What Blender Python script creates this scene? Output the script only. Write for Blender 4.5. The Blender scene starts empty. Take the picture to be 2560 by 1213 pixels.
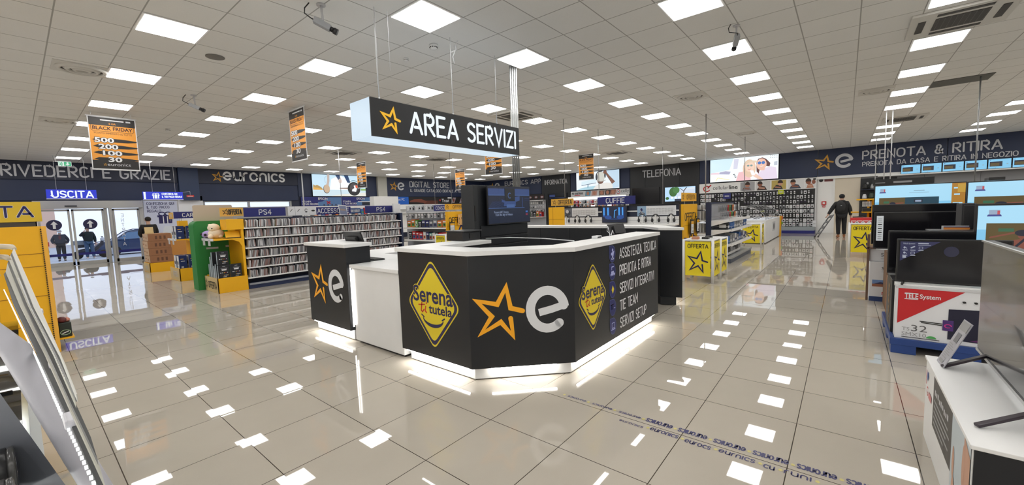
import bpy, bmesh, math, random
from mathutils import Vector, Matrix
from mathutils.geometry import tessellate_polygon
random.seed(7)
SC = bpy.context.scene
COL = SC.collection
PI = math.pi
CEIL = 3.735
WX, WY = 23.2, 21.8            # the two far walls

# ------------------------------------------------------------------ camera
cam = bpy.data.cameras.new('camera')
cam.sensor_width = 36.0
cam.lens = 1017.466 / 2560 * 36.0
cam.clip_start = 0.03
cam.clip_end = 300
camo = bpy.data.objects.new('camera', cam)
COL.objects.link(camo)
yaw, pitch, roll = 0.68778875, -0.08174522, -0.03288976
fw = Vector((math.cos(yaw)*math.cos(pitch), math.sin(yaw)*math.cos(pitch), math.sin(pitch)))
r0 = Vector((math.sin(yaw), -math.cos(yaw), 0)); u0 = r0.cross(fw)
rt = math.cos(roll)*r0 + math.sin(roll)*u0
up = -math.sin(roll)*r0 + math.cos(roll)*u0
m3 = Matrix((rt, up, -fw)).transposed()
camo.matrix_world = Matrix.Translation((0, 0, 1.538)) @ m3.to_4x4()
SC.camera = camo

# ------------------------------------------------------------------ world, exposure
SC.view_settings.view_transform = 'Standard'
SC.view_settings.look = 'None'
SC.view_settings.gamma = 1.0
SC.view_settings.use_curve_mapping = False
SC.view_settings.exposure = 0.0
SC.cycles.use_denoising = True
SC.cycles.max_bounces = 6
SC.cycles.diffuse_bounces = 4
SC.cycles.glossy_bounces = 4
SC.cycles.transmission_bounces = 6
SC.cycles.transparent_max_bounces = 8
SC.cycles.caustics_reflective = False
SC.cycles.caustics_refractive = False
SC.cycles.sample_clamp_indirect = 6.0
world = bpy.data.worlds.new('overcast_sky'); SC.world = world
world.use_nodes = True
bg = world.node_tree.nodes['Background']
bg.inputs[0].default_value = (0.70, 0.80, 1.0, 1)
bg.inputs[1].default_value = 1.35
LIGHT = 13.0                   # radiance of the ceiling panels

# ------------------------------------------------------------------ materials
MAT = {}
def M(name, c=(0.5, 0.5, 0.5), r=0.5, metal=0.0, emit=0.0, spec=0.5, trans=0.0, noise=0.0, scale=20.0, coat=0.0, alpha=1.0):
    if name in MAT: return MAT[name]
    m = bpy.data.materials.new(name); m.use_nodes = True
    nt = m.node_tree; b = nt.nodes['Principled BSDF']
    b.inputs['Base Color'].default_value = (*c, 1)
    b.inputs['Roughness'].default_value = r
    b.inputs['Metallic'].default_value = metal
    b.inputs['Specular IOR Level'].default_value = spec
    b.inputs['Coat Weight'].default_value = coat
    if trans: b.inputs['Transmission Weight'].default_value = trans
    if emit:
        b.inputs['Emission Color'].default_value = (*c, 1)
        b.inputs['Emission Strength'].default_value = emit
    if noise:
        tc = nt.nodes.new('ShaderNodeTexCoord'); n = nt.nodes.new('ShaderNodeTexNoise')
        n.inputs['Scale'].default_value = scale; n.inputs['Detail'].default_value = 4
        mr = nt.nodes.new('ShaderNodeMapRange')
        mr.inputs['To Min'].default_value = 1-noise; mr.inputs['To Max'].default_value = 1+noise
        mx = nt.nodes.new('ShaderNodeVectorMath'); mx.operation = 'SCALE'
        mx.inputs[0].default_value = c
        nt.links.new(tc.outputs['Object'], n.inputs['Vector'])
        nt.links.new(n.outputs['Fac'], mr.inputs['Value'])
        nt.links.new(mr.outputs['Result'], mx.inputs['Scale'])
        nt.links.new(mx.outputs['Vector'], b.inputs['Base Color'])
    MAT[name] = m
    return m
def E(name, c, s=1.0):         # glowing colour: screens, lit signs, lamps, and glow put into a sticker and label
    if name in MAT: return MAT[name]
    m = bpy.data.materials.new(name); m.use_nodes = True
    b = m.node_tree.nodes['Principled BSDF']
    b.inputs['Base Color'].default_value = (0.02, 0.02, 0.02, 1)
    b.inputs['Roughness'].default_value = 0.25
    b.inputs['Emission Color'].default_value = (*c, 1)
    b.inputs['Emission Strength'].default_value = s
    MAT[name] = m
    return m
def glass(name, tint=(1, 1, 1), mix=0.08):
    if name in MAT: return MAT[name]
    m = bpy.data.materials.new(name); m.use_nodes = True
    nt = m.node_tree; nt.nodes.remove(nt.nodes['Principled BSDF'])
    out = nt.nodes['Material Output']
    t = nt.nodes.new('ShaderNodeBsdfTransparent'); t.inputs[0].default_value = (*tint, 1)
    g = nt.nodes.new('ShaderNodeBsdfGlossy'); g.inputs['Roughness'].default_value = 0.02
    fr = nt.nodes.new('ShaderNodeFresnel'); fr.inputs[0].default_value = 1.35
    mx = nt.nodes.new('ShaderNodeMixShader')
    nt.links.new(fr.outputs[0], mx.inputs[0]); nt.links.new(t.outputs[0], mx.inputs[1]); nt.links.new(g.outputs[0], mx.inputs[2])
    nt.links.new(mx.outputs[0], out.inputs[0])
    MAT[name] = m
    return m
def srgb(r, g, b):
    f = lambda v: (v/255/12.92) if v <= 10 else ((v/255+0.055)/1.055)**2.4
    return (f(r), f(g), f(b))
white = M('white_laminate', (0.78, 0.78, 0.78), 0.35, noise=0.03, scale=6)
offw = M('white_paint', (0.80, 0.80, 0.79), 0.6, noise=0.03, scale=3)
cream = M('cream_board', srgb(205, 180, 130), 0.6)
black = M('black_panel', (0.0085, 0.0100, 0.0135), 0.42, noise=0.12, scale=4)
blackg = M('black_gloss', (0.006, 0.006, 0.008), 0.12)
blackp = M('black_plastic', (0.012, 0.012, 0.014), 0.4)
navy = M('navy_panel', (0.012, 0.022, 0.064), 0.5, noise=0.08, scale=2)
navyd = M('dark_navy_panel', (0.0095, 0.0145, 0.038), 0.5, noise=0.08, scale=2)
blue2 = M('blue_pilaster', (0.018, 0.035, 0.088), 0.5, noise=0.06, scale=2)
signblue = M('sign_blue', srgb(30, 36, 112), 0.45)
letterw = M('white_letter', (0.72, 0.73, 0.76), 0.5)
lettergrey = M('silver_letter', (0.56, 0.57, 0.61), 0.45)
gold = M('gold_letter', srgb(247, 172, 32), 0.45)
goldd = M('dull_gold_letter', srgb(205, 150, 45), 0.45)
yellow = M('yellow_shelf', srgb(236, 176, 10), 0.5, noise=0.05, scale=5)
yellowb = M('bright_yellow_board', srgb(238, 216, 28), 0.5)
dkblue = M('dark_blue_print', srgb(26, 24, 84), 0.5)
metal = M('brushed_aluminium', (0.62, 0.63, 0.64), 0.35, metal=0.9)
greym = M('grey_metal', (0.36, 0.37, 0.38), 0.4, metal=0.4)
steel = M('steel_rod', (0.35, 0.35, 0.36), 0.35, metal=0.8)
red = M('red_print', srgb(190, 30, 36), 0.5)
green = M('green_card', srgb(38, 128, 58), 0.5, noise=0.06, scale=5)
brown = M('cardboard', srgb(150, 104, 72), 0.7, noise=0.08, scale=8)
browns = M('pale_cardboard', srgb(196, 168, 140), 0.7, noise=0.06, scale=8)
ink = M('black_print', (0.012, 0.012, 0.012), 0.5)
grey = M('grey_plastic', (0.32, 0.32, 0.33), 0.5)
lgrey = M('light_grey_plastic', (0.55, 0.55, 0.57), 0.45)
beige = M('beige_door', (0.66, 0.585, 0.47), 0.5, noise=0.03, scale=3)
ledw = E('led_strip', (1.0, 0.96, 0.88), 40.0)
leds = E('soft_led_strip', (1.0, 0.96, 0.90), 6.0)
lamp = E('ceiling_panel_light', (1.0, 0.985, 0.95), LIGHT)
boxw = E('lit_sign_acrylic', (0.70, 0.86, 1.0), 0.85)
litwhite = E('lit_letter_white', (0.86, 0.93, 1.0), 1.0)
litgold = E('lit_letter_gold', srgb(250, 190, 20), 0.85)
litblue = E('lit_sign_blue', srgb(28, 52, 215), 0.85)
panes = glass('clear_pane')
acrylic = glass('clear_acrylic', (0.97, 0.98, 0.98))

# ------------------------------------------------------------------ mesh builder
class MB:
    def __init__(s): s.v = []; s.f = []; s.m = []; s.ml = []; s.sm = []
    def mi(s, m):
        if m not in s.ml: s.ml.append(m)
        return s.ml.index(m)
    def add(s, vs, fs, m, smooth=False):
        o = len(s.v); k = s.mi(m)
        s.v += [tuple(p) for p in vs]
        for f in fs: s.f.append([i+o for i in f]); s.m.append(k); s.sm.append(smooth)
    def box(s, x0, x1, y0, y1, z0, z1, m):
        vs = [(x, y, z) for z in (z0, z1) for y in (y0, y1) for x in (x0, x1)]
        s.add(vs, [(0, 2, 3, 1), (4, 5, 7, 6), (0, 1, 5, 4), (2, 6, 7, 3), (0, 4, 6, 2), (1, 3, 7, 5)], m); return s
    def obox(s, c, ux, uy, uz, m):          # box from its centre and three half axes
        c = Vector(c); ux, uy, uz = Vector(ux), Vector(uy), Vector(uz)
        vs = [c+a*ux+b*uy+d*uz for d in (-1, 1) for b in (-1, 1) for a in (-1, 1)]
        s.add(vs, [(0, 2, 3, 1), (4, 5, 7, 6), (0, 1, 5, 4), (2, 6, 7, 3), (0, 4, 6, 2), (1, 3, 7, 5)], m); return s
    def quad(s, a, b, c, d, m): s.add([a, b, c, d], [(0, 1, 2, 3)], m); return s
    def prism(s, pts, z0, z1, m):           # plan polygon (ccw) pulled up
        n = len(pts)
        vs = [(x, y, z0) for x, y in pts]+[(x, y, z1) for x, y in pts]
        tri = tessellate_polygon([[Vector((x, y, 0)) for x, y in pts]])
        fs = [tuple(i+n for i in t) for t in tri]+[tuple(reversed(t)) for t in tri]
        fs += [(i, (i+1) % n, (i+1) % n+n, i+n) for i in range(n)]
        s.add(vs, fs, m); return s
    def tube(s, pts, r, m, n=8, cap=True, smooth=True):
        pts = [Vector(p) for p in pts]; rs = r if isinstance(r, (list, tuple)) else [r]*len(pts)
        vs = []; fs = []; prev = None
        for i, p in enumerate(pts):
            t = (pts[min(i+1, len(pts)-1)]-pts[max(i-1, 0)]).normalized()
            if prev is None:
                a = t.orthogonal().normalized()
            else:
                a = (prev-t*prev.dot(t)).normalized()
            prev = a; b = t.cross(a)
            for k in range(n):
                th = 2*PI*k/n
                vs.append(p+(a*math.cos(th)+b*math.sin(th))*rs[i])
        for i in range(len(pts)-1):
            for k in range(n):
                fs.append((i*n+k, i*n+(k+1) % n, (i+1)*n+(k+1) % n, (i+1)*n+k))
        s.add(vs, fs, m, smooth)
        if cap:
            L = len(pts)-1
            o = len(s.v)-len(vs)
            s.f.append([o+k for k in range(n)][::-1]); s.m.append(s.mi(m)); s.sm.append(False)
            s.f.append([o+L*n+k for k in range(n)]); s.m.append(s.mi(m)); s.sm.append(False)
        return s
    def lathe(s, prof, c, m, n=20, axis='z', smooth=True):   # prof: (radius, height)
        vs = []; fs = []
        for r, h in prof:
            for k in range(n):
                th = 2*PI*k/n; a, b = r*math.cos(th), r*math.sin(th)
                q = {'z': (a, b, h), 'x': (h, a, b), 'y': (b, h, a)}[axis]
                vs.append((c[0]+q[0], c[1]+q[1], c[2]+q[2]))
        for i in range(len(prof)-1):
            for k in range(n):
                fs.append((i*n+k, i*n+(k+1) % n, (i+1)*n+(k+1) % n, (i+1)*n+k))
        fs.append(tuple(range(n))[::-1]); fs.append(tuple((len(prof)-1)*n+k for k in range(n)))
        s.add(vs, fs, m, smooth); return s
    def ball(s, c, rx, ry, rz, m, n=14, k=9):
        vs = []; fs = []
        for i in range(k+1):
            ph = PI*i/k
            for j in range(n):
                th = 2*PI*j/n
                vs.append((c[0]+rx*math.sin(ph)*math.cos(th), c[1]+ry*math.sin(ph)*math.sin(th), c[2]-rz*math.cos(ph)))
        for i in range(k):
            for j in range(n):
                fs.append((i*n+j, i*n+(j+1) % n, (i+1)*n+(j+1) % n, (i+1)*n+j))
        s.add(vs, fs, m, True); return s
    def build(s, name, parent=None, bevel=0, loc=None):
        base = Vector((0, 0, 0))
        if parent is not None:
            base = WORLD.get(parent.name, Vector((0, 0, 0)))
        elif loc is not None: base = Vector(loc)
        else:
            xs = [p[0] for p in s.v]; ys = [p[1] for p in s.v]; zs = [p[2] for p in s.v]
            base = Vector(((min(xs)+max(xs))/2, (min(ys)+max(ys))/2, min(zs)))
        me = bpy.data.meshes.new(name)
        me.from_pydata([(p[0]-base.x, p[1]-base.y, p[2]-base.z) for p in s.v], [], s.f)
        for m in s.ml: me.materials.append(m)
        me.polygons.foreach_set('material_index', s.m)
        me.polygons.foreach_set('use_smooth', s.sm)
        me.validate(); me.update()
        o = bpy.data.objects.new(name, me); COL.objects.link(o)
        if parent is not None: o.parent = parent; WORLD[o.name] = base
        else: o.location = base; WORLD[o.name] = base
        if bevel:
            b = o.modifiers.new('edge', 'BEVEL'); b.width = bevel; b.segments = 2; b.limit_method = 'ANGLE'; b.angle_limit = 0.7
        return o
WORLD = {}
def tag(o, label, cat, group=None):
    o['label'] = label; o['category'] = cat
    if group: o['group'] = group
    return o
def thing(name, label, cat, loc=(0, 0, 0), group=None):
    o = bpy.data.objects.new(name, None); COL.objects.link(o)
    o.location = loc; o.empty_display_size = 0.1
    WORLD[o.name] = Vector(loc)
    return tag(o, label, cat, group)
def struct(mb, name, bevel=0):
    o = mb.build(name, bevel=bevel); o['kind'] = 'structure'; return o
def dup(root, loc, rotz=None, label=None, group=None, kids=True):
    r = root.copy(); COL.objects.link(r); r.location = loc
    if rotz is not None: r.rotation_euler = (0, 0, rotz)
    if label: r['label'] = label
    if group: r['group'] = group
    if kids:
        for ch in list(root.children):
            c = ch.copy(); COL.objects.link(c); c.parent = r
            for g in list(ch.children):
                d = g.copy(); COL.objects.link(d); d.parent = c
    return r

# ------------------------------------------------------------------ flat drawing on a face
def arc(cx, cy, rx, ry, a0, a1, n=10):
    return [(cx+rx*math.cos(math.radians(a0+(a1-a0)*i/n)), cy+ry*math.sin(math.radians(a0+(a1-a0)*i/n))) for i in range(n+1)]
class Face:
    def __init__(s, o, u, v): s.o = Vector(o); s.u = Vector(u); s.v = Vector(v); s.n = s.u.cross(s.v).normalized()
    def p(s, x, y, d=0.0): return s.o+s.u*x+s.v*y+s.n*d
    def poly(s, mb, pts, m, d=0.002, ext=0.0):
        vs = [s.p(x, y, d) for x, y in pts]; n = len(pts)
        area = sum(pts[i][0]*pts[(i+1) % n][1]-pts[(i+1) % n][0]*pts[i][1] for i in range(n))
        if area < 0: vs.reverse(); pts = pts[::-1]
        if n <= 4: fs = [tuple(range(n))]
        else:
            fs = [tuple(t) for t in tessellate_polygon([[Vector((x, y, 0)) for x, y in pts]])]
        if ext:
            vs = [q+s.n*ext for q in vs]+vs
            fs = fs+[(i+n, (i+1) % n+n, (i+1) % n, i) for i in range(n)]
        mb.add(vs, fs, m)
    def rect(s, mb, x, y, w, h, m, d=0.002, ext=0.0): s.poly(mb, [(x, y), (x+w, y), (x+w, y+h), (x, y+h)], m, d, ext)
    def disc(s, mb, cx, cy, rx, ry, m, d=0.002, n=20, ext=0.0): s.poly(mb, arc(cx, cy, rx, ry, 0, 360*(n-1)/n, n-1), m, d, ext)
    def stroke(s, mb, pts, t, m, d=0.002, ext=0.0, rnd=True, closed=False):
        pts = [Vector((x, y)) for x, y in pts]
        if closed: pts = pts+[pts[0]]
        h = t/2; L = []; R = []; n = len(pts)
        for i, p in enumerate(pts):
            a = (pts[i]-pts[i-1]).normalized() if i > 0 else None
            b = (pts[i+1]-pts[i]).normalized() if i < n-1 else None
            if closed and i in (0, n-1): a = (pts[-1]-pts[-2]).normalized(); b = (pts[1]-pts[0]).normalized()
            if a is None: a = b
            if b is None: b = a
            na, nb = Vector((-a.y, a.x)), Vector((-b.y, b.x))
            mid = (na+nb)
            if mid.length < 1e-4: mid = na
            mid.normalize(); c = max(mid.dot(na), 0.45)
            L.append(p+mid*h/c); R.append(p-mid*h/c)
        vs = []; fs = []
        for i in range(n): vs += [s.p(R[i].x, R[i].y, d+ext), s.p(L[i].x, L[i].y, d+ext)]
        for i in range(n-1): fs.append((2*i, 2*i+2, 2*i+3, 2*i+1))
        if ext:
            k = len(vs)
            for i in range(n): vs += [s.p(R[i].x, R[i].y, d), s.p(L[i].x, L[i].y, d)]
            for i in range(n-1):
                fs.append((k+2*i, k+2*i+2, 2*i+2, 2*i)); fs.append((2*i+1, 2*i+3, k+2*i+3, k+2*i+1))
        mb.add(vs, fs, m)
        if rnd and not closed:
            for p, q in ((pts[0], pts[1]), (pts[-1], pts[-2])):
                a = (p-q).normalized(); th = math.degrees(math.atan2(a.y, a.x))
                s.poly(mb, arc(p.x, p.y, h, h, th-90, th+90, 6), m, d, ext)
    def text(s, mb, txt, x, y, h, m, d=0.003, w=None, t=0.15, ext=0.0, align='l'):
        W = 0; g = []
        for ch in txt:
            cw, st = GLYPH.get(ch, (0.35, []))
            g.append((W, st)); W += cw+0.24
        W -= 0.24
        sx = h if w is None else w/W
        if align == 'c': x -= W*sx/2
        for ox, st in g:
            for pl in st:
                s.stroke(mb, [(x+(ox+a)*sx, y+b*h) for a, b in pl], t*h, m, d, ext)
        return W*sx
    def words(s, parent, name, txt, x, y, h, m, d=0.003, w=None, t=0.15, ext=0.0):
        """each word of a line as a mesh of its own under parent"""
        W = sum(GLYPH.get(c, (0.35, []))[0]+0.24 for c in txt)-0.24; sx = h if w is None else w/W
        ox = 0
        for wd in txt.split(' '):
            ww = sum(GLYPH[c][0]+0.24 for c in wd)
            b = MB(); s.text(b, wd, x+ox*sx, y, h, m, d, (ww-0.24)*sx if len(wd) > 1 or wd != 'I' else None, t, ext); b.build(name, parent)
            ox += ww+0.35+0.24
    def body(s, mb, txt, x, y, h, m, d=0.003, w=None, bold=0.0, align='l', shear=0.0):
        vs, fs, W = body_text(txt, bold)
        sx = h if w is None else w/max(W, 1e-3)
        if align == 'c': x -= W*sx/2
        mb.add([s.p(x+(a+shear*b)*sx, y+b*h, d) for a, b in vs], fs, m)
        return W*sx
TXT = {}
def body_text(txt, bold=0.0):
    k = (txt, bold)
    if k in TXT: return TXT[k]
    cu = bpy.data.curves.new('lettering', 'FONT'); cu.body = txt; cu.size = 1.38; cu.resolution_u = 3; cu.offset = bold
    o = bpy.data.objects.new('lettering', cu); COL.objects.link(o)
    dg = bpy.context.evaluated_depsgraph_get(); dg.update()
    me = bpy.data.meshes.new_from_object(o.evaluated_get(dg))
    vs = [(v.co.x, v.co.y) for v in me.vertices]; fs = [tuple(p.vertices) for p in me.polygons]
    x0 = min([a for a, b in vs] or [0]); x1 = max([a for a, b in vs] or [1])
    TXT[k] = ([(a-x0, b) for a, b in vs], fs, x1-x0)
    bpy.data.objects.remove(o); bpy.data.curves.remove(cu); bpy.data.meshes.remove(me)
    return TXT[k]
GLYPH = {
 'A': (.70, [[(0, 0), (.33, .96), (.37, .96), (.70, 0)], [(.28, .28), (.58, .28)]]),
 'B': (.56, [[(0, 0), (0, 1), (.36, 1)]+arc(.36, .76, .18, .24, 90, -90, 6)+[(.12, .52)], arc(.36, .26, .2, .26, 90, -90, 6)+[(0, 0)]]),
 'C': (.58, [[(.56, .14)]+arc(.28, .3, .28, .3, -40, -180, 7)+arc(.28, .7, .28, .3, 180, 40, 7)]),
 'D': (.60, [[(0, 0), (0, .98)], [(.16, 1), (.3, 1)]+arc(.3, .7, .3, .3, 90, 0, 5)+arc(.3, .3, .3, .3, 0, -90, 5)+[(0, 0)]]),
 'E': (.52, [[(.52, 1), (0, 1), (0, 0), (.52, 0)], [(.16, .52), (.44, .52)]]),
 'F': (.50, [[(.50, 1), (0, 1), (0, 0)], [(.16, .5), (.42, .5)]]),
 'G': (.62, [[(.58, .86)]+arc(.3, .7, .3, .3, 40, 180, 7)+arc(.3, .3, .3, .3, 180, 360, 8)+[(.6, .46), (.36, .46)]]),
 'H': (.58, [[(0, 0), (0, 1)], [(.58, 0), (.58, 1)], [(.16, .52), (.58, .52)]]),
 'I': (.02, [[(.01, 0), (.01, 1)]]),
 'J': (.40, [[(.4, 1), (.4, .26)]+arc(.2, .22, .2, .22, 0, -170, 6)]),
 'K': (.56, [[(0, 0), (0, 1)], [(.54, 1), (.14, .52), (.56, 0)]]),
 'L': (.48, [[(0, 1), (0, 0), (.48, 0)]]),
 'M': (.74, [[(0, 0), (0, 1), (.37, .38), (.74, 1), (.74, 0)]]),
 'N': (.62, [[(0, 0), (0, 1), (.62, 0), (.62, 1)]]),
 'O': (.66, [arc(.33, .66, .33, .34, 0, 180, 8)+arc(.33, .34, .33, .34, 180, 360, 8)+[(.66, .66)]]),
 'P': (.56, [[(0, 0), (0, .98)], [(.14, 1), (.32, 1)]+arc(.32, .72, .24, .28, 90, -90, 7)+[(.16, .44)]]),
 'Q': (.66, [arc(.33, .66, .33, .34, 0, 180, 8)+arc(.33, .34, .33, .34, 180, 360, 8)+[(.66, .66)], [(.4, .2), (.68, -.08)]]),
 'R': (.58, [[(0, 0), (0, .98)], [(.14, 1), (.32, 1)]+arc(.32, .74, .24, .26, 90, -90, 7)+[(.2, .48), (.58, 0)]]),
 'S': (.56, [[(.54, .86)]+arc(.28, .76, .26, .24, 40, 230, 8)+arc(.28, .25, .28, .25, 50, -150, 8)]),
 'T': (.62, [[(0, 1), (.62, 1)], [(.31, .86), (.31, 0)]]),
 'U': (.60, [[(0, 1), (0, .3)]+arc(.3, .3, .3, .3, 180, 360, 9)+[(.6, 1)]]),
 'V': (.66, [[(0, 1), (.33, 0), (.66, 1)]]),
 'X': (.6, [[(0, 0), (.6, 1)], [(0, 1), (.6, 0)]]),
 'Y': (.6, [[(0, 1), (.3, .45), (.6, 1)], [(.3, .45), (.3, 0)]]),
 'Z': (.58, [[(0, 1), (.58, 1), (0, 0), (.58, 0)]]),
 '&': (.66, [[(.64, 0), (.14, .66)]+arc(.3, .78, .17, .22, 200, -60, 8)+[(.16, .44)]+arc(.27, .24, .24, .24, 130, 330, 8)+[(.62, .46)]]),
 '4': (.56, [[(.42, 0), (.42, 1), (0, .3), (.56, .3)]]),
 "'": (.05, [[(.02, 1), (.02, .8)]]),
 'e': (.56, [[(.04, .36), (.54, .36)]+arc(.28, .36, .27, .33, 5, 310, 16)]),
 'u': (.50, [[(0, .7), (0, .24)]+arc(.25, .25, .25, .25, 180, 360, 8)+[(.5, .7)], [(.5, .3), (.5, 0)]]),
 'r': (.30, [[(0, 0), (0, .45)]+arc(.24, .44, .24, .25, 180, 80, 6)]),
 'o': (.58, [arc(.29, .35, .29, .35, 0, 360, 20)]),
 'n': (.50, [[(0, 0), (0, .45)]+arc(.25, .44, .25, .26, 180, 0, 8)+[(.5, 0)]]),
 'i': (.02, [[(.01, 0), (.01, .7)]]),
 'c': (.46, [arc(.28, .35, .28, .35, 50, 310, 14)]),
 's': (.40, [[(.38, .6)]+arc(.2, .53, .19, .17, 40, 240, 7)+arc(.2, .17, .2, .17, 60, -150, 7)]),
}
STAR = [(1.0, .51), (.74, .575), (.655, .985), (.455, .66), (.02, .745), (.33, .43), (.09, .11), (.52, .315), (.775, .03), (.735, .375)]
def star(F, mb, x, y, w, h, m, t=0.10, d=0.003, ext=0.0):
    F.stroke(mb, [(x+a*w, y+b*h) for a, b in STAR], t*w, m, d, ext)
def logo_e(F, mb, x, y, h, m, d=0.003, ext=0.0, w=None, t=0.20):
    w = w or h*0.93
    q = lambda pts: [(x+a*w/.93, y+b*h) for a, b in pts]
    F.stroke(mb, q([(.27, .44), (.55, .50), (.80, .572)]), t*h*.82, m, d, ext, rnd=False)
    F.disc(mb, *q([(.81, .565)])[0], t*h*.50, t*h*.46, m, d+.0004, 20, ext)
    F.stroke(mb, q(arc(.46, .5, .375, .40, 6, 312, 26)), t*h, m, d, ext, rnd=False)
    F.disc(mb, *q([(.46+.375*math.cos(math.radians(312)), .5+.40*math.sin(math.radians(312)))])[0], t*h/2, t*h/2, m, d, 16, ext)
def neg_y(x, y, z): return Face((x, y, z), (1, 0, 0), (0, 0, 1))     # a face looking toward -y
def neg_x(x, y, z): return Face((x, y, z), (0, -1, 0), (0, 0, 1))    # a face looking toward -x
# ================================================================== THE SETTING
def grid_material(name, base, line, x0, sx, y0, sy, half, rough, tilt=0.0, noise=0.04, nscale=3.0, fine=0.0, spec=0.5):
    m = bpy.data.materials.new(name); m.use_nodes = True
    nt = m.node_tree; b = nt.nodes['Principled BSDF']; N = nt.nodes.new; Lk = nt.links.new
    geo = N('ShaderNodeNewGeometry'); sep = N('ShaderNodeSeparateXYZ'); Lk(geo.outputs['Position'], sep.inputs[0])
    def math_(op, a, v=None, v2=None):
        n = N('ShaderNodeMath'); n.operation = op
        if isinstance(a, float): n.inputs[0].default_value = a
        else: Lk(a, n.inputs[0])
        if v is not None:
            if isinstance(v, (int, float)): n.inputs[1].default_value = v
            else: Lk(v, n.inputs[1])
        return n.outputs[0]
    tx = math_('DIVIDE', math_('SUBTRACT', sep.outputs[0], x0), sx)
    ty = math_('DIVIDE', math_('SUBTRACT', sep.outputs[1], y0), sy)
    mask = math_('MAXIMUM', math_('LESS_THAN', math_('PINGPONG', tx, 0.5), half/sx), math_('LESS_THAN', math_('PINGPONG', ty, 0.5), half/sy))
    cmb = N('ShaderNodeCombineXYZ'); Lk(math_('FLOOR', tx), cmb.inputs[0]); Lk(math_('FLOOR', ty), cmb.inputs[1])
    wn = N('ShaderNodeTexWhiteNoise'); wn.noise_dimensions = '3D'; Lk(cmb.outputs[0], wn.inputs['Vector'])
    no = N('ShaderNodeTexNoise'); no.inputs['Scale'].default_value = nscale; no.inputs['Detail'].default_value = 5
    Lk(geo.outputs['Position'], no.inputs['Vector'])
    f = math_('ADD', math_('MULTIPLY', no.outputs['Fac'], 2*noise), 1-noise-0.015)
    f = math_('ADD', f, math_('MULTIPLY', wn.outputs['Value'], 0.03))
    if fine:
        n2 = N('ShaderNodeTexNoise'); n2.inputs['Scale'].default_value = 160; n2.inputs['Detail'].default_value = 2
        Lk(geo.outputs['Position'], n2.inputs['Vector'])
        f = math_('ADD', f, math_('MULTIPLY', math_('SUBTRACT', n2.outputs['Fac'], 0.5), fine))
    sc = N('ShaderNodeVectorMath'); sc.operation = 'SCALE'; sc.inputs[0].default_value = base; Lk(f, sc.inputs['Scale'])
    mix = N('ShaderNodeMix'); mix.data_type = 'RGBA'
    Lk(mask, mix.inputs['Factor']); Lk(sc.outputs[0], mix.inputs['A']); mix.inputs['B'].default_value = (*line, 1)
    Lk(mix.outputs['Result'], b.inputs['Base Color'])
    b.inputs['Roughness'].default_value = rough
    b.inputs['Specular IOR Level'].default_value = spec
    if tilt:
        v1 = N('ShaderNodeVectorMath'); v1.operation = 'SUBTRACT'; Lk(wn.outputs['Color'], v1.inputs[0]); v1.inputs[1].default_value = (.5, .5, .5)
        v2 = N('ShaderNodeVectorMath'); v2.operation = 'SCALE'; Lk(v1.outputs[0], v2.inputs[0]); v2.inputs['Scale'].default_value = tilt
        v3 = N('ShaderNodeVectorMath'); v3.operation = 'ADD'; Lk(v2.outputs[0], v3.inputs[0]); Lk(geo.outputs['Normal'], v3.inputs[1])
        v4 = N('ShaderNodeVectorMath'); v4.operation = 'NORMALIZE'; Lk(v3.outputs[0], v4.inputs[0])
        Lk(v4.outputs[0], b.inputs['Normal'])
    return m
floor_m = grid_material('porcelain_tiles', (0.45, 0.41, 0.352), (0.05, 0.04, 0.03), 0.895, 0.6005, 0.223, 0.5855, 0.0026, 0.018, tilt=0.0045, noise=0.05, fine=0.05, spec=0.55)
ceil_m = grid_material('ceiling_tiles', (0.80, 0.80, 0.79), (0.40, 0.395, 0.385), 2.838, 0.6, 3.434, 0.5851, 0.0065, 0.85, noise=0.02, fine=0.10)  # joint lines darker: shade of the gaps between tiles put into the colour
struct(MB().box(-9, WX+0.2, -9, WY+0.2, -0.12, 0, floor_m), 'floor')
struct(MB().box(-9, WX+0.2, -9, WY+0.2, CEIL, CEIL+0.12, ceil_m), 'ceiling')
wallg = M('far_room_paint', (0.74, 0.73, 0.71), 0.7, noise=0.05, scale=1)
struct(MB().box(-9.2, -9, -9, WY, 0, CEIL, wallg), 'wall_left')
struct(MB().box(-9, WX, -9.2, -9, 0, CEIL, wallg), 'wall_near')
# the entrance wall (looks toward -y), with the door and the window strip left open
w = MB()
w.box(-9, 0.45, WY, WY+0.2, 0, CEIL, navy)
w.box(0.45, 3.30, WY, WY+0.2, 2.36, CEIL, navy)
w.box(3.30, 5.30, WY, WY+0.2, 0, CEIL, offw)
w.box(5.30, 9.0, WY, WY+0.2, 0, 2.04, grey)
w.box(5.30, 9.0, WY, WY+0.2, 2.30, CEIL, navy)
w.box(9.0, WX+0.2, WY, WY+0.2, 0, CEIL, navyd)
struct(w, 'wall_far')
# the right-hand wall (looks toward -x)
w = MB()
w.box(WX, WX+0.2, 1.05, WY, 0, CEIL, navyd)
w.box(WX, WX+0.2, 0.44, 1.05, 0, CEIL, offw)
w.box(WX, WX+0.2, -0.46, 0.44, 2.42, CEIL, offw)
w.box(WX, WX+0.2, -9, -0.46, 0, CEIL, M('grey_wall', (0.22, 0.22, 0.235), 0.6))
struct(w, 'wall_right')
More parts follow.
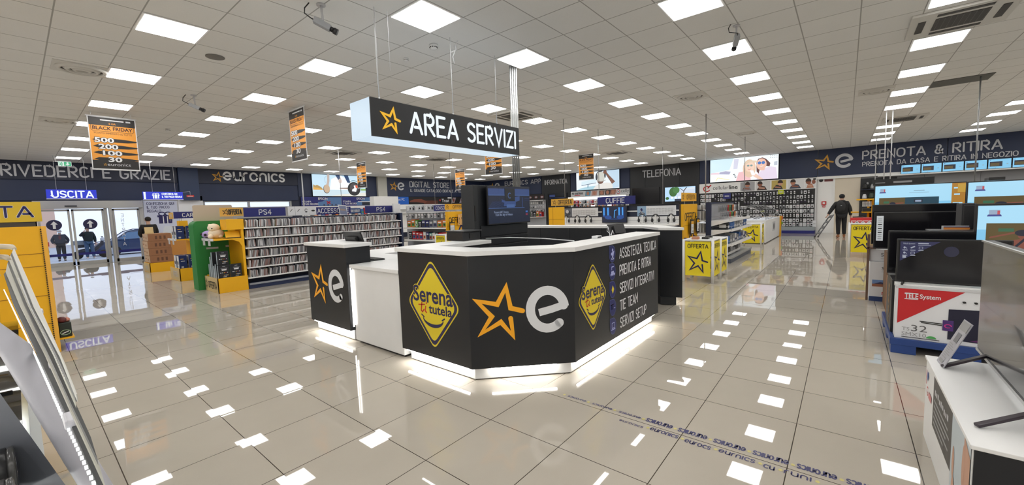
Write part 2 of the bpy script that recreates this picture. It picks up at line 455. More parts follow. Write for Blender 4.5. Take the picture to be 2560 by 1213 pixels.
# fascia boards that stand proud of the two walls
struct(MB().box(-3.5, 4.48, WY-0.12, WY, 3.10, CEIL, navyd), 'trim_1', 0.004)
struct(MB().box(-3.5, 4.48, WY-0.06, WY, 2.38, 3.10, navy), 'trim_2', 0.004)
struct(MB().box(4.50, 5.18, WY-0.22, WY, 2.36, CEIL, blue2), 'trim_3', 0.004)
struct(MB().box(5.20, 9.33, WY-0.12, WY, 3.10, CEIL, navyd), 'trim_4', 0.004)
struct(MB().box(5.20, 9.33, WY-0.06, WY, 2.34, 3.10, navy), 'trim_5', 0.004)
struct(MB().box(9.36, 13.88, WY-0.06, WY, 2.54, CEIL, navy), 'trim_6', 0.004)
struct(MB().box(13.90, 14.52, WY-0.20, WY, 0, CEIL, M('concrete_column', (0.46, 0.46, 0.42), 0.8, noise=0.08, scale=3)), 'trim_7', 0.004)
struct(MB().box(14.54, WX, WY-0.06, WY, 2.55, CEIL, navy), 'trim_8', 0.004)
b = MB()                                              # right-hand fascia, in panels with open joints
for a, c in ((-9, -7), (-6.98, -5), (-4.98, -3), (-2.98, -0.97), (-0.95, 1.02), (1.04, 2.48), (5.54, 6.02)):
    b.box(WX-0.08, WX, a, c, 2.54, CEIL, navy)
struct(b, 'trim_9', 0.004)
struct(MB().box(WX-0.10, WX, -9, 1.05, 2.42, 2.535, offw), 'trim_10', 0.003)
b = MB()
for a, c in ((6.04, 7.05), (7.06, 8.0), (8.01, 8.95), (8.96, 9.86)): b.box(WX-0.06, WX, a, c, 0, CEIL, black)
struct(b, 'trim_11', 0.003)
struct(MB().box(WX-0.05, WX, 9.9, 13.92, 2.56, CEIL, navy), 'trim_12', 0.003)
struct(MB().box(WX-0.06, WX, 13.95, 16.2, 0, CEIL, black), 'trim_13', 0.003)
struct(MB().box(WX-0.05, WX, 16.25, WY-0.06, 2.54, CEIL, navy), 'trim_14', 0.003)
b = MB()
for k in range(6): b.box(WX-0.04, WX, -0.9-1.5*k-1.49, -0.9-1.5*k, 1.5, 2.40, M('grey_backing', (0.20, 0.20, 0.215), 0.5))
struct(b, 'trim_15', 0.003)
# sliding entrance doors
alu = M('door_aluminium', (0.44, 0.44, 0.43), 0.35, metal=0.5)
d = MB()
d.box(0.45, 3.30, WY-0.16, WY+0.1, 2.08, 2.36, alu)
d.box(3.20, 3.30, WY-0.05, WY+0.1, 0, 2.08, alu)
d.box(0.45, 0.52, WY-0.05, WY+0.1, 0, 2.08, alu)
d.box(2.20, 2.28, WY-0.05, WY+0.1, 0, 2.08, alu)
d.box(2.33, 2.40, WY-0.16, WY+0.1, 0, 2.08, alu)
d.box(0.45, 3.30, WY-0.05, WY+0.1, -0.02, 0.012, alu)
door = struct(d, 'door_1', 0.004)
for k, (x0, x1) in enumerate(((0.53, 1.31), (1.35, 2.19), (2.42, 3.19))):
    f = MB(); y0, y1 = WY-0.02, WY+0.03
    f.box(x0, x0+.06, y0, y1, 0.015, 2.06, alu); f.box(x1-.06, x1, y0, y1, 0.015, 2.06, alu)
    f.box(x0, x1, y0, y1, 1.99, 2.06, alu); f.box(x0, x1, y0, y1, 0.015, 0.14, alu)
    lf = f.build('door_leaf', door, 0.003)
    MB().box(x0+.06, x1-.06, WY, WY+0.008, 0.14, 1.99, panes).build('pane', lf)
    s = MB(); F = neg_y(0, WY-0.006, 0)
    F.rect(s, x0+.06, .37, x1-x0-.12, .09, M('band_blue', srgb(20, 24, 110), .4), 0.0)
    if k < 2:
        cx = (0.90, 1.80)[k]; cz = 1.50
        F.disc(s, cx, cz, .19, .19, M('sticker_navy', srgb(22, 20, 66), .4), 0.001, 32)
        F.poly(s, [(cx-.035, cz-.13), (cx+.035, cz-.13), (cx+.035, cz+.02), (cx+.09, cz+.02), (cx, cz+.14), (cx-.09, cz+.02), (cx-.035, cz+.02)], letterw, 0.003)
    else:
        B = Face((0, WY-0.006, 0), (-1, 0, 0), (0, 0, 1))
        for i, ch in enumerate('ENTRATA'):
            g = MB(); B.text(g, ch, -2.72, 1.74-.185*i, .12, lettergrey, d=-0.004, t=.14)
            s.add(g.v, g.f, lettergrey)
    s.build('glass_sticker', lf)
MB().box(1.20, 1.50, WY-0.21, WY-0.16, 2.15, 2.19, blackp).build('door_sensor', door)
# window strip behind the games shelves
f = MB()
for x in (5.30, 7.05, 8.92): f.box(x, x+.08, WY-0.02, WY+0.1, 2.04, 2.30, greym)
f.box(5.3, 9.0, WY-0.02, WY+0.1, 2.28, 2.32, greym); f.box(5.3, 9.0, WY-0.02, WY+0.1, 2.02, 2.05, greym)
wi = struct(f, 'window_1')
MB().box(5.38, 8.92, WY+.03, WY+.038, 2.05, 2.28, panes).build('pane', wi)
# closed beige door on the right-hand wall
d2 = struct(MB().box(WX-0.02, WX+0.06, -0.46, 0.44, 0.0, 2.42, beige), 'door_2', 0.003)
struct(MB().box(WX-0.05, WX, 0.40, 0.445, 0, 2.42, offw), 'trim_16')

# ------------------------------------------------------------------ ceiling lights, a regular field
def project(p):
    v = Vector(p)-Vector((0, 0, 1.538)); z = v.dot(fw)
    if z < 0.3: return None
    return (1280+1017.466*v.dot(rt)/z, 606.5-1017.466*v.dot(up)/z)
ORD = ['first', 'second', 'third', 'fourth', 'fifth', 'sixth', 'seventh', 'eighth', 'ninth', 'tenth', 'eleventh', 'twelfth', 'thirteenth', 'fourteenth']
L0 = MB().box(-.272, .272, -.266, .266, -.013, -.001, lamp).build('ceiling_light', loc=(0, 0, 0))
fr = MB()
for a in ((-.298, -.272, -.29, .29), (.272, .298, -.29, .29), (-.272, .272, -.29, -.266), (-.272, .272, .266, .29)):
    fr.box(*a, -.010, -.0005, white)
fr.build('frame', L0)
tag(L0, 'square ceiling light panel', 'ceiling light', 'ceiling light panels')
skip = {(7, -2)}
first = True
rows = {}
for j in range(-5, 8):
    for i in range(-6, 11):
        if (i, j) in skip: continue
        x, y = 2.838+1.8*i+.3, 3.434+2.3404*j+.2926
        if x < -8.5 or y < -8.5: continue
        corners = [project((x+a, y+c, CEIL)) for a in (-.27, .27) for c in (-.27, .27)]
        seen = any(q and 0 <= q[0] <= 2560 and 0 <= q[1] <= 1213 for q in corners)
        rows.setdefault(j, []).append((i, x, y, seen))
vis = [j for j in sorted(rows) if any(r[3] for r in rows[j])]
for j in rows:
    n = 0
    for i, x, y, seen in rows[j]:
        if seen:
            n += 1
            lab = 'square ceiling light panel, %s from the near end of the %s row from the right' % (ORD[n-1], ORD[vis.index(j)])
            grp = 'ceiling light panels'
        else:
            lab = 'square ceiling light panel out of the photo'; grp = 'ceiling light panels out of view'
        if first:
            o = L0; o.location = (x, y, CEIL); o['label'] = lab; o['group'] = grp; first = False
        else:
            o = dup(L0, (x, y, CEIL), None, lab, grp)

# ------------------------------------------------------------------ things on the ceiling
grillem = M('dark_grille', (0.06, 0.055, 0.05), 0.6)
acw = M('ac_white', (0.66, 0.65, 0.62), 0.5)
def cassette():
    t = thing('air_conditioner', 'ceiling air conditioner cassette', 'air conditioner')
    p = MB(); p.box(-.46, .46, -.46, .46, -.03, 0, acw); p.build('panel', t, .006)
    g = MB(); g.box(-.23, .23, -.23, .23, -.036, -.03, grillem)
    for k in range(9): g.box(-.23, .23, -.22+.052*k, -.215+.052*k, -.039, -.036, M('grille_bar', (0.13, 0.125, 0.12), .5))
    g.build('grille', t)
    for a in range(4):
        s = MB(); c, q = math.cos(a*PI/2), math.sin(a*PI/2)
        s.obox((.35*c, .35*q, -.032), (.035*c, .035*q, 0), (-.23*q, .23*c, 0), (0, 0, .004), grillem); s.build('air_slot', t)
    return t
ac = cassette()
ACS = [((7.64, -1.03), 'large ceiling air conditioner cassette nearest at the top right corner'), ((7.64, 6.07), 'ceiling air conditioner cassette beside the pole above the counter sign'),
       ((16.1, -1.2), 'ceiling air conditioner cassette in front of the far right light panels'), ((7.6, 13.83), 'ceiling air conditioner cassette above the game shelves'),
       ((16.05, 7.4), 'ceiling air conditioner cassette beyond the hanging offer banner'), ((11.4, 13.3), 'small-looking ceiling air conditioner cassette under the middle of the counter sign')]
for k, ((x, y), lab) in enumerate(ACS):
    if k == 0: ac.location = (x, y, CEIL-.001); ac['label'] = lab; ac['group'] = 'ceiling air conditioners'
    else: dup(ac, (x, y, CEIL-.001), 0, lab, 'ceiling air conditioners')
def diffuser():
    t = thing('air_diffuser', 'round ceiling air diffuser', 'air vent')
    p = MB(); p.box(-.295, .295, -.285, .285, -.006, 0, acw); p.build('plate', t)
    for k, (r, h, m) in enumerate(((.27, .02, acw), (.19, .026, acw), (.11, .030, acw))):
        g = MB(); g.lathe([(r, -.006), (r, -.012), (r-.03, -h-.014), (r-.055, -h-.010), (r-.05, -.008)], (0, 0, 0), m, 28); g.build('ring', t)
    g = MB(); g.lathe([(.235, -.0065), (.235, -.0085)], (0, 0, 0), grillem, 28); g.build('throat', t)
    return t
df = diffuser()
for k, ((x, y), lab) in enumerate((((.80, 8.50), 'round ceiling air diffuser at the upper left'), ((9.03, 2.52), 'round ceiling air diffuser right of the middle light row'),
        ((11.5, -.42), 'round ceiling air diffuser at the upper right'), ((.8, 13.0), 'round ceiling air diffuser beside the left hanging banner'), ((15.2, 2.55), 'farthest round ceiling air diffuser above the bright photo screen'))):
    if k == 0: df.location = (x, y, CEIL-.001); df['label'] = lab; df['group'] = 'round air diffusers'
    else: dup(df, (x, y, CEIL-.001), 0, lab, 'round air diffusers')
g = MB(); g.lathe([(.11, CEIL-.001), (.11, CEIL-.01), (.09, CEIL-.014)], (1.92, 6.69, 0), M('speaker_mesh', (.19, .18, .17), .6), 24)
tag(g.build('ceiling_speaker'), 'round flush ceiling speaker grille', 'speaker')
def detector(x, y, s, lab):
    t = thing('smoke_detector', lab, 'smoke detector', (x, y, CEIL-.07*s), 'smoke detectors')
    b = MB(); b.lathe([(.055*s, CEIL-.001), (.06*s, CEIL-.02*s), (.05*s, CEIL-.03*s)], (x, y, 0), white, 20); b.build('base', t)
    b = MB(); b.lathe([(.045*s, CEIL-.03*s), (.047*s, CEIL-.045*s), (.03*s, CEIL-.065*s)], (x, y, 0), white, 20)
    for k in range(10):
        a = 2*PI*k/10; b.box(x+.047*s*math.cos(a)-.006*s, x+.047*s*math.cos(a)+.006*s, y+.047*s*math.sin(a)-.006*s, y+.047*s*math.sin(a)+.006*s, CEIL-.044*s, CEIL-.034*s, ink)
    b.build('sensor_head', t)
detector(3.70, 4.27, 1.0, 'white smoke detector above the hanging counter sign')
detector(3.74, 4.92, .6, 'small white smoke detector left of the larger one')
detector(2.53, 12.66, .9, 'small smoke detector beyond the left camera')
detector(4.28, 13.67, .8, 'smoke detector between the two hanging banners')
def camera(x, y, rz, tilt, s, lab, cable=True):
    t = thing('security_camera', lab, 'security camera', (x, y, CEIL))
    b = MB(); b.lathe([(.045*s, CEIL-.001), (.045*s, CEIL-.015*s)], (x, y, 0), lgrey, 16)
    b.tube([(x, y, CEIL-.01), (x+.01*s, y, CEIL-.17*s)], .012*s, lgrey); b.build('bracket', t)
    c = Vector((x, y, CEIL-.20*s)); ax = Vector((math.cos(rz)*math.cos(tilt), math.sin(rz)*math.cos(tilt), math.sin(tilt)))
    sd = Vector((-math.sin(rz), math.cos(rz), 0)); uz = ax.cross(sd)
    b = MB(); b.obox(c, ax*.085*s, sd*.034*s, uz*.03*s, M('camera_grey', (.30, .31, .33), .4)); b.build('body', t, .004)
    b = MB(); b.tube([c+ax*.085*s, c+ax*.12*s], .026*s, blackp, 12); b.tube([c+ax*.12*s, c+ax*.16*s], .033*s, blackp, 12); b.build('lens', t)
    if cable:
        e = c-ax*.085*s
        b = MB(); b.tube([(x-.10*s, y+.05*s, CEIL-.002), (x-.14*s, y+.07*s, CEIL-.06*s), (x-.15*s, y+.06*s, CEIL-.12*s), e-ax*.03*s, e], .006*s, blackp, 6); b.build('cable', t)
camera(2.22, 4.30, -.55, -.45, 1.0, 'grey box security camera nearest on the ceiling, pointing right')
camera(2.20, 8.98, -.55, -.45, 1.0, 'grey box security camera farther away at the left, pointing right')
camera(5.92, 1.12, .4, -.5, .9, 'pale security camera beside a light panel at the upper right')
g = MB(); g.box(11.52, 12.1, -2.05, -1.25, CEIL-.012, CEIL-.001, M('dark_tile', (.10, .10, .09), .6))
tag(g.build('return_air_grille'), 'dark grey ceiling panel in place of a tile at the upper right', 'ceiling panel')
def rod(x, y, z0, z1, lab, r=.008, m=None, name='suspension_rod'):
    b = MB(); b.tube([(x, y, z0), (x, y, z1)], r, m or steel, 8)
    return tag(b.build(name), lab, 'rod', 'rods hanging from the ceiling')
rod(8.89, 5.52, 1.79, CEIL, 'thin steel rod holding the yellow offer sign left of the headphones')
rod(10.8, 5.55, 1.815, CEIL, 'thin steel rod from the ceiling to the blue headphone sign')
rod(11.1, 2.75, 1.53, CEIL, 'thick steel rod behind the yellow offer sign at right', .014)
rod(16.0, 2.72, 1.53, CEIL, 'steel rod in front of the bright photo screen', .012)
rod(16.1, 5.54, 1.5, CEIL, 'thin rod in front of the telephone department wall', .009)
rod(11.68, -1.89, 1.75, CEIL, 'rod above the televisions in front of the right fascia', .012, greym)
rod(7.04, 13.15, 1.5, CEIL, 'thin rod in front of the scooter screen')
rod(9.21, 20.9, 1.5, CEIL, 'white pipe at the left of the scooter screen', .03, lgrey)
rod(10.59, 11.6, 1.79, CEIL, 'thin rod left of the middle banner')
rod(12.46, 14.78, 1.5, CEIL, 'thin dark rod beside the tiny banner')
for k, (x, y) in enumerate(((14.34, -.86), (14.34, -.74))):
    rod(x, y, 1.75, CEIL, '%s of the pair of pale poles above the right televisions' % ('right one', 'left one')[k], .011, lgrey, 'pole')
rod(20.58, -.82, 1.8, CEIL, 'thin pole farther back beside the pair of pale poles', .012, lgrey, 'pole')
# the bundle of four service poles that runs down behind the counter sign
t = thing('service_pole', 'bundle of four silver poles from the ceiling to the black TV cabinet', 'pole', (5.08, 4.06, 1.86))
for k in range(4):
    b = MB(); b.tube([(5.03+.034*k, 4.06-.012*k, 1.80), (5.03+.034*k, 4.06-.012*k, CEIL)], .0145, metal, 10); b.build('pole', t)
# ================================================================== THE SERVICE ISLAND
def place(t, loc, rz=0.0):
    t.location = loc; t.rotation_euler = (0, 0, rz); WORLD[t.name] = Vector(loc); return t
serena_y = M('serena_yellow', srgb(224, 200, 40), .5); serena_n = M('serena_navy', srgb(40, 36, 78), .5)
panelw = M('plinth_white', (0.80, 0.80, 0.80), 0.3)
def roundpoly(pts, r, n=5):
    out = []
    for i, p in enumerate(pts):
        p = Vector(p); a = Vector(pts[i-1]); c = Vector(pts[(i+1) % len(pts)])
        p0 = p+(a-p).normalized()*r; p1 = p+(c-p).normalized()*r
        for k in range(n+1):
            t = k/n; q = p0*(1-t)**2+p*2*t*(1-t)+p1*t*t; out.append((q.x, q.y))
    return out
def diamond(mb, F, cx, cz, hw, hh):
    def ring(k):
        return roundpoly([(cx, cz+hh*k*1.06), (cx-hw*k*1.06, cz), (cx, cz-hh*k*1.06), (cx+hw*k*1.06, cz)], .07*hh/.41)
    F.poly(mb, ring(1.0), serena_y, .002); F.poly(mb, ring(.955), serena_n, .003); F.poly(mb, ring(.86), serena_y, .004)
    k = hh/.41
    F.body(mb, 'Serena', cx-.283*k, cz+.012*k, .165*k, serena_y, .0045, w=.571*k, bold=.06)
    F.body(mb, 'Serena', cx-.28*k, cz+.015*k, .16*k, serena_n, .0055, w=.565*k, bold=.025)
    F.body(mb, 'tutela', cx-.055*k, cz-.085*k, .092*k, serena_n, .0055, w=.325*k, bold=.03)
    F.stroke(mb, [(cx-.155*k, cz+.005*k), (cx-.17*k, cz-.075*k), (cx-.15*k, cz-.088*k), (cx-.125*k, cz-.06*k)], .013*k, red, .0055)
    F.stroke(mb, [(cx-.205*k, cz-.022*k), (cx-.115*k, cz-.012*k)], .011*k, red, .0055)
    F.stroke(mb, [(cx-.10*k, cz-.03*k), (cx-.11*k, cz-.075*k), (cx-.09*k, cz-.088*k)], .013*k, red, .0055)
    F.disc(mb, cx-.085*k, cz+.003*k, .009*k, .009*k, red, .0055, 10)
    sm = [(cx+.145*k*math.sin(math.radians(a)), cz-.125*k-.065*k*math.cos(math.radians(a))) for a in range(-80, 81, 8)]
    lo = [(cx+.152*k*math.sin(math.radians(a)), cz-.128*k-.095*k*math.cos(math.radians(a))) for a in range(80, -81, -8)]
    F.poly(mb, sm+lo, serena_n, .0055)
    F.stroke(mb, [(cx-.165*k, cz-.115*k), (cx-.13*k, cz-.135*k)], .014*k, serena_n, .0055); F.stroke(mb, [(cx+.165*k, cz-.115*k), (cx+.13*k, cz-.135*k)], .014*k, serena_n, .0055)

A, B = (2.47, 2.53), (3.13, 1.87)
sc = thing('service_counter', 'black chamfered service counter with white top, star logo and service list', 'counter', (3.2, 2.3, 0))
out = [(2.465, 3.555), (2.465, 2.535), (3.128, 1.868), (5.24, 1.868)]
inn = [(5.24, 2.14), (3.24, 2.14), (2.735, 2.645), (2.735, 3.26), (3.55, 3.26), (3.55, 3.555)]
MB().prism(out+inn, 0.128, 1.145, black).build('front_panel', sc, .003)
pl = [(2.53, 3.50), (2.53, 2.56), (3.155, 1.935), (5.19, 1.935), (5.19, 2.10), (3.23, 2.10), (2.70, 2.63), (2.70, 3.50)]
MB().prism(pl, 0.012, 0.128, panelw).build('plinth', sc, .002)
to = [(2.44, 3.565), (2.44, 2.525), (3.118, 1.843), (5.25, 1.843), (5.25, 2.165), (3.25, 2.165), (2.76, 2.655), (2.76, 3.24), (3.56, 3.24), (3.56, 3.565)]
MB().prism(to, 1.145, 1.185, white).build('worktop', sc, .003)
b = MB()
for (x, y) in ((2.56, 3.4), (2.57, 2.6), (3.17, 1.97), (4.2, 1.97), (5.1, 1.97)): b.tube([(x, y, 0), (x, y, .014)], .018, blackp, 8)
b.build('foot', sc)
b = MB()                              # strip lights under the overhanging panels
b.box(2.482, 2.500, 2.60, 3.50, .112, .126, ledw)
m0 = Vector(((A[0]+B[0])/2+.022, (A[1]+B[1])/2+.022, .119)); b.obox(m0, (.21, -.21, 0), (.006, .006, 0), (0, 0, .007), ledw)
b.box(3.20, 4.35, 1.888, 1.906, .112, .126, ledw); b.box(4.42, 5.16, 1.888, 1.906, .112, .126, ledw)
b.build('led_strip', sc)
b = MB(); F = neg_x(2.465, 0, 0); diamond(b, F, -3.03, .655, .36, .415); b.build('diamond_logo', sc)
Fc = Face((2.465, 2.535, 0), (.7071, -.7071, 0), (0, 0, 1))
b = MB(); star(Fc, b, .06, .40, .41, .46, gold, .105)
logo_e(Fc, b, .505, .42, .43, letterw, t=.19, w=.385); b.build('star_logo', sc)
F = neg_y(0, 1.868, 0)
b = MB(); diamond(b, F, 3.475, .665, .275, .32); b.build('diamond_logo', sc)
b = MB()
for s_, x1, z in (('ASSISTENZA TECNICA', 5.16, .975), ('PRENOTA E RITIRA', 4.98, .79), ('SERVIZI INTEGRATIVI', 5.08, .595), ('TIE TEAM', 4.56, .405), ('SERVIZI SETUP', 4.82, .215)):
    b = MB(); F.text(b, s_, 4.08, z, .105, letterw, w=x1-4.08, t=.135); b.build('lettering', sc)
b = MB(); icn = M('icon_navy', srgb(34, 40, 100), .5); icl = M('icon_pale', srgb(170, 175, 225), .5)
for k, z in enumerate((1.04, .855, .665, .475, .275)):
    cx = 3.905; r = .068; zz = .082
    sh = [(cx-r, z+zz)]+[(cx+r*math.cos(math.radians(a)), z+zz*math.sin(math.radians(a))) for a in range(90, -181, -15)]
    F.poly(b, [(cx+(x-cx)*1.1, z+(q-z)*1.1) for x, q in sh], icl if k == 9 else M('icon_rim', srgb(70, 78, 130), .5), .002); F.poly(b, sh, icn, .003)
    if k == 0:
        F.disc(b, cx+.005, z+.04, .016, .018, icl, .004, 12); F.stroke(b, [(cx-.02, z), (cx+.02, z+.01), (cx, z-.04)], .03, icl, .004); F.stroke(b, [(cx-.02, z-.05), (cx+.025, z-.05)], .02, icl, .004)
    elif k == 1:
        F.stroke(b, [(cx-.035, z-.03), (cx+.04, z-.03)], .03, icl, .004); F.stroke(b, [(cx-.025, z-.005), (cx+.02, z-.005)], .022, icl, .004); F.stroke(b, [(cx-.02, z+.02), (cx-.02, z+.05), (cx+.025, z+.05)], .01, icl, .004)
        for q in (-.02, .025): F.disc(b, cx+q, z-.045, .012, .012, icn, .005, 10)
    elif k == 2: F.poly(b, [(cx-.03, z), (cx, z+.045), (cx+.03, z), (cx, z-.045)][::-1], serena_y, .004)
    elif k == 3:
        F.text(b, 'T', cx-.052, z-.015, .045, letterw, t=.2); F.text(b, 'E', cx-.012, z-.015, .045, red, t=.2); F.stroke(b, [(cx+.02, z-.01), (cx+.05, z-.01)], .008, icl, .004)
    else:
        F.stroke(b, [(cx-.03, z-.02), (cx-.03, z+.035), (cx+.03, z+.035), (cx+.03, z-.02)], .008, icl, .004, closed=True); F.stroke(b, [(cx-.042, z-.035), (cx+.042, z-.035)], .010, icl, .004)
b.build('icon', sc)

# the separate left unit with its own star logo
lu = thing('service_counter', 'black left unit of the service island with star logo and white top', 'counter', (2.6, 5.1, 0))
MB().prism([(2.46, 5.60), (2.46, 4.58), (2.78, 4.58), (2.78, 5.40), (3.20, 5.40), (3.20, 5.60)], .135, 1.145, black).build('front_panel', lu, .003)
MB().prism([(2.52, 5.55), (2.52, 4.60), (2.72, 4.60), (2.72, 5.42), (3.15, 5.42), (3.15, 5.55)], .012, .135, panelw).build('plinth', lu, .002)
MB().prism([(2.435, 5.625), (2.435, 4.56), (2.80, 4.56), (2.80, 5.38), (3.22, 5.38), (3.22, 5.625)], 1.145, 1.185, white).build('worktop', lu, .003)
b = MB(); b.box(2.475, 2.493, 4.62, 5.55, .118, .132, ledw); b.build('led_strip', lu)
b = MB(); b.box(2.497, 2.511, 4.570, 4.582, .18, .90, leds); b.build('led_strip', lu)
F = neg_x(2.46, 0, 0); b = MB(); star(F, b, -5.475, .43, .385, .45, gold, .105); logo_e(F, b, -5.045, .45, .42, letterw, t=.19, w=.375); b.build('star_logo', lu)
wc = thing('low_counter', 'low white counter section between the two black units', 'counter', (2.8, 4.0, 0))
MB().box(2.50, 3.20, 3.575, 4.535, .03, .90, white).build('cabinet', wc, .003)
MB().box(2.475, 3.22, 3.575, 4.55, .905, .945, white).build('worktop', wc, .003)
MB().box(2.81, 3.45, 4.552, 5.33, .905, .945, white).build('inner_shelf', wc, .003); MB().box(2.83, 3.40, 4.552, 5.32, .03, .905, white).build('inner_cabinet', wc)
MB().box(2.53, 3.15, 3.60, 4.50, 0, .03, blackp).build('plinth', wc)
b = MB(); b.box(2.486, 2.498, 4.505, 4.517, .22, .88, leds); b.build('led_strip', wc)
bu = thing('service_counter', 'black far unit of the service island with white top behind the TV cabinet', 'counter', (6.8, 4, 0))
o2 = [(6.26, 1.866), (6.975, 2.49), (6.975, 6.1)]; i2 = [(6.70, 6.1), (6.70, 2.62), (6.22, 2.18)]
MB().prism(o2+i2, .125, 1.145, black).build('front_panel', bu, .003)
MB().prism([(6.24, 1.95), (6.92, 2.53), (6.92, 6.05), (6.68, 6.05), (6.68, 2.63), (6.17, 2.16)], .012, .125, black).build('plinth', bu)
MB().prism([(6.25, 1.84), (7.0, 2.48), (7.0, 6.12), (6.68, 6.12), (6.68, 2.635), (6.19, 2.20)], 1.145, 1.185, white).build('worktop', bu, .003)
b = MB()
for k in range(5): b.box(6.692, 6.70, 2.75+.67*k, 2.76+.67*k, .15, 1.14, M('panel_seam', (.03, .03, .033), .5))
b.build('seam', bu)
b = MB(); m0 = Vector((6.60, 2.21, .118)); dv = Vector((.29, .253, 0)); b.obox(m0+Vector((-.02, .024, 0)), dv, (-.006, .007, 0), (0, 0, .006), ledw)
b.box(6.945, 6.962, 2.6, 6.0, .11, .124, ledw); b.build('led_strip', bu)
bd = thing('back_desk', 'low white desk with grey drawers behind the monitor on the counter', 'desk', (5, 5.7, 0))
MB().box(3.25, 6.6, 5.40, 6.10, 0, .90, M('desk_grey', (.30, .32, .37), .5)).build('cabinet', bd, .003)
MB().box(3.22, 6.6, 5.34, 6.12, .90, .94, white).build('worktop', bd, .003)
for k in range(6):
    for z in (.62, .75): MB().box(3.30+.55*k, 3.82+.55*k, 5.385, 5.40, z-.12, z, M('drawer_blue_grey', (.36, .39, .46), .45)).build('drawer', bd, .002)

# hanging lit sign over the island
sg = thing('hanging_sign', 'large hanging black and white lit sign reading AREA SERVIZI', 'sign', (3.64, 3.99, 2.34))
MB().box(2.41, 4.87, 3.812, 4.19, 2.34, 2.735, boxw).build('light_box', sg, .002)
MB().box(2.41, 4.87, 3.80, 3.812, 2.34, 2.735, black).build('front_plate', sg)
F = neg_y(0, 3.80, 0); b = MB(); star(F, b, 2.535, 2.41, .225, .245, litgold, .115, ext=.004); b.build('star_logo', sg)
F.words(sg, 'lettering', 'AREA SERVIZI', 2.90, 2.435, .225, litwhite, w=1.87, t=.15, ext=.004)
for x, lab in ((2.62, 1), (3.70, 2), (4.55, 3)):
    b = MB(); b.tube([(x, 3.95, 2.735), (x, 3.95, CEIL)], .005, lgrey, 6); b.tube([(x, 3.95, 2.735), (x, 3.95, 2.79)], .010, letterw, 8); b.build('suspension_cable', sg)
b = MB(); b.tube([(3.70, 3.95, 3.55), (3.78, 3.93, 3.60), (3.80, 3.96, 3.66), (3.83, 3.95, CEIL-.002)], .006, letterw, 6)
b.tube([(3.77, 3.93, 3.60), (3.72, 3.93, 3.50), (3.74, 3.93, 3.42)], .005, letterw, 6); b.build('loose_wire', sg)
for x, y, z, lab in ((2.76, 3.92, 3.1, 'left'), (2.75, 4.16, 3.0, 'right')):
    b = MB(); b.tube([(x, y, z), (x, y, CEIL-.002)], .0025, letterw, 5); tag(b.build('hanging_wire'), 'thin white wire hanging from the ceiling left of the sign, %s one' % lab, 'wire', 'loose ceiling wires')

# black cabinet with a television inside the island
tc = thing('tv_cabinet', 'tall black cabinet carrying a television inside the service island', 'cabinet', (4.35, 4.0, 0))
MB().box(3.80, 4.93, 3.74, 3.96, 0, 1.865, black).build('body', tc, .004)
MB().box(3.79, 3.87, 3.735, 3.965, 0, 1.87, M('cabinet_side', (.018, .02, .023), .5)).build('side_panel', tc, .004)
for z0, z1 in ((.93, 1.05), (1.06, 1.17), (1.18, 1.33)): MB().box(3.90, 4.92, 3.725, 3.74, z0, z1, black).build('drawer', tc, .004)
b = MB(); b.box(3.80, 3.815, 3.715, 3.74, 1.40, 1.60, blackp); b.build('bracket', tc)
def tv(label, w, h, loc, rz, draw=None, feet=0.0, bez=.012, group=None, depth=.05, screen=None, name='television', tall=.06):
    t = thing(name, label, 'television', (0, 0, 0), group)
    z0 = tall if feet else 0
    b = MB(); b.box(-w/2, w/2, 0, depth*.5, z0, z0+h, blackp); b.box(-w*.42, w*.42, depth*.5, depth*1.3, z0+.05, z0+h*.7, blackp); b.build('casing', t, .003)
    F = neg_y(-w/2, -.001, z0)
    b = MB(); F.rect(b, bez, bez*1.4, w-2*bez, h-2.4*bez, screen or blackg, .0005); b.build('screen', t)
    if draw:
        b = MB(); G = Face(F.p(bez, bez*1.4), (1, 0, 0), (0, 0, 1)); draw(b, G, w-2*bez, h-2.4*bez)
        if b.v: b.build('picture', t)
    if feet:
        for sx in (-1, 1):
            b = MB(); x = sx*w*feet
            b.tube([(x, .015, z0+.01), (x+sx*.02, -.10, .008)], .010, blackp, 6); b.tube([(x, .015, z0+.01), (x+sx*.02, .12, .008)], .010, blackp, 6); b.build('foot', t)
    return place(t, loc, rz)
blues = [E('screen_blue_%d' % k, c, 0.42) for k, c in enumerate(((.010, .018, .06), (.05, .12, .40), (.03, .07, .26), (.10, .22, .60), (.004, .006, .014)))]
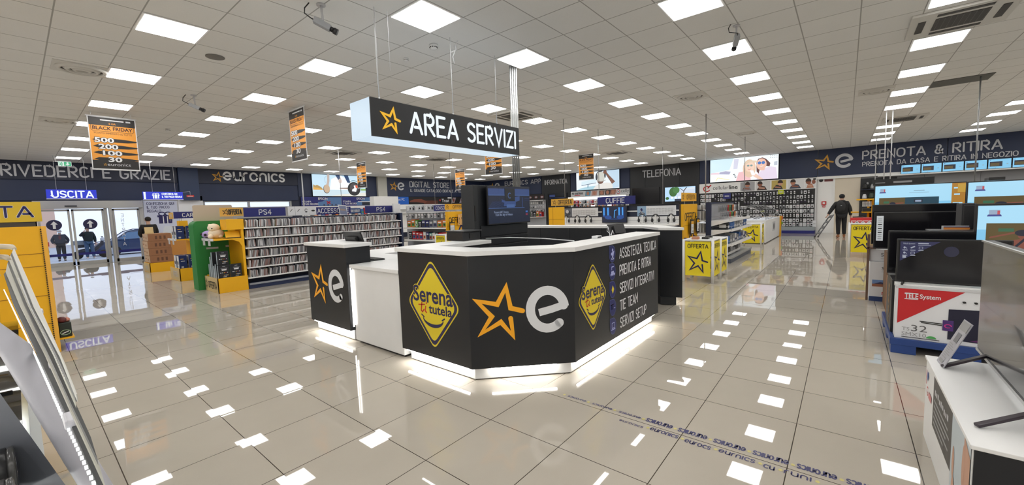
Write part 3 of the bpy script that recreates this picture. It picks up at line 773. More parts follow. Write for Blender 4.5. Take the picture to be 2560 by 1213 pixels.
def printer_video(b, F, w, h):
    F.rect(b, 0, 0, w, h, blues[0], .001)
    F.rect(b, 0, h*.78, w*.37, h*.17, blues[1], .002); F.rect(b, w*.60, h*.78, w*.40, h*.17, blues[1], .002)
    F.rect(b, 0, h*.76, w*.37, h*.02, blues[3], .003); F.rect(b, w*.60, h*.76, w*.40, h*.02, blues[3], .003)
    for k in range(11): F.stroke(b, [(w*.02+.028*w*k, h*.44), (w*.10+.028*w*k, h*.60)], .006, blues[2], .002, rnd=False)
    F.poly(b, [(w*.34, h*.46), (w*.64, h*.46), (w*.64, h*.58), (w*.74, h*.62), (w*.74, h*.75), (w*.63, h*.72), (w*.36, h*.62), (w*.30, h*.66), (w*.30, h*.58), (w*.36, h*.56)], blues[1], .003)
    F.rect(b, w*.41, h*.43, w*.20, h*.08, blues[3], .0035)
    F.rect(b, w*.38, h*.60, w*.24, h*.36, blues[4], .004)
    F.stroke(b, arc(w*.49, h*.76, .035, .035, 60, 300, 10), .012, blues[3], .005)
    F.rect(b, w*.80, h*.43, w*.015, h*.28, blues[1], .003); F.rect(b, w*.86, h*.66, w*.14, h*.015, blues[2], .003); F.rect(b, w*.86, h*.62, w*.14, h*.01, blues[2], .003)
    F.rect(b, 0, h*.405, w*.86, h*.018, blues[3], .004)
    F.body(b, 'Present ART device,', w*.12, h*.27, .035, E('screen_text', (.25, .31, .46), 1), .002, w=w*.34); F.body(b, 'from the day of release', w*.15, h*.20, .035, E('screen_text', (.25, .31, .46), 1), .002, w=w*.40)
    F.rect(b, w*.89, h*.27, w*.055, h*.05, E('screen_mid_blue', (.03, .12, .40), 1), .002); F.rect(b, w*.89, h*.19, w*.055, h*.05, E('screen_dull_red', (.20, .02, .05), 1), .002)
tv('television showing a blue video, on the black cabinet of the service island', .93, .525, (4.445, 3.665, 1.335), 0, printer_video)
pb = thing('receipt_printer', 'black printer box left of the TV cabinet behind the counter', 'printer', (3.6, 3.5, 1.0))
MB().box(3.27, 3.56, 3.42, 3.70, 1.185, 1.29, blackp).build('housing', pb, .006)
MB().box(3.262, 3.575, 3.40, 3.72, 1.29, 1.305, M('printer_lid', (.03, .03, .033), .4)).build('lid', pb, .004)
MB().box(3.38, 3.44, 3.412, 3.42, 1.21, 1.27, ink).build('paper_slot', pb)
def monitor(label, c, w, h, rz, tilt, z0):
    t = thing('monitor', label, 'monitor', (0, 0, 0))
    up_ = Vector((0, math.sin(tilt), math.cos(tilt))); nn = Vector((0, math.cos(tilt), -math.sin(tilt)))
    ce = up_*(h/2)+Vector((0, 0, .05))
    b = MB(); b.obox(ce, (w/2, 0, 0), nn*.012, up_*(h/2), blackp); b.build('casing', t, .006)
    b = MB(); b.obox(ce+nn*.0125, (w/2-.012, 0, 0), nn*.001, up_*(h/2-.012), blackg); b.build('screen', t)
    b = MB(); b.obox(ce-nn*.03, (w*.28, 0, 0), nn*.02, up_*(h*.30), M('monitor_back', (.02, .02, .022), .5)); b.build('back_cover', t, .006)
    b = MB(); b.obox((0, -.03, .05), (.04, 0, 0), (0, .012, 0), (0, 0, .05), blackp); b.box(-.10, .10, -.10, .08, 0, .012, blackp); b.build('stand', t, .003)
    return place(t, (c[0], c[1], z0), rz)
monitor('black monitor seen from behind at the back of the white low counter', (2.93, 5.09), .44, .33, -PI/2, -.30, .945)
monitor('black monitor seen from behind, inside the island at the right', (5.72, 2.62), .30, .21, -.45, .42, 1.02)
MB_ = MB(); MB_.box(5.3, 6.15, 2.2, 2.9, 0, 1.02, black)
tag(MB_.build('work_desk', bevel=.003), 'low black desk inside the island carrying the right monitor', 'desk')
k_ = thing('keyboard', 'flat black keyboard lying on the white low counter', 'keyboard', (2.9, 4.75, .945))
b = MB(); b.box(2.83, 2.98, 4.57, 4.95, .945, .962, blackp); b.build('housing', k_, .004)
b = MB()
for i in range(5):
    for j in range(14): b.box(2.838+.027*i, 2.860+.027*i, 4.58+.026*j, 4.602+.026*j, .962, .967, M('key_black', (.02, .02, .02), .5))
b.build('keys', k_)
rt_ = thing('router_box', 'small white device with dark label lying behind the front counter edge', 'device', (4.06, 2.12, 1.185))
MB().box(4.0, 4.12, 2.09, 2.155, 1.185, 1.215, letterw).build('housing', rt_, .006)
b = MB(); b.box(4.02, 4.10, 2.088, 2.0895, 1.193, 1.207, ink); b.build('label', rt_)
b = MB(); b.tube([(3.95, 3.69, 1.16), (3.85, 3.2, 1.19), (3.72, 2.6, 1.2), (3.62, 2.15, 1.192)], .006, letterw, 6); tag(b.build('cable'), 'white cable running from the TV cabinet to the counter edge', 'cable')
b = MB(); b.tube([(4.40, 2.13, 1.19), (4.41, 2.15, 1.27), (4.45, 2.18, 1.30), (4.47, 2.2, 1.24), (4.5, 2.16, 1.19), (4.62, 2.2, 1.24), (4.66, 2.2, 1.19)], .004, letterw, 6); tag(b.build('cable'), 'looped white cable standing up behind the counter top', 'cable')
# ================================================================== WALL SIGNS AND SCREENS
def wall_letters(name, label, F, items, cat='sign'):
    """raised lettering fixed to a wall: one thing, lettering and logo as its parts"""
    t = thing(name, label, cat, tuple(F.p(items[0][2], items[0][3])))
    for it in items:
        b = MB(); kind, txt, x, y, h, w, m = it[:7]; k = it[7] if len(it) > 7 else .14
        if kind == 't': F.words(t, 'lettering', txt, x, y, h, m, .002, w, k, .02)
        elif kind == 'star': star(F, b, x, y, w, h, m, k, .002, .02); b.build('star_logo', t)
        elif kind == 'e': logo_e(F, b, x, y, h, m, .002, .02, w=w, t=k); b.build('letter_logo', t)
    return t
Fd = neg_y(0, WY-.12, 0)
wall_letters('wall_lettering', 'large silver letters reading ARRIVEDERCI E GRAZIE on the navy board above the exit', Fd, [('t', 'ARRIVEDERCI E GRAZIE', -.74, 3.22, .36, 4.98, lettergrey, .15)])
def euronics(F, b, x, y, h, w, m): F.text(b, 'euronics', x, y, h, m, w=w, t=.155, ext=.02)
t = wall_letters('wall_lettering', 'gold star and white shop logo letters on the navy board behind the games shelves', Fd, [('star', '', 5.72, 3.20, .40, .36, goldd, .11)])
b = MB(); euronics(Fd, b, 6.13, 3.27, .50, 2.55, letterw); b.build('lettering', t)
Fd = neg_y(0, WY-.06, 0)
wall_letters('wall_lettering', 'star logo with the words DIGITAL STORE on the far navy wall', Fd, [('star', '', 14.85, 2.95, .48, .46, goldd, .11), ('e', '', 15.36, 2.95, .50, .52, lettergrey, .19),
    ('t', 'DIGITAL STORE', 16.30, 3.18, .34, 3.35, lettergrey, .13), ('t', 'IL GRANDE CATALOGO DIGITALE A TUA DISPOSIZIONE', 16.33, 2.87, .17, 6.2, lettergrey, .13)])
Fx = neg_x(WX-.05, 0, 0)
wall_letters('wall_lettering', 'silver words about the shop app with star logo, behind the TV cabinet', Fx, [('star', '', -21.0, 3.05, .45, .42, goldd, .11), ('e', '', -20.5, 3.05, .48, .48, lettergrey, .19), ('t', 'EURONICS APP', -19.5, 3.27, .28, 3.2, lettergrey, .13)])
Fx = neg_x(WX-.06, 0, 0)
wall_letters('wall_lettering', 'silver word INFORMATICA on the black wall panel', Fx, [('t', 'INFORMATICA', -15.93, 3.12, .29, 1.75, lettergrey, .13)])
wall_letters('wall_lettering', 'silver word TELEFONIA on the black wall panels', Fx, [('t', 'TELEFONIA', -9.10, 3.11, .36, 2.10, lettergrey, .13)])
Fx = neg_x(WX-.08, 0, 0)
wall_letters('wall_lettering', 'star logo and silver words PRENOTA & RITIRA on the right-hand navy fascia', Fx, [('star', '', -1.10, 2.86, .58, .60, goldd, .11), ('e', '', -.42, 2.86, .62, .62, lettergrey, .19),
    ('t', 'PRENOTA & RITIRA', .50, 3.17, .33, 3.86, lettergrey, .15), ('t', 'PRENOTA DA CASA E RITIRA IN NEGOZIO', .50, 2.87, .17, 4.25, lettergrey, .15)])

# big lit picture screens
def wall_screen(label, F, w, h, draw, depth=.06):
    t = thing('picture_screen', label, 'screen', tuple(F.p(w/2, 0)))
    b = MB(); F.rect(b, -.02, -.02, w+.04, h+.04, blackp, -.001, depth); b.build('frame', t)
    b = MB(); G = Face(F.p(0, 0, depth), F.u, F.v); draw(b, G, w, h); b.build('picture', t)
    return t
def px(b, F, w, h, m, d, *pts): F.poly(b, [(x*w, y*h) for x, y in pts], m, d)
sk = lambda n, c, s=1.0: E('shown_'+n, c, s)
def scooter(b, F, w, h):
    F.rect(b, 0, 0, w, h, sk('pale_sky', (.62, .85, 1.0), .95), .001)
    px(b, F, w, h, sk('white', (.95, .97, 1.0)), .002, (.30, .30), (.72, .30), (.72, .75), (.5, 1), (.34, .8))
    F.rect(b, 0, 0, w, h*.29, sk('sea', (.66, .82, .90), .95), .002)
    px(b, F, w, h, sk('sand', (.80, .80, .72)), .0025, (.3, 0), (1, 0), (1, .18), (.55, .10))
    px(b, F, w, h, sk('rock', (.46, .30, .10)), .003, (.01, .29), (.19, .29), (.15, .42), (.08, .52), (.05, .48), (.015, .54))
    px(b, F, w, h, sk('rock_yellow', (.75, .42, .08)), .0035, (.01, .29), (.19, .29), (.10, .38), (.01, .40))
    F.stroke(b, [(w*.29, h*.99), (w*.285, h*.72), (w*.255, h*.40)], .13, sk('scooter_stem', (.55, .46, .42)), .004)
    F.stroke(b, [(w*.23, h*.62), (w*.22, h*.85), (w*.27, h*.97)], .012, sk('cable_grey', (.3, .35, .4)), .004)
    F.disc(b, w*.245, h*.33, .18, .24, sk('wheel_edge', (.10, .10, .12)), .0045); F.disc(b, w*.25, h*.35, .165, .225, sk('wheel_tan', (.60, .44, .30)), .005)
    px(b, F, w, h, sk('jeans', (.02, .06, .16)), .004, (.42, 1), (.50, 1), (.52, .80), (.47, .77)); F.disc(b, w*.505, h*.73, .10, .13, sk('shoe', (.75, .62, .58)), .005)
    px(b, F, w, h, sk('jeans', (.02, .06, .16)), .004, (.58, 1), (.66, 1), (.70, .66), (.64, .66))
    px(b, F, w, h, sk('deck', (.30, .20, .16)), .005, (.49, .40), (.80, .43), (.80, .34), (.49, .36))
    F.disc(b, w*.765, h*.36, .385, .385, sk('tyre', (.012, .012, .015)), .006, 28); F.disc(b, w*.765, h*.41, .25, .27, sk('rim_dark', (.06, .05, .06)), .0065)
    px(b, F, w, h, sk('white', (.95, .97, 1.0)), .007, (.72, .24), (.80, .22), (.82, .36), (.80, .54), (.76, .52), (.77, .40), (.73, .34))
    px(b, F, w, h, sk('red_brake', (.75, .12, .05)), .0075, (.80, .40), (.845, .42), (.83, .55), (.79, .53))
    F.stroke(b, [(w*.765+.40*math.cos(math.radians(a)), h*.40+.42*math.sin(math.radians(a))) for a in range(20, 150, 10)], .03, sk('guard', (.06, .15, .24)), .008)
    px(b, F, w, h, sk('bush', (.25, .45, .12)), .003, (.90, .28), (1, .28), (1, .38), (.9, .37))
wall_screen('large lit screen showing a scooter wheel on the far navy wall', neg_y(10.06, WY-.06, 2.57), 3.06, 1.14, scooter)
def cap_man(b, F, w, h):
    F.rect(b, 0, 0, w, h, sk('paper_white', (.86, .93, 1.0), 1.0), .001)
    px(b, F, w, h, sk('pale_blue_wall', (.55, .72, .86)), .002, (.62, 1), (1, 1), (1, .05), (.86, .0), (.80, .4))
    px(b, F, w, h, sk('desk_blue', (.42, .66, .76)), .002, (0, 0), (.42, 0), (.5, .2), (.3, .18), (.1, .10))
    F.stroke(b, [(w*.13, h*.26), (w*.47, h*.36)], .03, sk('screen_edge', (.02, .05, .12)), .003); px(b, F, w, h, sk('mac', (.70, .85, .92)), .0028, (.12, .27), (.47, .37), (.48, .60), (.13, .48))
    F.stroke(b, [(w*.28, h*.14), (w*.285, h*.28)], .06, sk('mac_stand', (.10, .25, .35)), .003)
    px(b, F, w, h, sk('tshirt', (.80, .78, .74)), .004, (.40, 0), (.86, 0), (.84, .30), (.72, .34), (.56, .32), (.46, .18))
    px(b, F, w, h, sk('arm_skin', (.20, .09, .06)), .005, (.84, .24), (.91, .36), (.78, .72), (.70, .97), (.66, .97), (.72, .72), (.80, .40))
    F.disc(b, w*.58, h*.50, .23, .24, sk('neck_skin', (.16, .07, .05)), .0045)
    F.disc(b, w*.585, h*.70, .30, .30, sk('cap', (.62, .62, .56)), .006, 24); F.stroke(b, [(w*.50, h*.46), (w*.60, h*.43), (w*.69, h*.47)], .05, sk('cap_brim', (.50, .50, .46)), .0065)
    F.disc(b, w*.49, h*.68, .075, .20, sk('headphone', (.01, .015, .03)), .007); F.disc(b, w*.685, h*.74, .05, .16, sk('headphone', (.01, .015, .03)), .007)
    F.stroke(b, [(w*.49, h*.86), (w*.53, h*.97), (w*.62, h*.99)], .05, sk('headphone', (.01, .015, .03)), .0072)
    F.disc(b, w*.685, h*.92, .12, .11, sk('arm_skin', (.20, .09, .06)), .008)
wall_screen('lit screen showing a man in a cap with headphones seen from behind', neg_x(WX-.05, 13.45, 2.60), 2.93, 1.10, cap_man)
def selfie(b, F, w, h):
    F.rect(b, 0, 0, w, h, sk('bright_white', (.90, .97, 1.0), 1.05), .001)
    px(b, F, w, h, sk('pale_aqua', (.70, .90, .97)), .002, (0, .4), (.3, .5), (.36, 1), (0, 1))
    px(b, F, w, h, sk('pale_lilac', (.72, .72, .86)), .002, (.36, .52), (.42, .52), (.44, .95), (.37, .95))
    px(b, F, w, h, sk('pale_pink', (.88, .66, .74)), .002, (.01, .35), (.14, .33), (.14, .41), (.01, .42))
    px(b, F, w, h, sk('lilac_grey', (.45, .45, .62)), .003, (.14, .34), (.30, .30), (.32, .42), (.24, .46), (.15, .42))
    for k in range(3): px(b, F, w, h, sk('dark_mark', (.06, .07, .08)), .003, (.36+.012*k, .26-.06*k), (.385+.012*k, .28-.06*k), (.38+.012*k, .31-.06*k), (.36+.012*k, .30-.06*k))
    F.stroke(b, [(w*.09, h*.05), (w*.12, h*.18), (w*.30, h*.07)], .03, sk('pale_yellow', (.95, .85, .35)), .003)
    px(b, F, w, h, sk('rose_shirt', (.90, .55, .58)), .003, (.40, 0), (.62, 0), (.60, .35), (.52, .40), (.44, .36))
    F.disc(b, w*.595, h*.50, .28, .44, sk('fair_hair', (.80, .58, .42)), .0035); F.disc(b, w*.60, h*.57, .195, .25, sk('face_fair', (.92, .66, .52)), .004, 24)
    F.stroke(b, [(w*.53, h*.72), (w*.60, h*.80), (w*.69, h*.77)], .10, sk('hat_straw', (.78, .62, .46)), .0045)
    for q in (.578, .625): F.disc(b, w*q, h*.62, .055, .045, sk('glasses_green', (.20, .34, .34)), .005, 12)
    F.stroke(b, [(w*.58, h*.47), (w*.60, h*.455), (w*.62, h*.475)], .02, sk('lips', (.75, .25, .25)), .005)
    px(b, F, w, h, sk('lilac_shirt', (.80, .70, .84)), .0045, (.70, 0), (.99, 0), (.97, .46), (.90, .52), (.80, .46), (.72, .25))
    px(b, F, w, h, sk('brown_hair', (.12, .04, .04)), .005, (.70, .35), (.73, .25), (.76, .60), (.88, .52), (.89, .66), (.83, .85), (.78, .92), (.72, .88), (.695, .70))
    F.disc(b, w*.768, h*.64, .21, .28, sk('face_tan', (.86, .52, .40)), .006, 24); px(b, F, w, h, sk('face_tan', (.86, .52, .40)), .0055, (.75, .38), (.81, .38), (.82, .60), (.75, .55))
    for q in (.738, .792): F.disc(b, w*q, h*.70, .075, .07, sk('glasses_blue', (.03, .16, .50)), .007, 16)
    F.stroke(b, [(w*.745, h*.565), (w*.768, h*.545), (w*.792, h*.575)], .025, sk('smile', (.95, .88, .86)), .007)
    px(b, F, w, h, sk('hand_skin', (.90, .62, .50)), .007, (.62, .30), (.70, .24), (.80, 0), (.74, 0), (.66, .14)); px(b, F, w, h, sk('phone_white', (.95, .95, .97)), .0075, (.605, .42), (.655, .40), (.68, .20), (.63, .20))
    for i in range(4):
        for j in range(2): F.rect(b, w*(.89+.028*i), h*(.86+.08*j), .025, .04, sk('window_grey', (.25, .30, .36)), .004)
    px(b, F, w, h, sk('window_block', (.55, .60, .68)), .003, (.94, .55), (.985, .55), (.985, .72), (.94, .70))
wall_screen('largest lit screen showing two smiling women in sunglasses', neg_x(WX-.05, 5.50, 2.58), 2.98, 1.14, selfie)

# lit hanging signs by the exit
def hanging_box(label, x0, x1, y, z0, z1, m, draw, loc_rods):
    t = thing('hanging_sign', label, 'sign', ((x0+x1)/2, y, z0))
    MB().box(x0, x1, y, y+.10, z0, z1, m).build('light_box', t, .003)
    b = MB(); b.box(x0-.006, x1+.006, y-.004, y+.104, z0-.02, z0, letterw); b.build('frame', t)
    b = MB(); draw(b, neg_y(0, y, 0)); b.build('lettering', t)
    for x in loc_rods:
        b = MB(); b.tube([(x, y+.05, z1), (x, y+.05, CEIL)], .006, lgrey, 6); b.build('suspension_rod', t)
hanging_box('blue lit hanging sign reading USCITA above the sliding doors', .73, 1.86, 19.7, 2.36, 2.65, litblue, lambda b, F: F.text(b, 'USCITA', .85, 2.40, .20, litwhite, w=.92, t=.2), (.96, 1.64))
def gift(b, F, x, z, s, m, d=.003):
    F.rect(b, x-.42*s, z, .84*s, .60*s, m, d); F.rect(b, x-.5*s, z+.52*s, s, .16*s, m, d+.0005)
    F.stroke(b, arc(x-.2*s, z+.80*s, .2*s, .13*s, -60, 260, 12), .07*s, m, d); F.stroke(b, arc(x+.2*s, z+.80*s, .2*s, .13*s, -80, 240, 12), .07*s, m, d)
def wrap_sign(b, F):
    F.rect(b, 3.15, 2.36, .06, .27, litwhite, .002); gift(b, F, 3.50, 2.38, .22, litwhite)
    for dx in (-.05, .05): F.rect(b, 3.50+dx-.008, 2.38, .016, .14, litblue, .0045)
    F.text(b, 'CONFEZIONA QUI', 3.68, 2.525, .065, litwhite, w=.46, t=.22); F.text(b, 'IL TUO PACCO REGALO', 3.68, 2.42, .065, litwhite, w=.60, t=.22)
hanging_box('blue lit hanging sign with a gift icon above the poster', 3.14, 4.32, 20.3, 2.35, 2.64, litblue, wrap_sign, (3.42, 4.10))
t = thing('exit_sign', 'small green emergency exit sign with running figure and arrow', 'sign', (1.23, 20, 3.44))
MB().box(1.08, 1.38, 20, 20.04, 3.44, 3.59, E('exit_white', (.80, .95, .88), .8)).build('panel', t)
b = MB(); F = neg_y(0, 20, 0); eg = E('exit_green', (.02, .48, .20), .8); F.rect(b, 1.21, 3.45, .16, .13, eg, .002); F.poly(b, [(1.27, 3.57), (1.27, 3.51), (1.235, 3.51), (1.29, 3.46), (1.345, 3.51), (1.31, 3.51), (1.31, 3.57)], E('exit_white', (.80, .95, .88), .8), .004)
F.stroke(b, [(1.15, 3.55), (1.14, 3.51), (1.17, 3.48), (1.155, 3.45)], .02, eg, .003); F.stroke(b, [(1.12, 3.53), (1.17, 3.53), (1.185, 3.51)], .012, eg, .003); F.stroke(b, [(1.14, 3.51), (1.12, 3.47)], .016, eg, .003); F.disc(b, 1.165, 3.565, .012, .012, eg, .003, 10); F.stroke(b, [(1.10, 3.575), (1.10, 3.46)], .012, eg, .003); b.build('pictogram', t)
b = MB(); b.tube([(1.02, 20.02, 3.59), (1.02, 20.02, CEIL)], .006, lgrey, 6); b.box(1.015, 1.1, 20.01, 20.03, 3.575, 3.59, lgrey); b.build('suspension_rod', t)
# poster, white board, small red sign by the gift wrapping desk
t = thing('poster', 'pale poster with navy gift box behind the man at the wrapping desk', 'poster', (3.85, WY-.02, .9))
MB().box(3.34, 4.40, WY-.03, WY-.005, .9, 2.355, M('poster_lilac', (.56, .60, .74), .5)).build('panel', t)
b = MB(); F = neg_y(0, WY-.03, 0)
for k, s_ in enumerate(('CONFEZIONA QUI', 'IL TUO PACCO', 'REGALO')): F.text(b, s_, 3.44, 2.19-.15*k, .095, dkblue, w=(.86, .70, .42)[k], t=.16)
gift(b, F, 3.98, 1.42, .50, dkblue); F.rect(b, 3.9, 1.42, .03, .3, letterw, .005); F.rect(b, 4.03, 1.42, .03, .3, letterw, .005); b.build('lettering', t)
t = MB().box(4.44, 5.30, WY-.06, WY-.005, 0, 2.56, letterw); tag(t.build('wall_board', bevel=.01), 'plain white board with rounded corner right of the poster', 'board')
b = MB(); b.box(4.44, 4.68, 20.32, 20.34, 2.44, 2.52, red); F = neg_y(0, 20.32, 0); F.rect(b, 4.47, 2.465, .18, .025, letterw, .002); b.tube([(4.56, 20.33, 2.52), (4.56, 20.33, 2.66)], .004, lgrey, 5)
b.tube([(4.2, 20.35, 2.62), (4.56, 20.33, 2.66)], .004, lgrey, 5); tag(b.build('safety_sign'), 'small red safety sign right of the gift sign', 'sign')

# hanging offer banners
bork = M('banner_black', (.022, .020, .020), .5); boro = M('banner_orange', srgb(226, 152, 58), .5)
def banner():
    t = thing('hanging_banner', 'black and orange offer banner', 'banner', (0, 0, 0))
    b = MB(); b.box(-.35, .35, -.003, .003, -1.03, 0, letterw); b.build('sheet', t)
    b = MB(); b.tube([(-.37, 0, .005), (.37, 0, .005)], .013, letterw, 8); b.build('rail', t); b = MB(); b.tube([(-.355, 0, -1.035), (.355, 0, -1.035)], .010, letterw, 8); b.build('rail', t)
    b = MB()
    for x in (-.30, .28): b.tube([(x, 0, .015), (x+.012, 0, .05), (x, 0, .09)], .005, letterw, 6)
    b.build('hook', t)
    b = MB()
    for F in (neg_y(0, -.003, 0), Face((0, .003, 0), (-1, 0, 0), (0, 0, 1))):
        F.rect(b, -.335, -1.015, .67, 1.0, boro, .001); F.rect(b, -.335, -.17, .67, .155, bork, .002); F.rect(b, -.335, -1.015, .67, .165, bork, .002)
        F.rect(b, -.17, -.075, .34, .022, letterw, .003); F.rect(b, .20, -.08, .07, .03, lettergrey, .003)
        F.body(b, '\u00c8 GI\u00c0', -.05, -.145, .03, boro, .003, w=.10, bold=.03)
        F.stroke(b, [(-.31, -.17), (-.31, -.26), (-.28, -.285), (.28, -.285), (.31, -.26), (.31, -.17)], .006, bork, .0025)
        F.body(b, 'BLACK FRIDAY', -.29, -.255, .068, M('banner_brown', (.05, .012, .01), .5), .003, w=.58, bold=.035)
        F.body(b, 'SCONTO IMMEDIATO SU TUTTO', -.275, -.335, .032, bork, .003, w=.55)
        for k, s_ in enumerate(('500', '200', '100', '30')):
            z = -.455-.125*k
            F.poly(b, [(-.31, z), (-.24, z+.035), (.1, z+.035), (.25, z+.022), (.345, z+.01), (.33, z-.012), (.2, z-.03), (-.05, z-.035), (-.22, z-.028)], bork, .003)
            wd = .20 if s_ == '30' else .28; x0 = -.28+.05*k if s_ != '30' else -.11
            F.body(b, s_, x0-.008, z-.048, .10, bork, .004, w=wd+.016, bold=.07); F.body(b, s_, x0, z-.044, .092, letterw, .005, w=wd, bold=.04)
        F.body(b, 'euronics', -.13, -.955, .06, lettergrey, .003, w=.34); star(F, b, -.185, -.96, .045, .05, goldd, .1, .003)
    b.build('print', t)
    return t
bn = banner(); bn['group'] = 'hanging offer banners'
for k, (x, y, z, rz, lab) in enumerate(((1.41, 11.4, 3.62, 0, 'black and orange offer banner largest and leftmost, facing the viewer'), (3.81, 8.68, 3.70, -PI/2, 'black and orange offer banner second from the left, seen obliquely'),
        (9.18, 15.4, 3.65, -PI/2, 'small black and orange offer banner in front of the scooter screen'), (14.52, 15.2, 3.64, -PI/2, 'smallest black and orange offer banner in front of the digital store words'),
        (9.51, 8.45, 3.66, -PI/2, 'black and orange offer banner half hidden behind the hanging counter sign'), (15.06, 8.3, 3.68, -PI/2, 'black and orange offer banner in front of the cap man screen'))):
    if k == 0: place(bn, (x, y, z), rz); bn['label'] = lab
    else: dup(bn, (x, y, z), rz, lab)

# brand strips above the wall shelving
def strip(label, F, w, h, base, draw, dep=.03, name='brand_banner'):
    t = thing(name, label, 'banner', tuple(F.p(w/2, 0)))
    b = MB(); F.rect(b, 0, 0, w, h, base, 0, dep); b.build('panel', t)
    b = MB(); G = Face(F.p(0, 0, dep), F.u, F.v); draw(b, G, w, h); b.build('print', t)
    return t
printc = lambda n, r, g, b_: M('print_'+n, srgb(r, g, b_), .5)
def epson(b, F, w, h):
    for k in (0, 1):
        x = k*w/2
        F.rect(b, x+.86, .02, w/2-.9, h-.04, printc('steel_blue', 82, 120, 170), .001); F.poly(b, [(x+.86, h-.02), (x+1.45, h-.02), (x+1.1, h*.5), (x+.86, h*.45)], signblue, .0015)
        F.body(b, 'EPSON', x+.88, h*.70, .12, letterw, .003, w=.50, bold=.02); F.text(b, 'STAMPA', x+.06, h*.40, .08, letterw, w=.44, t=.18); F.text(b, 'I TUOI RICORDI', x+.06, h*.14, .08, letterw, w=.80, t=.18)
        if k == 0:
            F.stroke(b, [(x+1.35, h*.5), (x+1.52, h*.25)], .06, red, .002); F.stroke(b, [(x+1.52, h*.5), (x+1.36, h*.28)], .05, red, .002)
            for q in range(4): F.disc(b, x+1.18+.22*q, h*.10, .04, .06, printc('people', 50, 50, 70), .002, 10)
        else: F.rect(b, x+1.2, h*.05, .75, h*.35, printc('printer_black', 30, 34, 48), .002); F.rect(b, x+.95, h*.42, 1.0, h*.08, letterw, .0025)
strip('navy printer brand strip with photo prints under the scooter screen', neg_y(9.45, WY-.06, 2.04), 4.42, .48, signblue, epson)
def accpc(b, F, w, h): F.body(b, 'accessori PC', .02, h*.48, .17, letterw, .003, w=1.05)
strip('light blue strip reading accessori PC on the far wall', neg_y(14.75, WY-.06, 2.06), 1.38, .48, printc('azure', 20, 92, 190), accpc)
def trust(b, F, w, h):
    F.poly(b, [(.05, h*.45), (.4, h*.7), (1.0, h*.75), (1.5, h*.35), (1.3, h*.15), (.6, h*.3), (.1, h*.3)], printc('hand_brown', 120, 62, 46), .001); F.rect(b, 1.2, 0, 1.2, h*.5, printc('table_brown', 92, 46, 34), .0008)
    F.body(b, 'Trust', 2.75, h*.25, .24, letterw, .003, w=.68, bold=.03); F.rect(b, 2.55, h*.42, .10, .12, red, .003)
    for q in (3.6, 4.4, 5.1): F.poly(b, [(q, h*.1), (q+.35, h*.15), (q+.5, h*.95), (q+.22, h*.95)], printc('card_photo', 150, 140, 150), .001); F.disc(b, q+.27, h*.55, .09, .12, printc('hand_brown', 120, 62, 46), .002, 12)
    F.rect(b, 3.3, h*.8, .4, h*.2, letterw, .002)
strip('dark photo strip with hands and a white brand word on the far wall', neg_y(16.15, WY-.06, 2.06), 5.6, .46, printc('near_black', 26, 22, 24), trust)
def cell(b, F, w, h):
    F.stroke(b, arc(.36, h*.46, .15, .14, 40, 330, 14), .05, red, .002); F.stroke(b, [(.42, h*.55), (.56, h*.83)], .055, red, .002)
    F.body(b, 'cellular', .66, h*.33, .20, printc('grey_text', 70, 72, 76), .002, w=.72); F.body(b, 'line', 1.40, h*.33, .20, ink, .002, w=.40, bold=.03)
    skin = [printc('skin_a', 176, 120, 96), printc('skin_b', 140, 84, 62), printc('skin_c', 200, 150, 124)]
    bgc = [printc('photo_grey', 160, 160, 164), printc('photo_pale', 205, 205, 205), printc('photo_yellow', 186, 164, 88), printc('photo_white', 214, 214, 216), printc('photo_white', 214, 214, 216)]
    xs = [(1.92, .62), (2.58, .60), (3.24, .58), (3.90, .62), (4.54, .42)]
    for k, (x, ww) in enumerate(xs):
        F.rect(b, x, .03, ww, h-.06, bgc[k], .001)
        F.poly(b, [(x+.05, .03), (x+ww*.8, .03), (x+ww*.65, h*.42), (x+ww*.35, h*.52), (x+.1, h*.3)], (printc('grey_sweater', 128, 126, 132), printc('dark_jacket', 70, 52, 48), printc('black_top', 50, 48, 50), printc('navy_top', 66, 72, 88), skin[0])[k], .0015)
        F.disc(b, x+ww*(.5, .3, .6, .3, .3)[k], h*.66, .10, .13, skin[k % 3], .002, 16)
        F.poly(b, [(x+ww*(.5, .3, .6, .3, .3)[k]+.11*math.cos(a), h*.66+.15*math.sin(a)) for a in (0, .5, 1.0, 1.57, 2.1, 2.6, 3.14)], printc('hair_dark', 48, 30, 24), .0025)
        F.stroke(b, [(x+ww*.25, h*.30), (x+ww*.6, h*.24)], .06, skin[(k+1) % 3], .003)
    F.disc(b, 4.86, h*.6, .07, .10, skin[1], .003, 12); F.rect(b, 4.84, h*.78, .10, .07, ink, .003)
strip('white phone accessory banner with photos above the black accessory wall', neg_x(WX-.10, 6.02, 2.03), 4.97, .49, white, cell)
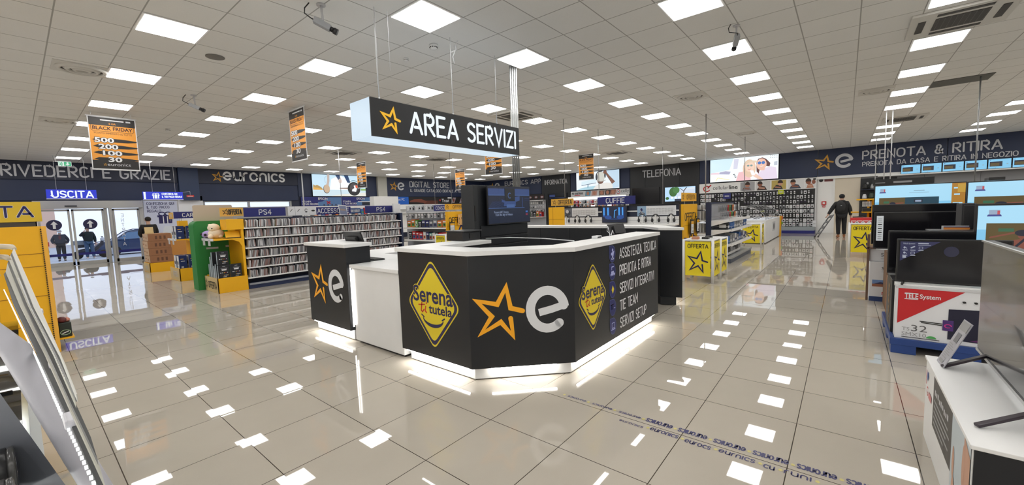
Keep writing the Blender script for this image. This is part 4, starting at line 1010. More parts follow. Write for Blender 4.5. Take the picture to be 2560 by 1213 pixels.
def celly(b, F, w, h):
    F.text(b, 'PER SMARTPHONE', .10, h*.42, .10, printc('grey_text', 70, 72, 76), w=.80, t=.24); F.rect(b, .28, h*.74, .42, .04, lgrey, .002); F.rect(b, .28, h*.2, .42, .04, red, .002)
    for k, (c, x) in enumerate((('teal', 1.05), ('pinkish', 1.5), ('brownish', 2.0), ('dark', 2.4), ('skin', 2.75))):
        F.poly(b, [(x, .02), (x+.36, .02), (x+.42, h-.02), (x+.05, h-.02)], printc('celly_'+c, *dict(teal=(90, 140, 165), pinkish=(180, 140, 130), brownish=(120, 96, 84), dark=(70, 62, 60), skin=(150, 104, 90))[c]), .002); F.disc(b, x+.2, h*.5, .10, .12, printc('skin_a', 176, 120, 96), .003, 12)
    F.stroke(b, arc(3.30, h*.52, .10, .13, 60, 300, 12), .03, red, .002); F.stroke(b, arc(3.30, h*.52, .10, .13, -50, 50, 6), .03, red, .002); F.disc(b, 3.30, h*.52, .025, .03, ink, .002, 10)
    F.body(b, 'celly', 3.47, h*.38, .19, printc('grey_text', 70, 72, 76), .002, w=.50)
strip('white accessory brand strip with photos under the cap man screen', neg_x(WX-.06, 13.90, 2.20), 4.0, .34, lgrey, celly)
t = thing('shelf_light', 'bright white light strip under the white accessory brand strip', 'light', (WX-.25, 11.9, 1.98))
MB().box(WX-.42, WX-.06, 9.98, 13.92, 2.12, 2.18, offw).build('canopy', t)
MB().box(WX-.43, WX-.40, 10.0, 13.9, 2.0, 2.13, E('shelf_glow', (.90, .97, 1.0), 2.2)).build('tube', t)
def appstrip(b, F, w, h):
    for k in range(3): F.disc(b, .3+.5*k, h*.5, .16, .10, printc('maroon', 96, 34, 36), .002, 14); F.disc(b, .3+.5*k, h*.5, .10, .06, printc('photo_grey', 160, 160, 164), .003, 12)
strip('dark strip with reddish pictures left of the INFORMATICA panel', neg_x(WX-.05, 17.50, 2.10), 1.5, .42, printc('near_black', 26, 22, 24), appstrip)
# televisions on the telephone wall
tv('unlit glossy black television on the black TELEFONIA wall', 1.60, .95, (WX-.13, 8.93, 1.58), -PI/2)
def street(b, F, w, h):
    F.rect(b, 0, 0, w, h, sk('sky_day', (.50, .74, 1.0)), .001)
    F.rect(b, w*.40, h*.25, w*.58, h*.55, sk('facade', (.62, .72, .86)), .002); F.poly(b, [(w*.35, h*.8), (w*.98, h*.95), (w*.98, h*.8)], sk('roof_pale', (.72, .80, .88)), .002)
    F.disc(b, w*.28, h*.66, .22, .26, sk('leaf', (.04, .14, .03)), .003, 14); F.disc(b, w*.38, h*.78, .18, .18, sk('leaf2', (.06, .20, .05)), .0035, 14)
    F.stroke(b, [(w*.62, h*.2), (w*.63, h*.7), (w*.72, h*.95)], .04, sk('trunk', (.05, .04, .05)), .004); F.stroke(b, [(w*.5, h*.9), (w*.63, h*.7)], .03, sk('trunk', (.05, .04, .05)), .004)
    F.disc(b, w*.08, h*.22, .10, .08, sk('leaf', (.04, .14, .03)), .003, 10)
    for k in range(3): F.rect(b, w*(.20+.12*k), h*.18, .13, .12, sk('lit_white', (.9, .93, 1.0)), .004)
    F.rect(b, w*.33, 0, w*.5, h*.16, sk('street_dark', (.02, .03, .06)), .003)
tv('lit television with a street and trees on the TELEFONIA wall', 1.62, .80, (WX-.13, 7.02, 1.66), -PI/2, street)
def dim(b, F, w, h): F.rect(b, w*.1, h*.6, w*.8, h*.03, blues[2], .001); F.rect(b, w*.1, h*.7, w*.3, h*.2, blues[2], .001)
tv('dim television on the black INFORMATICA wall panel', 1.5, .80, (WX-.13, 14.95, 1.70), -PI/2, dim)
# red fire point by the beige door
t = thing('safety_sign', 'dark red fire sign plate on the white wall beside the beige door', 'sign', (WX-.02, .78, 2.30))
b = MB(); F = neg_x(WX, 0, 0); F.rect(b, -.78, 2.31, .30, .10, printc('maroon', 96, 34, 36), .001, .012); b.build('panel', t)
b = MB(); F.disc(b, -.90, 2.37, .075, .075, printc('near_black', 26, 22, 24), .001, 18, .014); b.build('disc', t)
t = thing('fire_alarm', 'red fire alarm box on the white wall beside the beige door', 'alarm', (WX-.03, .78, 1.2))
b = MB(); F.rect(b, -.86, 1.27, .17, .16, red, .001, .05); b.build('housing', t, .004); b = MB(); F.rect(b, -.82, 1.31, .09, .08, letterw, .052); b.build('glass_plate', t); b = MB(); F.rect(b, -.82, 1.16, .10, .09, red, .001, .03); F.rect(b, -.80, 1.19, .06, .03, letterw, .032); b.build('plate', t)
# ================================================================== SHELVING AND GOODS
rnd = random.Random(11)
casecols = [M('game_case_%d' % k, c, .35) for k, c in enumerate(((.16, .16, .18), (.24, .235, .25), (.36, .36, .38), (.10, .10, .12), (.26, .15, .14), (.46, .46, .48), (.18, .19, .24), (.30, .27, .16)))]
casespine = [M('game_spine_%d' % k, c, .35) for k, c in enumerate(((.38, .38, .40), (.16, .16, .18), (.48, .48, .50), (.26, .15, .14)))]
def case_proto(k):
    b = MB(); w, d, h = .016, .125, .165
    b.box(-w/2, w/2, -d/2, d/2, 0, h, casecols[k]); b.box(-w/2-.0008, w/2+.0008, -d/2-.001, -d/2+.012, .006, h-.006, casespine[k % 4])
    b.box(-w/2-.001, -w/2, -d*.36, d*.36, .035, h-.035, casecols[(k*3+2) % 8])
    o = b.build('game_case', loc=(0, 0, 0)); return tag(o, 'plastic game case', 'game case')
cases = [case_proto(k) for k in range(8)]
case_used = [False]*8
def game_case(x, y, z, lean, label, group):
    k = rnd.randrange(8)
    if not case_used[k]: o = cases[k]; case_used[k] = True
    else: o = cases[k].copy(); COL.objects.link(o)
    o.location = (x, y, z); o.rotation_euler = (-.22, lean, 0); o['label'] = label; o['group'] = group
    return o
rack = thing('media_rack', 'long media rack of video games with navy ends and white shelves', 'shelving', (5.1, 10.3, 0))
MB().box(3.10, 7.12, 10.20, 10.28, .10, 1.52, navyd).build('back_panel', rack)
MB().box(3.10, 7.16, 9.95, 10.9, 0, .12, M('plinth_navy', (.018, .03, .085), .4)).build('base', rack, .004)
MB().box(7.10, 7.17, 9.98, 10.90, .0, 1.54, navy).build('end_panel', rack, .004)
b = MB(); b.box(3.12, 7.08, 9.93, 9.95, .085, .125, M('base_rail', (.30, .32, .36), .3)); b.build('price_rail', rack)
b = MB(); b.box(3.10, 7.12, 10.05, 10.30, 1.50, 1.53, navyd); b.build('top_rail', rack)
ROWS = [1.315, 1.10, .885, .67, .455, .235]
for q, z in enumerate(ROWS):
    b = MB(); b.quad((3.10, 9.95, z), (7.08, 9.95, z), (7.08, 10.2, z+.045), (3.10, 10.2, z+.045), white); b.box(3.10, 7.08, 9.938, 9.95, z-.012, z+.016, white); b.build('shelf', rack)
rowname = ['top', 'second', 'third', 'fourth', 'fifth', 'bottom']
ncase = 0; extra = MB()
for q, z in enumerate(ROWS):
    x = 3.14+rnd.random()*.04
    while x < 7.0:
        b = MB(); F_ = x
        b.obox((x+.012, 10.035, z+.095), (.009, 0, 0), (0, .062, .014), (0, -.018, .080), letterw if rnd.random() < .75 else lgrey); b.build('divider', rack)
        lean = rnd.choice((0, 0, 0, .10, -.12, .18)); n = rnd.choice((5, 6, 6, 7)); x += .03+abs(lean)*.10
        for k in range(n):
            if x > 7.05: break
            if x < 4.78 and ncase < 200 or (x >= 4.78 and q < 4 and k < 3 and ncase < 300):
                game_case(x, 10.025, z+.012, lean, 'plastic game case standing on the %s shelf of the long media rack' % rowname[q], 'game cases on the %s shelf of the media rack' % rowname[q]); ncase += 1
            else:
                m = casecols[rnd.randrange(8)]; extra.obox((x, 10.03, z+.095), (.008, 0, -.008*lean), (0, .060, .013), (lean*.08, -.017, .080), m)
                extra.obox((x, 9.969, z+.082), (.0084, 0, 0), (0, .001, 0), (lean*.075, -.017, .075), casespine[rnd.randrange(4)])
            x += .0195
        x += .022+rnd.random()*.03
o = extra.build('game_cases'); tag(o, 'the remaining plastic game cases packed on the long media rack', 'game cases'); o['kind'] = 'stuff'
# header signs on the media rack
def header(label, F, w, h, base, txt, tm, tx, tw, th=.10, st=False, name='header_sign', legs=None, k=.15):
    t = thing(name, label, 'sign', tuple(F.p(w/2, 0)))
    b = MB(); F.rect(b, 0, 0, w, h, base, -.012, .012); b.build('panel', t)
    b = MB()
    if st: star(F, b, .05, h*.18, h*.62, h*.66, tm, .10); b.build('star_logo', t); b = MB()
    if txt: F.text(b, txt, tx, (h-th)/2, th, tm, w=tw, t=k)
    if b.v: b.build('lettering', t)
    if legs is not None:
        b = MB()
        for q in (.2, .8): F.rect(b, w*q-.006, -legs, .012, legs, greym, -.009, .006)
        b.build('support', t)
    return t
ofy = M('offer_yellow', srgb(232, 172, 40), .5)
header('yellow offer sign over the yellow end stand with green side', neg_y(2.80, 10.35, 1.585), .44, .185, M('offer_pale', srgb(214, 170, 84), .5), 'OFFERTA', ink, .155, .25, .10, True, legs=.065, k=.17)
header('longest navy header sign beside the small offer sign on the media rack', neg_y(3.25, 10.36, 1.56), .88, .20, signblue, 'PS4', letterw, .31, .25, .11, legs=.04)
header('navy accessories sign partly behind a framed card', neg_y(4.86, 10.40, 1.56), .95, .19, signblue, 'ACCESSORI E', letterw, .05, .84, .11, legs=.04)
header('navy header sign over the right end of the media rack', neg_y(6.22, 10.36, 1.56), .95, .20, signblue, 'PS4', letterw, .36, .27, .11, legs=.04)
header('small blue mobility sign between the navy signs', neg_y(5.83, 10.55, 1.56), .36, .15, printc('sign_mid_blue', 74, 100, 150), 'URBAN MOBILITY', letterw, .02, .32, .06, k=.2)
for k in range(4):
    b = MB(); F = neg_y(4.17+.17*k, 10.33, 1.555); F.rect(b, 0, 0, .165, .22, letterw, 0, .004)
    if k in (0, 1): F.stroke(b, [(.05, .10), (.10, .15)], .012, ink, .006)
    if k == 2: F.stroke(b, arc(.085, .12, .03, .04, 20, 200, 8), .01, ink, .006); F.disc(b, .085, .085, .03, .016, ink, .006, 10)
    if k == 3: F.disc(b, .085, .11, .045, .020, ink, .006, 14)
    tag(b.build('picture_card'), 'white card with a black product picture, %s of four on the media rack' % ORD[k], 'card', 'white picture cards on the media rack')
t = thing('framed_card', 'tilted white-framed photo card in front of the accessories sign', 'picture', (5.55, 10.2, 1.53))
F = Face((5.40, 10.22, 1.535), (.995, 0, -.10), (-.06, .12, .99)); b = MB(); F.rect(b, 0, 0, .22, .27, letterw, 0, .008); b.build('frame', t); b = MB(); F.rect(b, .015, .02, .19, .23, printc('card_blue', 120, 128, 160), .009); F.rect(b, .03, .12, .15, .05, printc('card_tan', 150, 134, 128), .010); b.build('picture', t)
for k in range(2):
    b = MB(); F = neg_y(7.03+.16*k, 10.25+.1*k, 1.53); F.rect(b, 0, 0, .15, .28, letterw, 0, .05); F.rect(b, .01, .12, .13, .004, lgrey, .052); tag(b.build('card_box'), 'white card holder on the right end of the media rack, %s one' % ('left', 'right')[k], 'box', 'white card holders')
b = MB(); b.box(8.8, 9.9, 14, 14.3, 1.55, 2.2, white); b.box(8.9, 9.8, 14.02, 14.28, 0, 1.55, greym); tag(b.build('carton', bevel=.01), 'large plain white box above the right end of the media rack', 'box')

# yellow end stand with the green side board
def endstand(label, x0, x1, y0, y1, H, tray, shelf=None, txt=True, back=True):
    t = thing('end_stand', label, 'display stand', ((x0+x1)/2, (y0+y1)/2, 0))
    if back: MB().box(x1-.05, x1, y0+.02, y1, 0, H, yellow).build('back_panel', t, .003)
    b = MB(); b.box(x0, x1, y0, y0+.02, 0, tray, yellow); b.box(x0, x0+.02, y0, y1, 0, tray, cream if txt else yellow); b.box(x0, x1, y1-.02, y1, 0, tray, yellow); b.box(x0+.02, x1, y0+.02, y1-.02, tray-.06, tray-.04, yellow); b.build('tray', t, .002)  # cream front: the brighter light on that side is put into its colour
    if txt:
        b = MB(); F = neg_x(x0, y1, 0); w = y1-y0; star(F, b, .05*w, tray*.15, .17*w, tray*.7, ink, .09); F.text(b, 'OFFERTA', w*.28, tray*.27, tray*.42, ink, w=w*.62, t=.16); b.build('lettering', t)
    if shelf:
        b = MB(); b.box(x0+.02, x1-.05, y0+.02, y1, shelf-.03, shelf, yellow)
        pts = [(0, 0), (.10, 0), (0, -.16)]
        b.add([(x1-.05, y0+.02, shelf-.03), (x1-.22, y0+.02, shelf-.03), (x1-.10, y0+.02, shelf-.08), (x1-.05, y0+.02, shelf-.18)], [(0, 1, 2, 3)], yellow); b.build('shelf', t)
        b = MB(); b.box(x0+.005, x0+.02, y0+.10, y1, shelf-.04, shelf+.01, letterw); b.box(x0, x0+.004, y0+.25, y0+.40, shelf-.14, shelf-.01, lgrey); b.box(x0, x0+.004, y1-.25, y1-.1, shelf-.14, shelf-.01, lgrey); b.build('price_holder', t)
    return t
st = endstand('yellow end stand with a green side board, soft toys and dark boxes', 2.54, 3.09, 9.93, 10.80, 1.52, .31, 1.12)
MB().box(2.78, 3.10, 9.93, 10.32, 1.30, 1.52, yellow).build('upper_box', st, .004)
b = MB(); b.obox((2.90, 10.02, 1.20), (.13, 0, 0), (0, .03, .065), (0, -.006, .003), yellow); b.box(2.78, 3.04, 9.97, 10.2, 1.125, 1.14, ink); b.build('flap', st, .003)
MB().box(2.58, 2.62, 10.0, 10.78, .31, .33, yellow).build('lip', st)
g_ = thing('side_board', 'green card side board with a beige header beside the yellow end stand', 'display stand', (2.75, 11.0, 0))
b = MB(); pr = [(2.42, 0), (3.08, 0), (3.08, 1.50), (2.52, 1.50)]+[(2.52+.10*math.cos(math.radians(a)), 1.40+.10*math.sin(math.radians(a))) for a in range(90, 181, 15)]
vs = [(x, 10.82, z) for x, z in pr]+[(x, 11.18, z) for x, z in pr]; n = len(pr)
b.add(vs, [tuple(range(n)), tuple(range(2*n-1, n-1, -1))]+[(i, i+n, (i+1) % n+n, (i+1) % n) for i in range(n)], green); b.build('board', g_)
b = MB(); F = neg_y(2.48, 11.0, 1.49); F.poly(b, roundpoly([(0, 0), (0, .36), (.74, .36), (.74, 0)], .04), M('header_beige', srgb(196, 180, 160), .6), 0, .02); b.build('header_card', g_)
b = MB(); b.box(2.62, 2.84, 10.81, 10.82, .88, .92, lgrey); b.build('label', g_); b = MB(); b.box(2.98, 3.05, 10.81, 10.82, .90, .94, lgrey); b.build('label', g_)
# soft toys
def plush(label, c, s, body, spots):
    t = thing('soft_toy', label, 'toy', c)
    x, y, z = c; b = MB()
    if spots:
        b.ball((x, y, z+.10*s), .16*s, .13*s, .11*s, body); b.build('body', t)
        b = MB()
        for dx, dy, dz in ((-.10, -.10, .10), (.02, -.12, .16), (-.15, .0, .12), (.10, -.09, .05)): b.ball((x+dx*s, y+dy*s, z+dz*s), .035*s, .025*s, .035*s, ink, 10, 6)
        b.build('spot', t)
        b = MB(); b.ball((x-.05*s, y-.05*s, z+.02*s), .05*s, .05*s, .03*s, ink, 10, 6); b.ball((x+.08*s, y-.06*s, z+.02*s), .05*s, .05*s, .03*s, ink, 10, 6); b.build('paw', t)
    else:
        b.ball((x+.03*s, y, z+.13*s), .19*s, .16*s, .13*s, body); b.ball((x-.02*s, y-.02*s, z+.29*s), .145*s, .13*s, .115*s, body); b.ball((x-.08*s, y-.09*s, z+.25*s), .06*s, .05*s, .05*s, body); b.build('body', t)
        b = MB(); b.ball((x-.09*s, y+.02*s, z+.37*s), .045*s, .05*s, .03*s, body, 10, 6); b.ball((x+.05*s, y+.05*s, z+.36*s), .04*s, .05*s, .035*s, body, 10, 6); b.build('ear', t)
        b = MB()
        for dx in (-.12, .10): b.ball((x+dx*s, y-.08*s, z+.06*s), .07*s, .09*s, .06*s, body, 10, 6)
        b.build('paw', t)
        b = MB(); b.ball((x-.09*s, y-.13*s, z+.27*s), .02*s, .02*s, .018*s, ink, 8, 5); b.ball((x-.10*s, y-.09*s, z+.32*s), .012*s, .012*s, .012*s, ink, 8, 5); b.ball((x, y-.12*s, z+.31*s), .012*s, .012*s, .012*s, ink, 8, 5); b.build('face', t)
plush('lilac soft toy with black spots on the yellow shelf', (2.64, 10.64, 1.125), .80, M('lilac_plush', srgb(178, 160, 215), .9), True)
plush('cream sitting soft toy on the yellow shelf', (2.68, 10.36, 1.125), .78, M('cream_plush', srgb(238, 224, 200), .9), False)
# dark boxes in the tray
boxd = M('box_black', (.012, .014, .018), .4); boxs = M('box_silver', (.45, .53, .60), .3)
def goods_box(label, x0, x1, y0, y1, z0, z1, side, front, group, prints=True, name='product_box'):
    t = thing(name, label, 'box', ((x0+x1)/2, (y0+y1)/2, z0), group)
    MB().box(x0, x1, y0, y1, z0, z1, side).build('carton', t, .002)
    b = MB(); F = neg_x(x0, y1, z0); w, h = y1-y0, z1-z0; F.rect(b, .004, .004, w-.008, h-.008, front, .001)
    G = neg_y(x0, y0, z0); w2 = x1-x0
    if prints == 1:
        G.rect(b, w2*.3, h*.58, w2*.42, h*.07, letterw, .001); G.rect(b, w2*.28, h*.66, w2*.48, h*.04, letterw, .001); G.rect(b, w2*.38, h*.87, w2*.25, h*.025, lgrey, .001); G.rect(b, w2*.22, h*.75, w2*.6, h*.012, lgrey, .001)
        for k in range(5): G.disc(b, w2*(.2+.15*k), h*.42, w2*(.07 if k == 0 else .04), h*.03, (letterw, lgrey, ofy, red, lgrey)[k], .001, 8)
        for k in range(5): G.rect(b, w2*(.45+.09*k), h*.20, w2*.06, h*.05, (ofy, lgrey, letterw, lgrey, ofy)[k], .001)
        G.rect(b, w2*.4, h*.1, w2*.3, h*.03, letterw, .001)
    elif prints == 2:
        F.disc(b, w*.45, h*.45, w*.28, h*.15, ink, .002, 14); F.rect(b, w*.1, h*.1, w*.8, h*.12, M('box_sky', (.45, .60, .68), .4), .0015); G.rect(b, w2*.25, h*.55, w2*.5, h*.05, lgrey, .001); G.rect(b, w2*.2, h*.72, w2*.4, h*.04, ofy, .001); G.rect(b, w2*.25, h*.06, w2*.3, h*.12, lgrey, .001)
    b.build('print', t)
    return t
for k, (x, y, z, lab) in enumerate(((2.58, 9.97, .30, 'lower black game box at the near corner of the yellow tray'), (2.58, 9.97, .585, 'upper black game box stacked at the near corner of the yellow tray'), (2.80, 9.97, .30, 'single black game box at the right of the yellow tray'))):
    goods_box(lab, x, x+.20, y, y+.06, z, z+.28, boxd, boxs, 'black game boxes', 1)
for k in range(5):
    z1 = (.60, .56, .84, .74, .58)[k]
    goods_box('silver-fronted dark box in the yellow tray, %s left of the black game boxes' % ORD[k], 2.57, 2.77, 10.05+.11*k, 10.14+.11*k, .30, z1, boxd, M('box_dull_silver_%d' % (k % 2), (.34+.12*(k % 2), .40+.12*(k % 2), .46+.12*(k % 2)), .3), 'silver fronted boxes in the yellow tray', 0)
# the stand with white and blue watch boxes
st = endstand('yellow end stand with two tiers of blue and white boxes', 2.52, 2.95, 12.87, 13.80, 1.40, .32, 1.06, txt=False)
b = MB(); F = neg_x(2.52, 13.80, 0); F.rect(b, .01, .01, .91, .30, cream, .001); F.text(b, 'OFFERTA', .30, .10, .13, lgrey, w=.5, t=.14); b.build('lettering', st)
MB().box(2.62, 2.80, 12.95, 13.15, 1.36, 1.52, yellow).build('upper_box', st, .003)
bxn = M('box_navy', srgb(30, 44, 96), .4)
for lv, z in ((0, .31), (1, 1.06)):
    for k in range(4):
        r_, c_ = k % 2, k//2
        goods_box('white and navy box on the %s tier of the second yellow stand, %s' % (('lower', 'upper')[lv], ('front left', 'front right', 'rear left', 'rear right')[c_*2+(1-r_)]), 2.54+.20*c_, 2.70+.20*c_, 12.92+.27*r_, 13.12+.27*r_, z, z+.33, bxn, letterw, 'white and navy boxes', 2)
header('navy sign reading CART behind the beige header card', neg_y(2.60, 13.3, 1.58), .75, .17, signblue, 'CART', letterw, .18, .30, .09, legs=.06)
header('pale offer sign left of the navy CART sign', neg_x(2.58, 13.72, 1.57), .42, .17, M('offer_pale', srgb(214, 170, 84), .5), 'OFFERTA', lgrey, .14, .22, .06, legs=.06)
sh = thing('media_rack', 'second media rack behind the stand with blue and white boxes', 'shelving', (4.5, 13.2, 0))
MB().box(2.97, 6.5, 13.25, 13.33, 0, 1.5, navyd).build('back_panel', sh); MB().box(2.97, 6.5, 12.95, 13.9, 0, .12, navy).build('base', sh)
b2 = MB()
for z in (.25, .47, .69, .91, 1.13, 1.33):
    MB().box(2.97, 6.5, 12.97, 13.25, z-.012, z+.012, white).build('shelf', sh)
    x = 3.0
    while x < 6.4:
        b2.box(x, x+.016, 13.02, 13.14, z+.012, z+.175, casecols[rnd.randrange(8)]); x += .03 if rnd.random() < .8 else .10
o = b2.build('game_cases'); tag(o, 'game cases packed on the second media rack', 'game cases'); o['kind'] = 'stuff'
# stacked cartons
t = endstand('low yellow tray under the stack of brown cartons', 2.45, 3.02, 16.0, 16.85, .28, .28, None, txt=False, back=False)
b = MB(); F = neg_x(2.45, 16.85, 0); F.rect(b, .01, .01, .83, .26, cream, .001); F.text(b, 'OFFERTA', .25, .08, .10, lgrey, w=.4, t=.14); b.build('lettering', t)
for k in range(4):
    z = .285+.218*k; t = thing('carton', 'brown carton, %s of the stack of four on the low yellow tray' % ('lowest', 'second from the bottom', 'third from the bottom', 'topmost')[k], 'carton', (2.74, 16.4, z), 'stacked brown cartons')
    sx = (.01, .0, -.01, .01)[k]; MB().box(2.47+sx, 3.01+sx, 16.02, 16.80, z, z+.215, brown).build('carton', t, .004)
    b = MB(); F = neg_x(2.47+sx, 16.80, z); F.rect(b, .005, .005, .77, .205, browns, .001); F.rect(b, .10, .10, .2, .03, brown, .002); F.rect(b, .45, .06, .12, .06, brown, .002)  # pale front sheet: the light on this side is put into the card colour
    G = neg_y(2.47+sx, 16.02, z)
    for q in range(3): G.rect(b, .16+.10*q, .05, .05, .10, M('carton_print', srgb(104, 70, 52), .7), .001)
    b.build('print', t)
b = MB(); b.obox((2.55, 16.2, 1.27), (.10, .0, 0), (0, .003, 0), (0, .02, .085), cream); b.box(2.45, 2.65, 16.15, 16.25, 1.152, 1.19, cream); tag(b.build('price_card'), 'plain cream price card standing on the brown cartons', 'card')
t = thing('wrapping_desk', 'orange-topped desk right of the man in black', 'desk', (3.55, 17.8, 0)); MB().box(3.25, 4.1, 17.5, 18.1, .0, 1.05, M('desk_orange', srgb(200, 140, 70), .5)).build('cabinet', t, .004); MB().box(3.22, 4.12, 17.47, 18.12, 1.05, 1.09, cream).build('top', t)
b = MB(); b.obox((3.05, 16.6, 1.20), (.10, 0, 0), (0, .004, 0), (.05, .03, .16), M('paper_pale', (.55, .60, .66), .5)); b.box(2.97, 3.10, 16.55, 16.68, 1.152, 1.16, lgrey); tag(b.build('leaflet'), 'tilted pale leaflet holder beside the cartons', 'leaflet')

# hanging packs: prototypes and a wall of them
def pack_proto(k):
    hgt = .165 if k % 3 else .15; w = .108
    b = MB(); card = (letterw, ink, letterw, printc('pack_dark', 34, 34, 40), letterw, printc('pack_grey', 120, 122, 128))[k]
    prod = (ink, lgrey, grey, printc('pack_purple', 60, 44, 70), M('cable_white', (.6, .6, .6), .4), ink)[k]
    F = neg_x(0, w/2, -hgt)
    F.poly(b, roundpoly([(0, 0), (w, 0), (w, hgt), (0, hgt)], .012, 3), card, 0, .012)
    F.disc(b, w*.5, hgt*.38, w*.30, hgt*.24, prod, .013, 14, .012)
    F.rect(b, w*.2, hgt*.74, w*.6, hgt*.08, (ink, letterw, red, lgrey, grey, letterw)[k], .0135)
    o = b.build('blister_pack', loc=(0, 0, 0)); tag(o, 'blister pack', 'blister pack')
    h = MB(); h.tube([(.08, 0, -.012), (-.055, 0, -.012)], .003, metal, 5); h.quad((-.056, -.022, -.03), (-.056, .022, -.03), (-.056, .022, 0), (-.056, -.022, 0), letterw); h.build('hook', o)
    return o
packs = [pack_proto(k) for k in range(6)]; pk_used = [False]*6
def pack(loc, k, label, group, rz=0):
    if not pk_used[k]: o = packs[k]; pk_used[k] = True; o.location = loc; o.rotation_euler = (0, 0, rz); o['label'] = label; o['group'] = group
    else: o = dup(packs[k], loc, rz, label, group)
    return o
aw = thing('accessory_wall', 'tall black accessory wall with pegs under the phone accessory banner', 'shelving', (WX-.1, 3.5, 0))
MB().box(WX-.10, WX-.01, 1.06, 6.0, .12, 2.03, M('peg_black', (.015, .015, .017), .5)).build('back_panel', aw)
MB().box(WX-.14, WX-.02, 1.04, 1.10, .12, 2.03, lgrey).build('post', aw); MB().box(WX-.55, WX-.02, 1.05, 6.0, 0, .13, signblue).build('base', aw, .004)
b = MB(); b.box(WX-.5, WX-.1, 1.08, 5.98, .13, .30, M('base_shelf', (.28, .32, .34), .4)); b.build('base_shelf', aw)
rows_ = [1.95, 1.74, 1.53, 1.31, 1.10, .89, .67, .48]
rn = ['top', 'second', 'third', 'fourth', 'fifth', 'sixth', 'seventh', 'lowest']
for q, z in enumerate(rows_):
    for c in range(36):
        y = 1.19+.1345*c
        if rnd.random() < .07: continue
        if q < 3: k = rnd.choice((1, 3, 1, 5, 1, 3, 0)) if c > 1 else rnd.choice((0, 1))
        else: k = rnd.choice((0, 0, 2, 4, 0, 1, 5))
        if c > 30: k = rnd.choice((2, 4, 0, 5))
        pack((WX-.15, y, z), k, '%s blister pack hanging in the %s row of the black accessory wall' % (('white', 'black', 'white', 'dark', 'white', 'grey')[k], rn[q]), '%s blister packs in the %s row of the accessory wall' % (('white', 'black', 'white', 'dark', 'white', 'grey')[k], rn[q]))
for nm, y, z, w_, h_, m_ in (('yellow-green price card', 2.50, 1.83, .22, .20, M('lime', srgb(186, 196, 40), .5)), ('navy price card', 4.85, 1.70, .34, .28, signblue), ('white paper card low', 1.16, .28, .14, .30, letterw)):
    b = MB(); F = neg_x(WX-.24, y, z); F.rect(b, 0, 0, w_, h_, m_, 0, .006); F.rect(b, w_*.2, h_*.4, w_*.6, h_*.2, lgrey, .008); tag(b.build('price_card'), nm+' hanging on the black accessory wall', 'card')

# console gondola
def pick(*a): return a[rnd.randrange(len(a))]
cg = thing('gondola', 'white gondola of console accessories left of the yellow end panel', 'shelving', (10.1, 12.7, 0))
MB().box(9.80+.45, 9.86+.45, 11.05, 14.0, 0, 1.80, M('gondola_grey', (.42, .43, .46), .5)).build('back_panel', cg); MB().box(9.80, 10.9, 11.05, 14.0, 0, .14, navy).build('base', cg)
for z in (.48, .95): MB().box(9.80, 10.25, 11.05, 13.6, z-.05, z, white).build('shelf', cg, .003)
MB().box(10.0, 10.25, 11.05, 14.0, 1.50, 1.53, white).build('shelf', cg)
pcol = [printc('pk_'+n, *c) for n, c in (('green', (70, 140, 60)), ('navy', (40, 46, 100)), ('red', (180, 40, 40)), ('white', (205, 205, 205)), ('black', (30, 30, 34)), ('blue', (50, 96, 160)), ('orange', (200, 110, 50)), ('grey', (130, 132, 136)), ('teal', (84, 140, 128)))]
pname = ['green', 'navy', 'red', 'white', 'black', 'blue', 'orange', 'grey', 'teal']
def prod(x0, x1, y0, y1, z0, z1, k, label, group):
    b = MB(); b.box(x0, x1, y0, y1, z0, z1, pcol[k]); F = neg_x(x0, y1, z0); w, h = y1-y0, z1-z0
    F.rect(b, w*.12, h*.12, w*.76, h*.42, pcol[(k+3) % 9], .001); F.rect(b, w*.15, h*.66, w*.7, h*.16, letterw, .001); F.disc(b, w*.5, h*.35, w*.2, h*.14, pcol[4], .002, 10)
    return tag(b.build('product_box'), label, 'box', group)
for z, y0, y1, hh, sq, nm in ((.49, 11.15, 13.4, .32, (2, 2, 4, 3, 8, 1, 3, 2), 'lower shelf'), (.96, 11.15, 13.4, .30, (6, 6, 7, 7, 1, 1, 4, 0), 'middle shelf')):
    y = y0; i = 0
    while y < y1:
        w_ = .17+.1*rnd.random(); k = sq[i % len(sq)]; i += 1
        prod(9.88, 10.1, y, y+w_-.03, z, z+hh*(.75+.25*rnd.random()), k, '%s box on the %s of the console gondola, %s from the yellow panel' % (pname[k], nm, ORD[min(i-1, 13)]), 'boxes on the %s of the console gondola' % nm); y += w_
for r_, z in enumerate((1.47, 1.78)):
    for c in range(13):
        k = (0, 4, 5, 2)[c % 4] if r_ == 0 else (4, 5, 0)[c % 3]
        pack((9.95+.04*r_, 11.25+.19*c, z), k, '%s blister pack in the %s row of the console gondola' % (('white', 'black', 'white', 'dark', 'white', 'grey')[k], ('lower', 'upper')[r_]), 'blister packs on the console gondola')
header('navy sign cut off as CONSO beside the yellow offer sign', neg_x(9.78, 11.70, 1.56), .64, .21, signblue, 'CONSO', letterw, .12, .48, .11, legs=.05)
